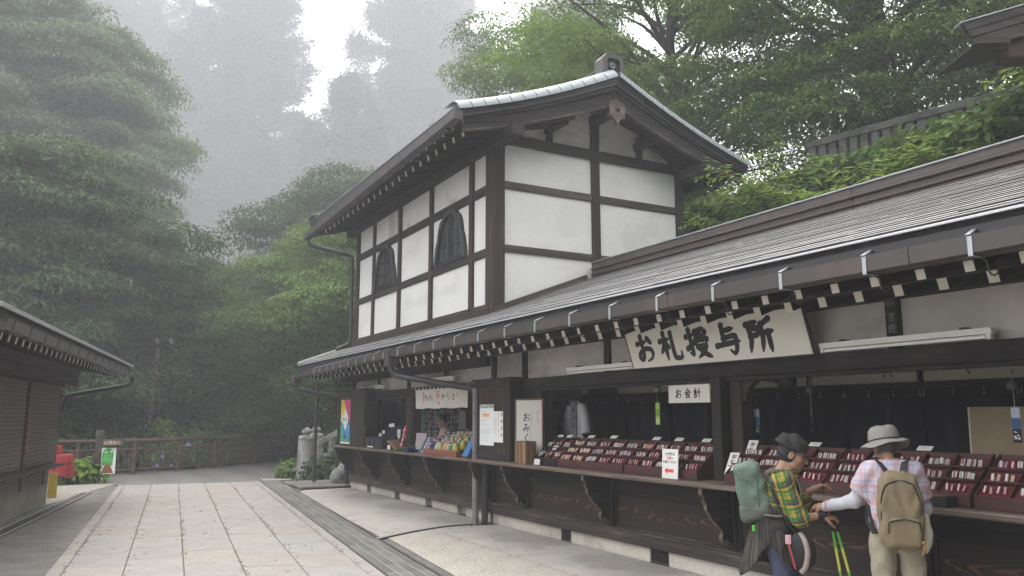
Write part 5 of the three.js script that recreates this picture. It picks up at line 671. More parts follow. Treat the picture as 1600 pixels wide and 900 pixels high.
{ // navy curtains on hooks across the back
  const gaps = [[-11.4, -9.75], [-9.72, -8.84], [-8.74, -8.04], [-8.0, -6.86], [-6.82, -5.93], [-5.9, -5.03], [-4.99, -4.1], [-4.06, -2.6]], wh = ['navy curtain at the far left, behind the hanging shirts', 'navy curtain left of the green-tagged wind chime', 'navy curtain behind the checkout sign', 'navy curtain directly right of the main post', 'navy curtain behind the woman in the black cap', 'navy curtain left of the man in the sun hat', 'navy curtain between the man and the tan board', 'navy curtain behind the tan board at the right edge'];
  gaps.forEach(([a, b], i) => { const w = b - a, g = plane(w, 1.15, 40, 10), p = g.attributes.position, nh = Math.max(3, Math.round(w / 0.3)); for (let j = 0; j < p.count; j++) { const x = p.getX(j) / w + 0.5, dn = 0.5 - p.getY(j) / 1.15; p.setZ(j, 0.022 * Math.sin(x * 11 + i) * dn + 0.016 * Math.sin(x * 27 + i * 2) * (0.3 + dn) + 0.025 * Math.cos(x * nh * 2 * PI) * (1 - dn)); p.setY(j, p.getY(j) - 0.035 * Math.pow(Math.sin(x * nh * PI), 2) * Math.pow(1 - dn, 5)); } g.computeVertexNormals();
    const t = grp('navy_curtain', wh[i], 'curtain', [7.34, 1.3, (a + b) / 2], 'navy curtains hung on hooks'); const o = part(t, 'cloth', g, M.navy); o.rotation.y = -PI / 2; for (let k = 0; k <= nh; k++) { const h = part(t, 'clip', cbox(0.016, 0.028, 0.012, 0.004), M.galv); h.position.set(-0.02, 0.565, -w / 2 + w * k / nh); part(h, 'wire', tube([[0, 0.01, 0], [0, 0.06, 0]], 0.002, 4), M.galv); } });
  const cb = grp('tan_board', 'tan pinboard leaning on the navy curtains at the right edge', 'board'); const o = part(cb, 'panel', cbox(1.5, 0.72, 0.02, 0.004), mat({ color: lin(0.42, 0.32, 0.21), t: T.cloth })); street(o, 7.22, 1.38, -3.74, -0.03); const e = part(cb, 'edge_strip', cbox(0.016, 0.72, 0.024, 0.003).translate(-0.757, 0, 0), M.cream); street(e, 7.22, 1.38, -3.74, -0.03); rebase(cb, 7.22, 1.02, -3.74);
  const hang = (label, x, z, yTop, hem, half, sleeve, m) => { const t = grp('hanging_shirt', label, 'shirt', [x, hem, z]); const H = yTop - hem, n = 24, pos = [], idx = []; const out = (v) => { const y = v * H; const wd = v > 0.93 ? lerp(half * 0.8, 0.07, (v - 0.93) / 0.07) : v > 0.62 ? lerp(half * 0.86, half * 0.8, (v - 0.62) / 0.31) : lerp(half, half * 0.86, v / 0.62); return wd; }; for (let j = 0; j <= 20; j++) for (let i = 0; i <= n; i++) { const a = i / n * 2 * PI, v = j / 20, w = out(v); pos.push(Math.sin(a) * (0.055 + 0.012 * Math.sin(a * 5 + v * 3)), v * H, Math.cos(a) * w * (1 + 0.03 * Math.sin(v * 9))); } for (let j = 0; j < 20; j++) for (let i = 0; i < n; i++) { const a = j * (n + 1) + i; idx.push(a, a + 1, a + n + 1, a + 1, a + n + 2, a + n + 1); } const g = new THREE.BufferGeometry(); g.setAttribute('position', new THREE.Float32BufferAttribute(pos, 3)); g.setIndex(idx); g.computeVertexNormals(); part(t, 'body', g, m); for (const s of [-1, 1]) part(t, 'sleeve', taper([[0, H * 0.93, s * half * 0.66], [0, H * 0.93 - sleeve * 0.5, s * half * 1.06], [0, H * 0.93 - sleeve, s * half * 1.28]], 0.075, 0.085, 10, 8), m); part(t, 'hanger', tube([[0, H - 0.03, -0.15], [0, H + 0.02, 0], [0, H - 0.03, 0.15]], 0.006, 5, 8), M.iron); part(t, 'hanger_hook', tube([[0, H + 0.01, 0], [0, H + 0.08, 0], [0.02, H + 0.11, 0], [0.035, H + 0.09, 0]], 0.005, 5, 8), M.iron); return t; };
  const ts = hang('black printed shirt on a hanger against the green cloth', 6.6, -10.55, 1.9, 1.22, 0.24, 0.27, mat({ color: lin(0.012, 0.012, 0.013), roughness: 0.95 })); const pr = part(ts, 'print', plane(0.2, 0.28), canvasMat(128, 180, (g, w, h) => { g.fillStyle = '#0f0f10'; g.fillRect(0, 0, w, h); g.fillStyle = '#c9c9c2'; g.fillRect(60, 8, 50, 120); g.fillStyle = '#222'; column(g, '山頂', 64, 14, 40, 0.12, 1.2, 1); g.fillStyle = '#b9c0a8'; g.fillRect(0, 132, w, 46); fine(g, 8, 140, 110, 30, false, 2, '#333'); })); pr.position.set(-0.075, 0.42, 0.05); pr.rotation.y = -PI / 2;
  const rb = hang('long grey printed robe on a hanger right of the black shirt', 6.55, -9.96, 1.88, 0.97, 0.2, 0.4, mat({ color: lin(0.62, 0.61, 0.63), t: T.cloth, roughness: 0.95 })); const p2 = part(rb, 'print', plane(0.14, 0.5), canvasMat(96, 320, (g, w, h) => { g.fillStyle = '#8b8b90'; g.fillRect(0, 0, w, h); g.fillStyle = '#24252b'; column(g, '御頂山', 30, 60, 56, 0.13, 1.15, 1); g.fillRect(56, 30, 16, 60); })); p2.position.set(-0.078, 0.66, 0.03); p2.rotation.y = -PI / 2;
  const gc = solo('green_cloth', 'pale green cloth hung behind the two shirts', 'cloth', (() => { const g = plane(1.1, 0.85, 20, 6), p = g.attributes.position; for (let i = 0; i < p.count; i++) p.setZ(i, 0.02 * Math.sin(p.getX(i) * 14)); g.computeVertexNormals(); return g; })(), mat({ color: lin(0.4, 0.5, 0.31), t: T.cloth, roughness: 1 })); street(gc, 6.9, 1.68, -10.9);
  const lb = solo('pale_transom', 'pale board above the green cloth by the shirts', 'board', bb(6.92, 6.95, 2.0, 2.3, -11.5, -10.2, 0.004), M.cream);
}
{ // wind chimes with paper tags
  const chime = (label, z, y, col, edge, wide) => { const t = grp('wind_chime', label, 'wind chime', [6.28, y, z]); part(t, 'hook', tube([[0, 0.12, 0], [0.01, 0.1, 0.01], [0.0, 0.085, 0]], 0.004, 5, 8), M.iron); part(t, 'string', tube([[0, 0.1, 0], [0, -0.24, 0]], 0.0015, 4), M.white); part(t, 'bell', lathe([[0.004, 0.035], [0.03, 0.028], [0.042, 0.006], [0.042, -0.02], [0.034, -0.036], [0.031, -0.036], [0.038, -0.018], [0.038, 0.005], [0.027, 0.024], [0.0, 0.03]], 20), wide ? new THREE.MeshPhysicalMaterial({ color: lin(0.5, 0.5, 0.42), roughness: 0.15, transmission: 0.5, thickness: 0, side: 2 }) : M.iron); const tg = part(t, 'paper_tag', plane(0.055, 0.26), canvasMat(48, 224, (g, w, h) => { const [a, b, c] = col; g.fillStyle = a; g.fillRect(0, 0, w, h * 0.34); g.fillStyle = b; g.fillRect(0, h * 0.3, w, h * 0.36); g.fillStyle = c; g.fillRect(0, h * 0.62, w, h * 0.38); g.fillStyle = '#dfe6e2'; for (let i = 0; i < 9; i++) { g.beginPath(); g.ellipse(10 + tick() * 28, h * 0.68 + tick() * 50, 3 + 6 * tick(), 3 + 5 * tick(), 0, 0, 7); g.fill(); } fine(g, 18, 10, 12, 40, true, 1, '#445'); })); tg.position.set(0, -0.3, 0); tg.rotation.y = -PI / 2 + edge; };
  chime('wind chime with a yellow-green tag left of the checkout sign', -7.77, 1.99, ['#9fc23c', '#7ea534', '#b6cc6a'], 0.4, true); chime('wind chime with a blue tag just right of the main post', -6.17, 1.9, ['#aebfd2', '#4d79a4', '#17262c'], 0.5, false); chime('wind chime with its tag seen edge-on above the woman', -5.46, 1.91, ['#c6ccd0', '#8d979c', '#30373a'], 1.25 + 0.75, false); chime('wind chime with a blue tag near the right edge before the tan board', -3.55, 1.89, ['#b6c0d4', '#41608f', '#16202c'], 0.55, false);
  for (const [z, n] of [[-5.75, 'single'], [-4.6, 'paired'], [-4.53, 'paired'], [-3.85, 'lone']]) solo('ceiling_hook', 'empty iron hook under the lintel between the wind chimes', 'hook', tube([[6.2, 2.06, z], [6.2, 2.03, z], [6.21, 2.0, z + 0.01], [6.2, 1.985, z + 0.02], [6.19, 2.0, z + 0.03]], 0.005, 5, 12), M.iron, [0, 0, 0], 'empty hooks under the lintel').position.set(0, 0, 0);
  const sp = grp('hanging_speaker', 'dark speaker hanging under the lintel right of the main post', 'speaker', [6.45, 2.02, -6.0]); part(sp, 'bracket', tube([[-0.1, 0.05, -0.25], [0, 0.02, -0.12], [0, 0, 0]], 0.03, 8, 10), M.iron); part(sp, 'body', lathe([[0.0, 0.09], [0.09, 0.08], [0.1, 0.0], [0.085, -0.07], [0, -0.08]], 16).translate(0, 0, 0.1), M.iron);
}
// ---------- trays of charms ----------
const CH = { white: lin(0.62, 0.6, 0.56), cream: lin(0.55, 0.42, 0.24), red: lin(0.22, 0.022, 0.035), pink: lin(0.36, 0.13, 0.17), purple: lin(0.24, 0.17, 0.28), orange: lin(0.5, 0.17, 0.05), grey: lin(0.32, 0.31, 0.3) }, CM = Object.fromEntries(Object.entries(CH).map(([k, c]) => [k, mat({ color: c, roughness: 0.6 })]));
const charmG = [cbox(0.028, 0.06, 0.012, 0.004), cbox(0.024, 0.056, 0.016, 0.004), cbox(0.036, 0.05, 0.01, 0.003)], stripeG = cbox(0.012, 0.05, 0.002, 0.0005);
const A0 = V3(5.76, 1.075, 0), A1 = V3(6.08, 1.335, 0), TL = A1.clone().sub(A0), TN = V3(-TL.y, TL.x, 0).normalize(), tA = Math.atan2(TL.y, TL.x);
function tray(name, label, z0, z1, cols, m, rows, fill, where) {
  const t = grp(name, label, 'tray'), L = TL.length(), W = z1 - z0, dv = (u0, u1, v0, v1, h) => { const g = cbox(L * (v1 - v0), h, W * (u1 - u0), 0.003); g.translate(0, h / 2, 0); g.rotateZ(tA); const p = A0.clone().addScaledVector(TL, (v0 + v1) / 2); return g.translate(p.x, p.y, z0 + W * (u0 + u1) / 2); };
  part(t, 'tray_bottom', dv(0, 1, 0, 1, 0.012), m); part(t, 'front_board', bb(5.735, 5.758, 1.003, 1.1, z0, z1, 0.004), m); part(t, 'back_board', bb(6.085, 6.1, 1.0, 1.375, z0, z1, 0.004), m); for (const u of [0, 1]) part(t, 'side_board', extrude([[5.745, 1.003], [6.09, 1.003], [6.09, 1.38], [5.745, 1.105]], 0.014, 0.003).translate(0, 0, u ? z1 - 0.008 : z0 + 0.008), m);
  const du = 0.006 / W; for (let c = 1; c < cols; c++) part(t, 'divider', dv(c / cols - du, c / cols + du, 0.02, 1, 0.05), m); for (let r = 1; r < rows; r++) part(t, 'divider', dv(0, 1, r / rows - 0.02, r / rows + 0.02, 0.048), m);
  for (let r = 0; r < rows; r++) for (let c = 0; c < cols; c++) {
    const f = fill(r, c); if (!f) continue; const [kind, n] = f, cw = W / cols; if (kind !== 'white' || R() < 0.6) part(t, 'red_lining', dv((c + 0.04) / cols, (c + 0.96) / cols, (r + 0.06) / rows, (r + 0.94) / rows, 0.016), M.redCloth);
    for (let i = 0; i < n; i++) { const z = z0 + c * cw + cw * (0.14 + 0.72 * (i + 0.5) / n) + rr(-0.006, 0.006), v = (r + 0.42 + rr(-0.06, 0.06)) / rows, p = A0.clone().addScaledVector(TL, v).addScaledVector(TN, 0.03); const k = kind === 'mix' ? ['white', 'red', 'pink', 'grey', 'purple'][Math.floor(R() * 5)] : kind; const o = solo('charm_packet', `${{ grey: 'grey-white', mix: 'mixed' }[k] ?? k} charm packets in the ${['front', 'middle', 'back'][r]} row of the ${where}`, 'charm', charmG[(r + c) % 3], CM[k], [p.x, p.y, z], `${k} charms, ${['front', 'middle', 'back'][r]} row, ${where}`); o.rotation.set(0, -PI / 2 + rr(-0.25, 0.25), 0); o.rotateX(-PI / 2 + tA + rr(0.25, 0.6)); part(o, 'printed_strip', stripeG, i % 2 ? CM.grey : CM[k === 'white' ? 'red' : 'white']).position.set(0, 0.002, 0.0075); }
  }
  rebase(t, 5.9, 1.0, (z0 + z1) / 2); return t;
}
function card(label, z, y, x, w, h, tilt, n = 3) { const o = solo('price_card', label, 'card', cbox(w, h, 0.004, 0.001), M.white, [0, 0, 0], 'white price cards on the trays'); street(o, x, y, z, tilt); const f = part(o, 'print', plane(w * 0.9, h * 0.8).translate(0, 0, 0.0035), cardM); return o; }
const cardM = canvasMat(96, 48, (g, w, h) => { g.fillStyle = '#dcdad4'; g.fillRect(0, 0, w, h); fine(g, 12, 10, 70, 26, false, 2, '#333'); });
{
  const blackL = mat({ color: lin(0.012, 0.011, 0.012), roughness: 0.35 });
  tray('black_charm_tray', 'black lacquer tray of slips at the left end of the charm trays', -9.82, -9.22, 3, blackL, 2, (r, c) => [c === 1 ? 'red' : 'white', 3], 'black lacquer tray');
  const k1 = ['orange', 'cream', 'white', 'red', 'red', 'cream', 'cream', 'purple', 'pink', 'purple', 'cream', 'grey', 'mix', 'white', 'grey'];
  tray('charm_tray', 'dark red wooden charm tray with tan charms, beside the black tray', -9.2, -7.77, 5, M.lacquer, 3, (r, c) => [k1[r * 5 + c], r < 1 ? 4 : 5], 'tray beside the black lacquer tray');
  const k2 = ['red', 'pink', 'white', 'grey', 'red', 'white', 'red', 'mix', 'red', 'white', 'orange', 'cream', 'red', 'mix', 'grey'];
  tray('charm_tray', 'dark red wooden charm tray behind the red arrow card', -7.74, -6.5, 5, M.lacquer, 3, (r, c) => [k2[r * 5 + c], 4], 'tray behind the arrow card');
  const k3 = ['white', 'white', 'mix', 'red', 'white', 'grey', 'white', 'red', 'mix', 'grey', 'white', 'white', 'red', 'white', 'white'];
  tray('charm_tray', 'dark red wooden charm tray behind the woman with the green backpack', -6.1, -4.92, 4, M.lacquer, 3, (r, c) => (r === 0 && c < 2 ? null : [k3[r * 5 + c], 4]), 'tray behind the woman');
  tray('charm_tray', 'dark red wooden charm tray in front of the man in the sun hat', -4.9, -3.62, 5, M.lacquer, 3, (r, c) => [['mix', 'white', 'grey', 'white', 'red'][(r * 2 + c) % 5], 4], 'tray in front of the man');
  tray('charm_tray', 'dark red wooden charm tray at the right edge before the tan board', -3.59, -2.3, 5, M.lacquer, 3, (r, c) => [['red', 'cream', 'mix', 'grey', 'red'][(r + c * 2) % 5], 4], 'tray at the right edge');
  [[-9.7, 1.385, 6.11, 'back left corner of the black lacquer tray'], [-9.42, 1.39, 6.08, 'back right corner of the black lacquer tray'], [-8.95, 1.395, 6.12, 'back edge of the tan charm tray, at its left'], [-8.45, 1.4, 6.12, 'back edge of the tan charm tray, past its middle'], [-7.6, 1.4, 6.12, 'back edge, second left of the arrow card'], [-7.2, 1.4, 6.12, 'back edge left of the arrow card'], [-6.75, 1.4, 6.12, 'back edge behind the arrow card'], [-5.6, 1.4, 6.12, 'back edge just left of the black cap'], [-5.3, 1.4, 6.12, 'back edge just right of the black cap'], [-4.65, 1.4, 6.12, 'back edge left of the sun hat'], [-4.2, 1.4, 6.12, 'back edge right of the sun hat']].forEach(([z, y, x, l]) => card('white price card lying on the ' + l, z, y, x, 0.13, 0.055, -0.9));
  card('white price card standing before the black lacquer tray', -9.66, 1.045, 5.7, 0.15, 0.075, -0.15).userData.group = undefined; card('white price card across the middle of the black lacquer tray', -9.5, 1.235, 5.9, 0.13, 0.06, -0.6).userData.group = undefined;
  const ofuda = canvasMat(96, 224, (g, w, h) => { g.fillStyle = '#d6d5d2'; g.fillRect(0, 0, w, h); g.fillStyle = '#333'; column(g, '御札', 26, 20, 46, 0.12, 1.1, 1); fine(g, 70, 20, 14, 90, true, 1, '#444'); g.fillStyle = '#a5683c'; g.fillRect(10, 130, 76, 10); g.fillRect(42, 112, 12, 50); });
  [['lower white amulet card with a brown cross mark, left of the woman', 5.85, 1.19, -6.1], ['upper white amulet card with a brown cross mark, left of the woman', 6.03, 1.31, -6.02]].forEach(([l, x, y, z]) => { const o = solo('amulet_card', l, 'card', cbox(0.11, 0.25, 0.012, 0.002), M.white); street(o, x, y, z, -0.55, 0.2); part(o, 'print', plane(0.105, 0.245).translate(0, 0, 0.0085), ofuda); });
  const bx = grp('black_box', 'small black box with a tan top on the counter right of the man', 'box', [5.7, 1.002, -3.82]); part(bx, 'body', cbox(0.16, 0.075, 0.2, 0.004).translate(0, 0.038, 0), M.black); part(bx, 'top', cbox(0.13, 0.006, 0.15, 0.002).translate(0, 0.079, 0), M.woodTan);
}
// ---------- far stall goods ----------
{
  const navyB = mat({ color: lin(0.02, 0.022, 0.035), roughness: 0.5 });
  const d = grp('box_display', 'long dark display of boxed goods at the left of the far stall', 'display'); part(d, 'tray', bb(5.68, 6.0, 1.0, 1.06, -17.7, -15.85, 0.006), M.black); for (let i = 0; i < 10; i++) part(d, 'boxed_good', bb(5.72 + (i % 2) * 0.01, 5.9, 1.06, 1.22 + (i % 3) * 0.01, -17.5 + i * 0.16, -17.36 + i * 0.16, 0.005), i < 3 ? mat({ color: lin(0.45, 0.42, 0.48) }) : navyB); part(d, 'label', bb(5.675, 5.68, 1.02, 1.05, -16.7, -16.35, 0.001), M.white); rebase(d, 5.84, 1.0, -16.8);
  const rk = grp('dark_rack', 'stepped dark rack with white labels behind the boxed goods', 'rack'); for (let i = 0; i < 4; i++) part(rk, 'step', bb(5.95 + i * 0.07, 6.3, 1.0, 1.18 + i * 0.09, -16.75 + i * 0.05, -15.9, 0.005), navyB); for (const [z, y] of [[-16.5, 1.3], [-16.1, 1.44], [-15.95, 1.45], [-16.7, 1.24]]) part(rk, 'label', bb(5.93, 5.95, y, y + 0.07, z, z + 0.14, 0.002), M.white); rebase(rk, 6.1, 1.0, -16.3);
  const bg = (l, z, x) => { const o = grp('paper_bag', l, 'bag', [x, 1.0, z], 'white and navy paper bags on the stall'); part(o, 'body', extrude([[-0.1, 0], [0.1, 0], [0.1, 0.4], [-0.1, 0.4]], 0.1, 0.006).rotateY(-PI / 2), navyB); part(o, 'white_flap', extrude([[-0.085, 0.4], [0.085, 0.4], [0.085, 0.27], [0, 0.2], [-0.085, 0.27]], 0.006, 0.001).rotateY(-PI / 2).translate(-0.056, 0, 0), M.white); part(o, 'mark', new THREE.CylinderGeometry(0.03, 0.03, 0.004, 12).rotateZ(PI / 2).scale(1, 0.6, 1).translate(-0.06, 0.31, 0), navyB); }; bg('white and navy paper bag, left of the pair on the stall', -15.68, 6.05); bg('white and navy paper bag, right of the pair on the stall', -15.36, 6.05);
  const wt = grp('wooden_stand', 'low slanted wooden stand with a small white card on the stall counter', 'stand'); part(wt, 'slant', extrude([[0, 0], [0.5, 0.16], [0.5, 0.2], [0, 0.06]], 0.22, 0.005).rotateY(PI / 2).translate(5.78, 1.0, -15.55 + 0.55), M.woodTan); part(wt, 'card', bb(5.65, 5.66, 1.02, 1.1, -15.4, -15.25, 0.001), M.white); rebase(wt, 5.78, 1.0, -15.4);
  const rs = solo('red_sign_stick', 'narrow red upright sign with white lettering leaning on the stall post', 'sign', cbox(0.12, 0.5, 0.02, 0.003), mat({ color: lin(0.28, 0.03, 0.05) })); street(rs, 5.8, 1.24, -14.93, -0.15); rs.rotateZ(-0.2); part(rs, 'lettering', plane(0.1, 0.46).translate(0, 0, 0.012), canvasMat(64, 300, (g, w, h) => { g.fillStyle = '#9a2d3d'; g.fillRect(0, 0, w, h); g.fillStyle = '#e8dcd8'; column(g, '吉山会計', 10, 12, 44, 0.13, 1.5, 0); }));
  const pk = solo('pink_board', 'pale pink upright board beside the stall post', 'board', cbox(0.5, 0.34, 0.012, 0.003), mat({ color: lin(0.42, 0.36, 0.38) })); street(pk, 5.95, 1.18, -14.4, -0.1);
  const pt = grp('green_plate', 'round wooden plate with green leaves on the stall counter', 'plate', [5.75, 1.0, -14.85]); part(pt, 'plate', lathe([[0, 0.008], [0.12, 0.012], [0.17, 0.035], [0.175, 0.03], [0.12, 0], [0, 0]], 24), M.woodTan); for (let i = 0; i < 9; i++) part(pt, 'leaf', cbox(0.12, 0.006, 0.05, 0.002), mat({ color: lin(0.08, 0.22 + 0.02 * (i % 3), 0.06) })).position.set(Math.cos(i * 2.4) * 0.08, 0.035 + 0.004 * i, Math.sin(i * 2.4) * 0.08);
  const bd = grp('blue_dish', 'small bright blue dish with dark pine cones on the stall counter', 'dish', [5.72, 1.0, -14.3]); part(bd, 'dish', lathe([[0, 0.006], [0.1, 0.01], [0.15, 0.05], [0.156, 0.048], [0.11, 0], [0, 0]], 24), mat({ color: lin(0.03, 0.08, 0.3), roughness: 0.35 })); for (let i = 0; i < 3; i++) part(bd, 'cone', lathe([[0, 0], [0.035, 0.02], [0.04, 0.05], [0.02, 0.09], [0, 0.12]], 10).translate(0.05 * Math.cos(i * 2), 0.03, 0.06 * Math.sin(i * 2)), M.black);
  const stripM = canvasMat(32, 128, (g, w, h) => { for (let i = 0; i < 16; i++) { g.fillStyle = i % 2 ? '#c5c9d2' : '#59657e'; g.fillRect(0, i * 8, w, 8); } });
  for (let i = 0; i < 5; i++) { const o = solo('striped_pack', 'blue and white striped pack leaning in a row left of the coloured pouches', 'pack', cbox(0.09, 0.32, 0.03, 0.004), stripM, [0, 0, 0], 'striped packs leaning in a row'); street(o, 5.82 + 0.02 * i, 1.14, -13.95 + i * 0.1, -0.5); }
  const tr = grp('pouch_tray', 'red-brown slanted tray holding rows of coloured pouches', 'tray'); part(tr, 'base', bb(5.66, 6.2, 1.0, 1.05, -13.55, -12.15, 0.006), mat({ color: lin(0.16, 0.05, 0.03), roughness: 0.6 })); part(tr, 'front_board', bb(5.64, 5.66, 1.0, 1.1, -13.55, -12.15, 0.004), mat({ color: lin(0.22, 0.07, 0.04), roughness: 0.6 })); rebase(tr, 5.9, 1.0, -12.85);
  const pc = [[0.42, 0.2, 0.24, 'pink'], [0.05, 0.05, 0.12, 'navy'], [0.45, 0.43, 0.48, 'white'], [0.38, 0.42, 0.12, 'lime'], [0.5, 0.24, 0.14, 'salmon'], [0.5, 0.34, 0.22, 'peach'], [0.04, 0.2, 0.13, 'green'], [0.5, 0.42, 0.07, 'yellow']], pg = lathe([[0, 0], [0.05, 0.01], [0.06, 0.05], [0.055, 0.12], [0.03, 0.15], [0.045, 0.175], [0, 0.16]], 12);
  pc.forEach(([r, g, b, n], i) => { for (let k = 0; k < 5; k++) { const o = solo('coloured_pouch', `small ${n} pouch in the row of ${n} pouches on the slanted tray`, 'pouch', pg, mat({ color: lin(r, g, b), roughness: 0.8 }), [5.72 + k * 0.1, 1.05 + k * 0.045, -13.44 + i * 0.165 + rr(-0.01, 0.01)], `row of ${n} pouches`); o.rotation.set(0, rr(0, 3), 0.2); part(o, 'drawstring', new THREE.TorusGeometry(0.032, 0.006, 5, 12).rotateX(PI / 2).translate(0, 0.15, 0), CM.white); } });
  const br = grp('brochure_holder', 'slanted holder with blue brochures at the right end of the far stall', 'holder'); part(br, 'holder', bar([5.68, 1.0, -11.98], [5.9, 1.3, -11.98], 0.02, 0.02), M.woodTan); for (let i = 0; i < 3; i++) { const o = part(br, 'brochure', cbox(0.2, 0.28, 0.006, 0.001), canvasMat(64, 96, (g, w, h) => { g.fillStyle = '#3f6ea6'; g.fillRect(0, 0, w, h); g.fillStyle = '#cdd9e4'; g.beginPath(); g.moveTo(0, 70); g.lineTo(22, 40); g.lineTo(40, 66); g.lineTo(64, 48); g.lineTo(64, 80); g.lineTo(0, 80); g.fill(); fine(g, 8, 8, 48, 16, false, 2, '#eef'); })); street(o, 5.72 + i * 0.03, 1.15, -11.86, -0.5); } rebase(br, 5.8, 1.0, -11.9);
  // inside: patterned hanging, green drapes, scroll, side screen
  const ph = solo('patterned_hanging', 'black and white leaf-patterned hanging behind the clerk', 'hanging', (() => { const g = plane(1.75, 1.0, 30, 2), p = g.attributes.position; for (let i = 0; i < p.count; i++) p.setZ(i, 0.015 * Math.sin(p.getX(i) * 12)); g.computeVertexNormals(); return g; })(), canvasMat(512, 300, (g, w, h) => { g.fillStyle = '#14171a'; g.fillRect(0, 0, w, h); for (let i = 0; i < 150; i++) { const x = (i % 15) * 36 + 8 + tick() * 14, y = Math.floor(i / 15) * 32 + tick() * 12, a = tick() * 6; g.fillStyle = ['#8b8f88', '#a6a89e', '#6c7270'][i % 3]; for (let k = 0; k < 4; k++) { g.beginPath(); g.ellipse(x + 9 * Math.cos(a + k * 1.3), y + 9 * Math.sin(a + k * 1.3), 11, 4.5, a + k * 1.3, 0, 7); g.fill(); } } })); street(ph, 6.98, 1.5, -15.75);
  const drape = (l, z0, z1, x) => { const g = plane(z1 - z0, 1.0, 20, 2), p = g.attributes.position; for (let i = 0; i < p.count; i++) p.setZ(i, 0.03 * Math.sin(p.getX(i) * 32)); g.computeVertexNormals(); const o = solo('green_drape', l, 'drape', g, mat({ color: lin(0.16, 0.27, 0.17), t: T.cloth, roughness: 1 })); street(o, x, 1.5, (z0 + z1) / 2); }; drape('green drape left of the stall post', -17.95, -17.05, 6.8); drape('green drape right of the stall post, beside the patterned hanging', -17.0, -16.62, 6.95);
  const dk = solo('dark_back_cloth', 'black cloth lining the back of the far stall on the left', 'cloth', bb(6.62, 6.64, 1.0, 2.05, -18.7, -17.4, 0), M.navy); const dk2 = solo('dark_back_cloth', 'dark cloth behind the boxes at the right of the clerk', 'cloth', bb(7.2, 7.22, 1.0, 2.05, -14.9, -13.2, 0), M.wood);
  const sc = solo('hanging_scroll', 'pale scroll with a dark picture strip inside the far stall', 'scroll', plane(0.6, 0.56), canvasMat(160, 150, (g, w, h) => { g.fillStyle = '#c3b695'; g.fillRect(0, 0, w, h); g.fillStyle = '#d2c9b0'; g.fillRect(8, 8, 144, 134); g.fillStyle = '#4b4347'; g.fillRect(104, 14, 26, 120); g.fillStyle = '#3d3a5e'; g.fillRect(96, 88, 40, 40); fine(g, 24, 20, 60, 110, false, 7, '#665'); })); street(sc, 6.45, 1.76, -18.25, 0, 0.1);
  for (const [l, z] of [['clear glass lamp globe hanging left inside the far stall', -17.3], ['clear glass lamp globe hanging right inside the far stall', -16.75]]) { const o = grp('glass_globe', l, 'lamp globe', [6.4, 1.98, z]); part(o, 'globe', new THREE.SphereGeometry(0.06, 16, 12), new THREE.MeshPhysicalMaterial({ color: lin(0.7, 0.72, 0.7), roughness: 0.08, transmission: 0.8, thickness: 0, side: 2 })); part(o, 'cord', tube([[0, 0.05, 0], [0, 0.3, 0]], 0.004, 4), M.iron); }
  const pn = solo('hanging_card_panel', 'narrow pale card on the brown board right of the clerk', 'card', bb(6.9, 6.91, 1.4, 1.78, -14.75, -14.45, 0.002), M.cream);
  const cf = grp('chair_back', 'metal tube chair back behind the clerk', 'chair', [6.75, 0.2, -14.2]); part(cf, 'frame', tube([[0, 0, -0.2], [0, 1.15, -0.2], [0, 1.22, -0.1], [0, 1.22, 0.1], [0, 1.15, 0.2], [0, 0, 0.2]], 0.014, 6, 30), M.galv); part(cf, 'pad', cbox(0.04, 0.3, 0.36, 0.01).translate(0, 0.95, 0), M.black); part(cf, 'seat', cbox(0.4, 0.04, 0.4, 0.01).translate(0.2, 0.5, 0), M.black);
}
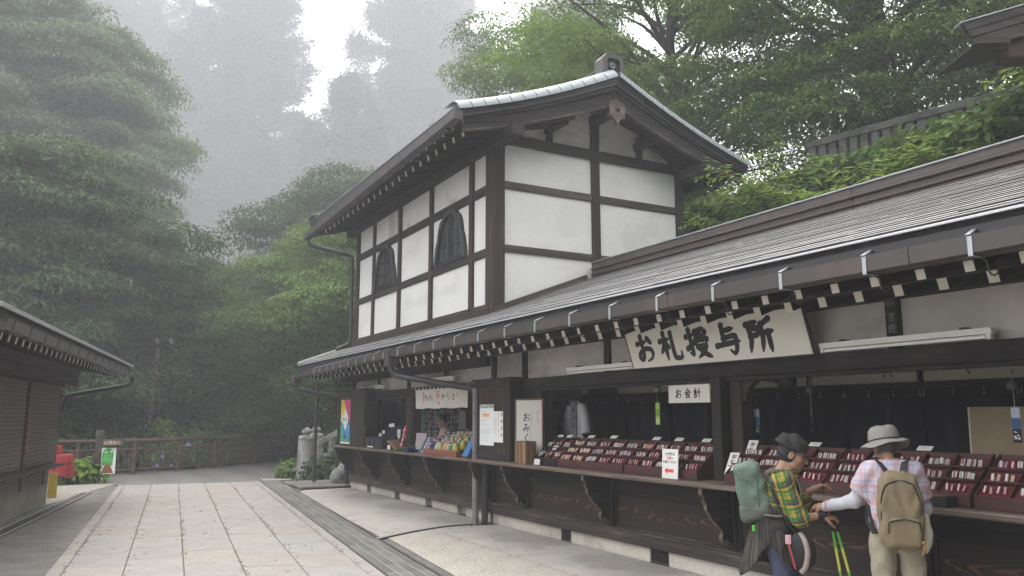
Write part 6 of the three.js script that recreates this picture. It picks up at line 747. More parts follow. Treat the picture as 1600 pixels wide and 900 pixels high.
// ---------- shuttered hut on the left ----------
{
  const t = grp('shuttered_hut', 'low wooden hut with closed grey-brown roller shutters at the left edge', 'hut', [-0.18, 0, -18.32]); t.rotation.y = -10.3 * PI / 180; const Z1 = 9;
  part(t, 'concrete_base', bb(-0.5, 0, 0, 0.7, 0, Z1, 0.01), mat({ t: T.concrete, color: lin(0.62, 0.6, 0.56), bump: 0.003 })); part(t, 'ledge', bb(-0.1, 0.26, 0.72, 0.76, -0.05, Z1, 0.008), M.woodGrey);
  part(t, 'body', bb(-4, -0.1, 0, 2.7, 0.02, Z1, 0), M.wood); part(t, 'end_board', bb(-0.12, 0.03, 0.76, 2.3, -0.4, -0.34, 0.004), M.wood);
  const shM = mat({ color: lin(0.17, 0.15, 0.13), t: T.cloth, roughness: 0.6 });
  for (const [a, b] of [[-0.33, 2.27], [2.37, 4.97], [5.07, Z1]]) { const l = []; for (let i = 0; i < 22; i++) { const y = 0.765 + i * 0.068; l.push(extrude([[0, 0], [0.012, 0.006], [0.016, 0.034], [0.012, 0.06], [0, 0.064], [-0.02, 0.06], [-0.02, 0.004]], b - a, 0).translate(0.015, y, (a + b) / 2)); } stuff(part(t, 'shutter_slats', merge(l), shM)); part(t, 'bottom_bar', bb(-0.01, 0.045, 0.762, 0.8, a, b, 0.006), M.iron); }
  for (const z of [2.32, 5.02]) part(t, 'mullion', bb(-0.01, 0.06, 0.76, 2.27, z - 0.05, z + 0.05, 0.006), M.iron);
  part(t, 'fascia', bb(0.26, 0.31, 2.27, 2.63, -0.42, Z1, 0.008), M.woodGrey); part(t, 'soffit', bb(-0.1, 0.26, 2.58, 2.62, -0.42, Z1, 0.003), M.wood); part(t, 'lintel', bb(-0.02, 0.08, 2.25, 2.42, -0.4, Z1, 0.006), M.wood);
  for (const z of [0.5, 2.2, 3.9, 5.6]) part(t, 'ledge_bracket', merge([bb(0.0, 0.03, 0.4, 0.72, z - 0.03, z + 0.03, 0.004), bb(0.0, 0.2, 0.68, 0.72, z - 0.03, z + 0.03, 0.004)]), M.iron);
  const rg = cbox(1.2, 0.08, 0.07, 0.005), eg = cbox(0.004, 0.082, 0.072, 0.001).translate(0.602, 0, 0); for (let z = -1.2; z < Z1; z += 0.31) { const o = part(t, 'rafter', rg, M.wood); o.position.set(0.4, 2.63, z); o.rotation.z = -0.2; part(o, 'white_end', eg, M.paintEnd); }
  part(t, 'eave_boarding', extrude([[1.12, 2.56], [-2.6, 3.4], [-2.6, 3.44], [1.12, 2.6]], Z1 + 1.4, 0).translate(0, 0, (Z1 - 1.4) / 2), M.wood); part(t, 'roof', extrude([[1.2, 2.72], [-2.6, 3.54], [-2.6, 3.6], [1.2, 2.77]], Z1 + 1.5, 0.006).translate(0, 0, (Z1 - 1.5) / 2), M.shingle); part(t, 'eave_edge', bb(1.06, 1.14, 2.58, 2.73, -1.42, Z1, 0.006), M.gutterBlack);
  part(t, 'gutter', extrude([[-0.06, 0.11], [-0.06, 0.02], [-0.04, 0], [0.05, 0], [0.07, 0.11], [0.063, 0.11], [0.045, 0.01], [-0.05, 0.02]], Z1 + 1.45, 0).translate(1.2, 2.5, (Z1 - 1.45) / 2), mat({ color: lin(0.085, 0.082, 0.078), t: T.cloth, roughness: 0.55 }));
  for (let z = -1; z < Z1; z += 0.7) part(t, 'gutter_band', tube([[1.275, 2.61, z], [1.25, 2.5, z], [1.16, 2.49, z]], 0.006, 4, 6), M.iron);
  part(t, 'downspout', tube([[1.2, 2.5, -1.36], [1.18, 2.36, -1.36], [1.0, 2.3, -1.36], [0.1, 2.12, -1.3], [-0.05, 2.05, -1.25], [-0.1, 1.8, -1.2]], 0.05, 10, 24), M.gutterBlack);
  const st = solo('red_sticker_sign', 'narrow red sign with white writing on the hut shutter mullion', 'sign', cbox(0.09, 0.62, 0.012, 0.002), CM.red); st.position.set(-0.18 + 0.984 * 0.072 - 0.179 * 2.32, 1.35, -18.32 + 0.179 * 0.072 + 0.984 * 2.32); st.rotation.y = (90 - 10.3) * PI / 180; st.rotateZ(-0.06); part(st, 'lettering', plane(0.08, 0.58).translate(0, 0, 0.009), canvasMat(64, 400, (g, w, h) => { g.fillStyle = '#8c3a3f'; g.fillRect(0, 0, w, h); g.fillStyle = '#dccfcb'; column(g, 'お山会計所', 10, 16, 44, 0.12, 1.7, 0); }));
  // ground beside the hut
  struct('hut_platform', sheet([[-2.3, -8], [-1.2, -12.5], [-0.3, -17.6], [1.3, -23.0], [-1.4, -23.0], [-3.6, -8]], 0.0), mat({ t: T.concrete, color: lin(0.7, 0.7, 0.68), bump: 0.002 }), 'pale concrete strip along the foot of the hut');
  const hc = struct('hut_channel', bar([-1.62, 0.004, -9.0], [0.55, 0.004, -20.4], 0.24, 0.02, 0.004), M.iron, 'dark drain channel between the hut and the path'); for (const d of [-0.1, 0.1]) part(hc, 'metal_edge', bar([-1.62 + d, 0.014, -9.0], [0.55 + d, 0.014, -20.4], 0.02, 0.014, 0.002), mat({ color: lin(0.3, 0.3, 0.29), roughness: 0.5 }));
  const rc = grp('red_draped_stand', 'stand draped in red cloth beyond the end of the hut', 'stand', [0.05, 0, -23.2]); { const g = lathe([[0.2, 0.74], [0.24, 0.72], [0.25, 0.6], [0.27, 0.4], [0.29, 0.22]], 32), p = g.attributes.position; for (let i = 0; i < p.count; i++) { const a = Math.atan2(p.getZ(i), p.getX(i)), d = (0.74 - p.getY(i)) * 0.12; p.setX(i, p.getX(i) * (1 + d * Math.sin(a * 6))); p.setZ(i, p.getZ(i) * (1 + d * Math.sin(a * 6))); p.setY(i, p.getY(i) - 0.06 * Math.max(0, Math.sin(a * 2)) * (p.getY(i) < 0.3 ? 1 : 0)); } g.computeVertexNormals(); const rm = mat({ color: lin(0.24, 0.018, 0.022), roughness: 0.9 }); part(rc, 'cloth', g, rm); part(rc, 'cloth_top', new THREE.CircleGeometry(0.2, 24).rotateX(-PI / 2).translate(0, 0.74, 0), rm); part(rc, 'back_box', cbox(0.2, 0.2, 0.16, 0.02).translate(-0.12, 0.85, 0), rm); for (const a of [0, 1, 2]) part(rc, 'leg', tube([[0.18 * Math.cos(a * 2.1), 0, 0.18 * Math.sin(a * 2.1)], [0.12 * Math.cos(a * 2.1), 0.72, 0.12 * Math.sin(a * 2.1)]], 0.014, 6), M.iron); }
  const yb = solo('yellow_panel', 'yellow panel leaning against the end of the hut base', 'panel', cbox(0.2, 0.5, 0.03, 0.006), mat({ color: lin(0.5, 0.36, 0.05), roughness: 0.7 })); yb.position.set(-0.1, 0.25, -19.6); yb.rotation.set(-0.12, 0.6, 0);
}
// ---------- railing ----------
{
  const t = grp('railing', 'brown log-style railing curving along the edge of the lane', 'railing'), pts = [[-3.2, -25.2], [-1.2, -25.5], [0.4, -25.9], [1.88, -26.4], [3.19, -27.3], [4.42, -28.4], [6.02, -30.0], [7.93, -33.0], [9.6, -36.2]], rm = mat({ t: T.woodRed, color: lin(2.6, 2.5, 2.4), roughness: 0.7 });
  const c = new THREE.CatmullRomCurve3(pts.map(([x, z]) => V3(x, 0, z))), up = (y) => new THREE.CatmullRomCurve3(pts.map(([x, z]) => V3(x, y, z)));
  part(t, 'top_rail', new THREE.TubeGeometry(up(0.97), 60, 1, 1, false).dispose() ?? new THREE.TubeGeometry(up(0.97), 60, 0.055, 10), rm); part(t, 'middle_rail', new THREE.TubeGeometry(up(0.72), 60, 0.03, 8), rm); part(t, 'bottom_rail', new THREE.TubeGeometry(up(0.14), 60, 0.03, 8), rm);
  const pg = new THREE.CylinderGeometry(0.055, 0.075, 0.98, 10).translate(0, 0.49, 0); for (const [x, z] of pts) part(t, 'rail_post', pg, rm).position.set(x, 0, z);
  const bg = new THREE.CylinderGeometry(0.02, 0.02, 0.58, 7), L = c.getLength(), n = Math.floor(L / 0.17); for (let i = 1; i < n; i++) { const p = c.getPointAt(i / n); part(t, 'baluster', bg, rm).position.set(p.x, 0.43, p.z); }
  rebase(t, 3, 0, -28);
  const s = grp('wooden_signpost', 'weathered log signpost with an arrow board and green poster before the railing', 'signpost', [0.84, 0, -23.52]); part(s, 'post', lathe([[0.085, 0], [0.085, 0.12], [0.08, 0.14], [0.09, 0.5], [0.08, 0.9], [0.088, 1.28], [0.075, 1.31], [0, 1.315]], 14), M.woodGrey); part(s, 'painted_foot', lathe([[0.092, 0.0], [0.092, 0.17], [0.086, 0.175]], 14), mat({ color: lin(0.12, 0.17, 0.15) }));
  const ab = part(s, 'arrow_board', extrude([[0, -0.1], [0.52, -0.07], [0.58, 0.06], [0.56, 0.1], [0, 0.08]], 0.04, 0.008), M.woodGrey); ab.position.set(0.06, 1.0, 0.06); ab.rotation.y = -0.45; const pr = part(ab, 'lettering', plane(0.46, 0.12).translate(0.27, 0.0, 0.023), canvasMat(160, 42, (g, w, h) => { g.fillStyle = '#5d4c3c'; g.fillRect(0, 0, w, h); g.fillStyle = '#b5a68c'; row(g, '山頂左へ', 8, 4, 32, 0.13, 1.15, 0); }));
  const ps = part(s, 'poster', plane(0.34, 0.66), canvasMat(170, 330, (g, w, h) => { g.fillStyle = '#dadedb'; g.fillRect(0, 0, w, h); g.fillStyle = '#3c9a40'; g.beginPath(); g.ellipse(w * 0.44, h * 0.3, w * 0.4, h * 0.29, 0, 0, 7); g.fill(); g.fillRect(w * 0.05, h * 0.3, w * 0.75, h * 0.38); g.fillStyle = '#8a5238'; g.beginPath(); g.moveTo(w * 0.3, h * 0.63); g.lineTo(w * 0.62, h * 0.63); g.lineTo(w * 0.9, h * 0.97); g.lineTo(w * 0.05, h * 0.97); g.fill(); g.fillStyle = '#e8efe6'; for (const [a, b] of [[0.2, 0.13], [0.58, 0.11]]) { g.beginPath(); g.moveTo(w * a, h * b + 20); g.lineTo(w * a + 18, h * b); g.lineTo(w * a + 30, h * b + 24); g.fill(); } fine(g, 14, h * 0.29, 120, 10, false, 1, '#eef'); fine(g, 14, h * 0.36, 110, 60, false, 4, '#dfe'); })); ps.position.set(0.24, 0.54, 0.075); ps.rotation.y = -0.2;
}
{ // street lamp
  const t = grp('street_lamp', 'thin brown lamp pole with two small floodlights behind the railing', 'lamp', [2.55, 0, -29.98]); part(t, 'pole', taper([[0, -0.4, 0], [0.02, 2, 0], [0.1, 4.0, 0.02]], 0.1, 0.065, 10, 8), mat({ color: lin(0.1, 0.075, 0.06), roughness: 0.7 })); part(t, 'cross_arm', tube([[-0.1, 4.05, 0], [0.5, 4.1, 0.1]], 0.03, 8), M.iron);
  for (const x of [-0.05, 0.4]) { const h = part(t, 'lamp_head', lathe([[0.03, -0.1], [0.09, -0.08], [0.12, 0.06], [0.14, 0.12], [0.13, 0.13], [0, 0.12]], 14), M.iron); h.position.set(x, 4.2, 0.05); h.rotation.set(1.3, 0, -0.7); part(h, 'lens', new THREE.CircleGeometry(0.11, 16).rotateX(-PI / 2).translate(0, 0.131, 0), mat({ color: lin(0.22, 0.23, 0.23), roughness: 0.3 })); }
}
{ // stone posts and stair rail
  const post = (l, x, z, k) => { const t = grp('stone_post', l, 'post', [x, 0, z], 'round stone posts at the foot of the stair'); part(t, 'shaft', lathe([[0.245, 0], [0.24, 0.3], [0.215, 1.02], [0.225, 1.03], [0.225, 1.08], [0.21, 1.09], [0.205, 1.14], [0.12, 1.17]], 24), M.stone); part(t, 'finial', lathe([[0.1, 1.165], [0.085, 1.19], [0.13, 1.22], [0.145, 1.26], [0.115, 1.31], [0.05, 1.345], [0.025, 1.38], [0, 1.39]], 20), M.stone); t.scale.setScalar(k); return t; };
  post('nearer thick round stone post with an onion finial by the lane', 5.79, -22.05, 1); post('second stone post just behind and right of the thick one', 6.5, -23.7, 1.02);
  const t = grp('stair_rail', 'sloping stone stair rail climbing to the right behind the stone posts', 'rail'), a = V3(6.35, 0.82, -23.4), b = V3(8.9, 2.35, -22.4); part(t, 'top_rail', bar(a.toArray(), b.toArray(), 0.24, 0.17, 0.02), M.stone); part(t, 'bottom_rail', bar([a.x, a.y - 0.72, a.z], [b.x, b.y - 0.72, b.z], 0.24, 0.16, 0.02), M.stone); for (let i = 0; i < 8; i++) { const p = a.clone().lerp(b, (i + 0.5) / 8); part(t, 'rail_baluster', cbox(0.2, 0.62, 0.18, 0.015), M.stone).position.set(p.x, p.y - 0.37, p.z); } rebase(t, 6.4, 0, -23.3);
  const s = grp('stone_stair', 'grey stone steps rising to the right behind the stall corner', 'stair', [7.5, 0, -24]); for (let i = 0; i < 9; i++) part(s, 'step', cbox(0.4, 0.17, 2.0, 0.01).translate(-0.9 + i * 0.36, 0.085 + i * 0.17, -0.8), M.stone);
  const fs = struct('stone_edging', bb(4.7, 5.55, -0.0, 0.02, -22.7, -21.9, 0.006), M.stone, 'flat stone edging plates at the foot of the stone post');
  const w = grp('trail_sign', 'dark tilted trail sign with white characters on a thin post behind the eaves', 'sign', [8.0, 0, -28.7]); part(w, 'post', tube([[0, 0, 0], [0, 2.0, 0]], 0.06, 8), M.wood); const o = part(w, 'board', cbox(0.75, 0.32, 0.03, 0.006), M.iron); o.position.set(0.1, 1.97, 0.08); o.rotation.set(0, -0.5, 0.45); part(o, 'lettering', plane(0.72, 0.3).translate(0, 0, 0.018), canvasMat(288, 120, (g, W, H) => { g.fillStyle = '#2b2e2d'; g.fillRect(0, 0, W, H); g.fillStyle = '#d5d8d4'; row(g, '山頂へ', 12, 30, 76, 0.13, 1.2, 0); fine(g, 30, 6, 220, 18, false, 1, '#bbb'); }));
  // stones by the corner
  const rs = rng(88); for (const [x, z, k, l] of [[6.4, -20.2, 0.28, 'rounded mossy boulder by the far counter bracket'], [6.0, -19.7, 0.2, 'smaller upright stone next to the downspout at the stall corner']]) { const g = new THREE.IcosahedronGeometry(1, 4), p = g.attributes.position; for (let i = 0; i < p.count; i++) { const v = V3(p.getX(i), p.getY(i), p.getZ(i)), q = 1 + 0.3 * (fbm(v.x * 0.12 + 3.3, v.y * 0.12 + v.z * 0.1 + 2, 16, 16, 3) - 0.5); p.setXYZ(i, v.x * q, v.y * q * 1.3, v.z * q); } g.computeVertexNormals(); const o = solo('boulder', l, 'rock', g, M.stone, [x, k * 0.9, z]); o.scale.setScalar(k); }
}
// ---------- people: smooth bodies meshed from joined distance fields ----------
const cap = (p, a, b, ra, rb) => { const ax = a[0], ay = a[1], az = a[2], dx = b[0] - ax, dy = b[1] - ay, dz = b[2] - az, px = p[0] - ax, py = p[1] - ay, pz = p[2] - az, t = clamp((px * dx + py * dy + pz * dz) / (dx * dx + dy * dy + dz * dz), 0, 1), x = px - dx * t, y = py - dy * t, z = pz - dz * t; return Math.sqrt(x * x + y * y + z * z) - lerp(ra, rb, t); };
const ell = (p, c, r) => { const x = (p[0] - c[0]) / r[0], y = (p[1] - c[1]) / r[1], z = (p[2] - c[2]) / r[2], k = Math.sqrt(x * x + y * y + z * z); return (k - 1) * Math.min(r[0], r[1], r[2]) * (0.55 + 0.45 * Math.min(1, k)); };
const smin = (a, b, k) => { const h = clamp(0.5 + 0.5 * (b - a) / k, 0, 1); return lerp(b, a, h) - k * h * (1 - h); };
const rbox = (p, c, h, r) => { const x = Math.abs(p[0] - c[0]) - h[0] + r, y = Math.abs(p[1] - c[1]) - h[1] + r, z = Math.abs(p[2] - c[2]) - h[2] + r; return Math.hypot(Math.max(x, 0), Math.max(y, 0), Math.max(z, 0)) + Math.min(Math.max(x, y, z), 0) - r; };
function sdfMesh(f, lo, hi, cell, uvf) { // surface nets
  const n = [0, 1, 2].map((i) => Math.ceil((hi[i] - lo[i]) / cell) + 2), N = n[0] * n[1] * n[2], F = new Float32Array(N), id = (i, j, k) => i + n[0] * (j + n[1] * k), q = [0, 0, 0];
  for (let k = 0; k < n[2]; k++) for (let j = 0; j < n[1]; j++) for (let i = 0; i < n[0]; i++) { q[0] = lo[0] + i * cell; q[1] = lo[1] + j * cell; q[2] = lo[2] + k * cell; F[id(i, j, k)] = f(q); }
  const V = new Int32Array(N).fill(-1), pos = [], idx = [];
  for (let k = 0; k + 1 < n[2]; k++) for (let j = 0; j + 1 < n[1]; j++) for (let i = 0; i + 1 < n[0]; i++) {
    let c = 0, x = 0, y = 0, z = 0, m = 0; const v = []; for (let b = 0; b < 8; b++) { v[b] = F[id(i + (b & 1), j + ((b >> 1) & 1), k + (b >> 2))]; if (v[b] < 0) m++; } if (!m || m === 8) continue;
    for (let a = 0; a < 8; a++) for (const d of [1, 2, 4]) { if (a & d) continue; const b = a | d; if ((v[a] < 0) === (v[b] < 0)) continue; const t = v[a] / (v[a] - v[b]); x += (a & 1) + (d === 1 ? t : 0); y += ((a >> 1) & 1) + (d === 2 ? t : 0); z += (a >> 2) + (d === 4 ? t : 0); c++; }
    V[id(i, j, k)] = pos.length / 3; pos.push(lo[0] + (i + x / c) * cell, lo[1] + (j + y / c) * cell, lo[2] + (k + z / c) * cell);
  }
  for (let k = 1; k + 1 < n[2]; k++) for (let j = 1; j + 1 < n[1]; j++) for (let i = 1; i + 1 < n[0]; i++) {
    const a = F[id(i, j, k)] < 0; const quad = (p, q2, r2, s, flip) => { if (p < 0 || q2 < 0 || r2 < 0 || s < 0) return; flip ? idx.push(p, r2, q2, p, s, r2) : idx.push(p, q2, r2, p, r2, s); };
    if (a !== F[id(i + 1, j, k)] < 0) quad(V[id(i, j - 1, k - 1)], V[id(i, j, k - 1)], V[id(i, j, k)], V[id(i, j - 1, k)], !a);
    if (a !== F[id(i, j + 1, k)] < 0) quad(V[id(i - 1, j, k - 1)], V[id(i - 1, j, k)], V[id(i, j, k)], V[id(i, j, k - 1)], !a);
    if (a !== F[id(i, j, k + 1)] < 0) quad(V[id(i - 1, j - 1, k)], V[id(i, j - 1, k)], V[id(i, j, k)], V[id(i - 1, j, k)], !a);
  }
  const g = new THREE.BufferGeometry(); g.setAttribute('position', new THREE.Float32BufferAttribute(pos, 3)); const uv = []; for (let i = 0; i < pos.length; i += 3) { const p = [pos[i], pos[i + 1], pos[i + 2]]; uv.push(...(uvf ? uvf(p) : [p[0] + p[2], p[1]])); } g.setAttribute('uv', new THREE.Float32BufferAttribute(uv, 2)); g.setIndex(idx); g.computeVertexNormals(); return g;
}
const SK = (r, g, b) => mat({ color: lin(r, g, b), roughness: 0.6 });
function headGeo(old) { // faces +z, centre of the skull at the origin
  const f = (p) => {
    const a = [Math.abs(p[0]), p[1], p[2]]; let d = ell(p, [0, 0.04, -0.012], [0.076, 0.086, 0.094]); d = smin(d, ell(p, [0, -0.025, 0.03], [0.06, 0.085, 0.062]), 0.03); d = smin(d, cap(a, [0.03, -0.08, 0.02], [0.0, -0.097, 0.058], 0.03, 0.024), 0.025); d = smin(d, ell(a, [0.038, -0.018, 0.058], [0.026, 0.024, 0.022]), 0.02);
    d = smin(d, cap(a, [0.012, 0.03, 0.084], [0.045, 0.03, 0.066], 0.009, 0.007), 0.012); d = smin(d, -(-ell(a, [0.031, 0.012, 0.092], [0.017, 0.011, 0.014])) * 1 + 1, 0.001); d = Math.max(d, -ell(a, [0.031, 0.012, 0.096], [0.019, 0.011, 0.017]) - 0.001);
    d = smin(d, cap(p, [0, 0.018, 0.086], [0, -0.028, 0.109], 0.0075, 0.011), 0.01); d = smin(d, ell(a, [0.011, -0.032, 0.097], [0.009, 0.007, 0.009]), 0.006); d = smin(d, cap(a, [0, -0.055, 0.091], [0.02, -0.058, 0.08], 0.0065, 0.004), 0.006); d = smin(d, cap(a, [0, -0.07, 0.089], [0.018, -0.066, 0.08], 0.007, 0.004), 0.006); d = Math.max(d, -cap(a, [0, -0.0625, 0.1], [0.024, -0.0625, 0.086], 0.0022, 0.0022)); if (old) d = Math.max(d, -cap(a, [0.02, -0.03, 0.098], [0.036, -0.062, 0.083], 0.003, 0.003));
    d = smin(d, Math.max(ell(a, [0.079, -0.008, -0.006], [0.012, 0.032, 0.02]), -ell(a, [0.09, -0.006, 0.0], [0.008, 0.02, 0.012])), 0.005); d = smin(d, cap(p, [0, -0.05, -0.03], [0, -0.19, -0.045], 0.052, 0.058), 0.025); return d;
  };
  return sdfMesh(f, [-0.11, -0.2, -0.125], [0.11, 0.15, 0.135], 0.0042);
}
function handGeo(curl, side) { // wrist at the origin, fingers along +y, palm towards +z, thumb on side * x
  const seg = []; [[-0.03, 0.082, 0.92], [-0.0105, 0.09, 1.05], [0.0095, 0.09, 1.0], [0.028, 0.081, 0.8]].forEach(([x, y, l], i) => { let p = [x * side * -1, y, 0], a = curl * 0.7 + 0.06 * i; for (const [len, r] of [[0.04, 0.0088], [0.026, 0.0082], [0.021, 0.0074]]) { const q = [p[0] * 1.02, p[1] + Math.cos(a) * len * l, p[2] + Math.sin(a) * len * l]; seg.push([p, q, r, r * 0.92]); p = q; a += curl * 0.9; } });
  const th = [[side * 0.026, 0.022, 0.006], [side * 0.05, 0.05, 0.018 + curl * 0.01], [side * 0.052, 0.078, 0.026 + curl * 0.025], [side * 0.044, 0.1, 0.032 + curl * 0.035]];
  const f = (p) => { let d = rbox(p, [0, 0.05, 0], [0.038, 0.042, 0.013], 0.012); d = smin(d, cap(p, [0, -0.02, 0], [0, 0.03, 0], 0.026, 0.027), 0.02); for (const [a, b, r, s] of seg) d = smin(d, cap(p, a, b, r, s), 0.005); for (let i = 0; i < 3; i++) d = smin(d, cap(p, th[i], th[i + 1], 0.0125 - i * 0.0015, 0.011 - i * 0.0015), 0.007); return d; };
  return sdfMesh(f, [-0.075, -0.05, -0.04], [0.075, 0.2, 0.11], 0.0034);
}
// puts a geometry modelled at the origin into a pose: y axis to dir, z axis as near as possible to face
function pose(g, at, dir, face) { const y = V3(...dir).normalize(), z = V3(...face), x = V3().crossVectors(y, z).normalize(); z.crossVectors(x, y); return g.applyMatrix4(new THREE.Matrix4().makeBasis(x, y, z)).translate(...at); }
function personGroup(label, at, turn) { const t = grp('person', label, 'person', at); t.rotation.y = turn; return t; }
function facePart(t, at, dir, face, eyeM, browM) { const e = []; for (const s of [-1, 1]) e.push(new THREE.SphereGeometry(0.0105, 12, 8).translate(s * 0.031, 0.012, 0.0795)); part(t, 'eyes', pose(merge(e), at, dir, face), eyeM); const b = []; for (const s of [-1, 1]) b.push(tube([[s * 0.014, 0.033, 0.0935], [s * 0.032, 0.037, 0.089], [s * 0.05, 0.031, 0.074]], 0.0035, 5, 8)); part(t, 'eyebrows', pose(merge(b), at, dir, face), browM); part(t, 'lips', pose(tube([[-0.02, -0.063, 0.085], [0, -0.062, 0.0945], [0.02, -0.063, 0.085]], 0.0042, 6, 10), at, dir, face), mat({ color: lin(0.3, 0.1, 0.085), roughness: 0.5 })); }
const eyeM = mat({ color: lin(0.03, 0.025, 0.022), roughness: 0.2 }), browM = mat({ color: lin(0.05, 0.045, 0.045) });
function plaid(bg, bands) { return canvasMat(256, 256, (g, w, h) => { g.fillStyle = bg; g.fillRect(0, 0, w, h); for (const [c, x, wd, a] of bands) { g.globalAlpha = a; g.fillStyle = c; g.fillRect(x * w, 0, wd * w, h); g.fillRect(0, x * h, w, wd * h); } g.globalAlpha = 0.1; g.fillStyle = '#000'; for (let i = 0; i < 256; i += 2) { g.fillRect(i, 0, 1, h); g.fillRect(0, i, w, 1); } }, { roughness: 0.95 }); }
const uvScale = (k) => (p) => [(p[0] + p[2] * 0.8) * k, p[1] * k];
function folds(p, amp) { return 1.5 * amp * (Math.sin(p[1] * 38 + 3 * Math.sin(p[0] * 17)) * 0.5 + Math.sin(p[0] * 46 + p[1] * 13) * 0.3 + Math.sin((p[1] + p[2]) * 71 + p[0] * 30) * 0.2 + 0.35 * (fbm(p[0] * 0.4 + 5, (p[1] + p[2]) * 0.4 + 5, 32, 32, 2) - 0.5)); }
for (const m of [1]) { /* repeat wrapping for printed cloth */ }
const rep = (m) => { m.map.wrapS = m.map.wrapT = THREE.RepeatWrapping; return m; };
{ // man in the sun hat, seen from behind. local: x to his right, y up, facing -z
  const t = personGroup('person in a pale sun hat, pink checked shirt and khaki backpack, seen from behind', [5.13, 0, -3.79], -46 * PI / 180), skin = SK(0.36, 0.2, 0.13);
  t.scale.set(0.83, 1, 0.88);
  const J = { hip: [0, 0.84, 0], ch: [0, 1.16, -0.02], nk: [0, 1.31, -0.03], lS: [-0.185, 1.27, -0.01], lE: [-0.3, 1.06, -0.04], lW: [-0.53, 1.0, -0.22], rS: [0.185, 1.27, -0.01], rE: [0.25, 1.02, -0.06], rW: [0.17, 1.05, -0.3], lH: [-0.105, 0.8, 0], rH: [0.105, 0.8, 0], lK: [-0.115, 0.43, -0.03], rK: [0.125, 0.43, -0.02], lA: [-0.1, 0.07, 0.02], rA: [0.11, 0.07, 0.02] };
  const torso = (p, e) => smin(smin(ell(p, [0, 1.16, -0.02], [0.175 + e, 0.19 + e, 0.112 + e]), cap(p, [-0.13, 1.27, -0.02], [0.13, 1.27, -0.02], 0.07 + e, 0.07 + e), 0.08), ell(p, [0, 0.9, 0], [0.165 + e, 0.17 + e, 0.115 + e]), 0.12);
  const arms = (p, e, w) => { let d = smin(cap(p, J.lS, J.lE, 0.052 + e, 0.042 + e), cap(p, J.lE, J.lW, 0.04 + e, 0.027 + e), 0.02); d = Math.min(d, smin(cap(p, J.rS, J.rE, 0.052 + e, 0.042 + e), cap(p, J.rE, J.rW, 0.04 + e, 0.027 + e), 0.02)); return d; };
  const legs = (p, e) => Math.min(smin(cap(p, J.lH, J.lK, 0.092 + e, 0.062 + e), cap(p, J.lK, J.lA, 0.058 + e, 0.042 + e), 0.03), smin(cap(p, J.rH, J.rK, 0.092 + e, 0.062 + e), cap(p, J.rK, J.rA, 0.058 + e, 0.042 + e), 0.03));
  const bodyF = (p) => smin(smin(torso(p, -0.01), legs(p, -0.008), 0.04), arms(p, -0.006), 0.04);
  const hc = [-0.03, 1.42, -0.06], hf = [-0.28, -0.3, -0.92];
  part(t, 'body', merge([sdfMesh(bodyF, [-0.6, 0.02, -0.36], [0.32, 1.36, 0.15], 0.013), pose(headGeo(true), hc, [-0.02, 1, -0.28], hf), pose(handGeo(1.0, 1), [-0.55, 0.995, -0.235], [-0.85, -0.1, -0.5], [0.3, -0.9, -0.2]), pose(handGeo(0.5, -1), [0.16, 1.05, -0.31], [-0.25, -0.1, -1], [0, -1, 0])]), skin);
  facePart(t, hc, [-0.02, 1, -0.28], hf, eyeM, browM);
  part(t, 'shoes', sdfMesh((p) => Math.min(cap(p, [-0.1, 0.045, 0.03], [-0.11, 0.04, -0.14], 0.05, 0.042), cap(p, [0.11, 0.045, 0.03], [0.13, 0.04, -0.14], 0.05, 0.042)), [-0.2, -0.02, -0.22], [0.22, 0.12, 0.12], 0.012), M.black);
  part(t, 'trousers', sdfMesh((p) => Math.max(smin(legs([p[0], p[1], p[2]], 0.02), ell(p, [0, 0.86, 0.005], [0.192, 0.13, 0.135]), 0.025) + folds(p, 0.005), p[1] - 0.93, 0.06 - p[1]), [-0.26, 0.03, -0.2], [0.27, 0.96, 0.19], 0.011), mat({ color: lin(0.37, 0.33, 0.25), t: T.cloth, roughness: 0.95 }));
  const sleeve = (p) => { const s = (S, E, r0, r1) => { const m = [lerp(S[0], E[0], 0.78), lerp(S[1], E[1], 0.78), lerp(S[2], E[2], 0.78)]; const dx = E[0] - S[0], dy = E[1] - S[1], dz = E[2] - S[2], l = Math.hypot(dx, dy, dz); const along = ((p[0] - S[0]) * dx + (p[1] - S[1]) * dy + (p[2] - S[2]) * dz) / l; return Math.max(cap(p, S, E, r0, r1), along - l * 0.74); }; return Math.min(s(J.lS, J.lE, 0.076, 0.086), s(J.rS, J.rE, 0.076, 0.084)); };
  const shirtM = rep(plaid('#c9b4bd', [['#cfcad8', 0.0, 0.3, 0.7], ['#a9afcc', 0.08, 0.08, 0.7], ['#c79a98', 0.42, 0.14, 0.5], ['#cdc4d0', 0.62, 0.2, 0.6], ['#a3abc8', 0.7, 0.06, 0.7], ['#c58f8e', 0.86, 0.1, 0.45]]));
  part(t, 'shirt', sdfMesh((p) => Math.max(smin(torso(p, 0.022), sleeve(p), 0.03) + folds(p, 0.006), 0.815 - p[1] + 0.03 * Math.sin(p[0] * 9), p[1] - 1.345 - 0.2 * Math.max(0, p[2])), [-0.36, 0.76, -0.2], [0.36, 1.4, 0.18], 0.011, uvScale(5.2)), shirtM);
  part(t, 'collar', lathe([[0.068, 1.3], [0.078, 1.33], [0.072, 1.365], [0.066, 1.362], [0.068, 1.33]], 20).translate(-0.005, 0, -0.035), shirtM); part(t, 'neck_scarf', lathe([[0.06, 1.33], [0.067, 1.355], [0.062, 1.385], [0.056, 1.38]], 18).translate(-0.012, 0, -0.045), mat({ color: lin(0.012, 0.014, 0.03) }));
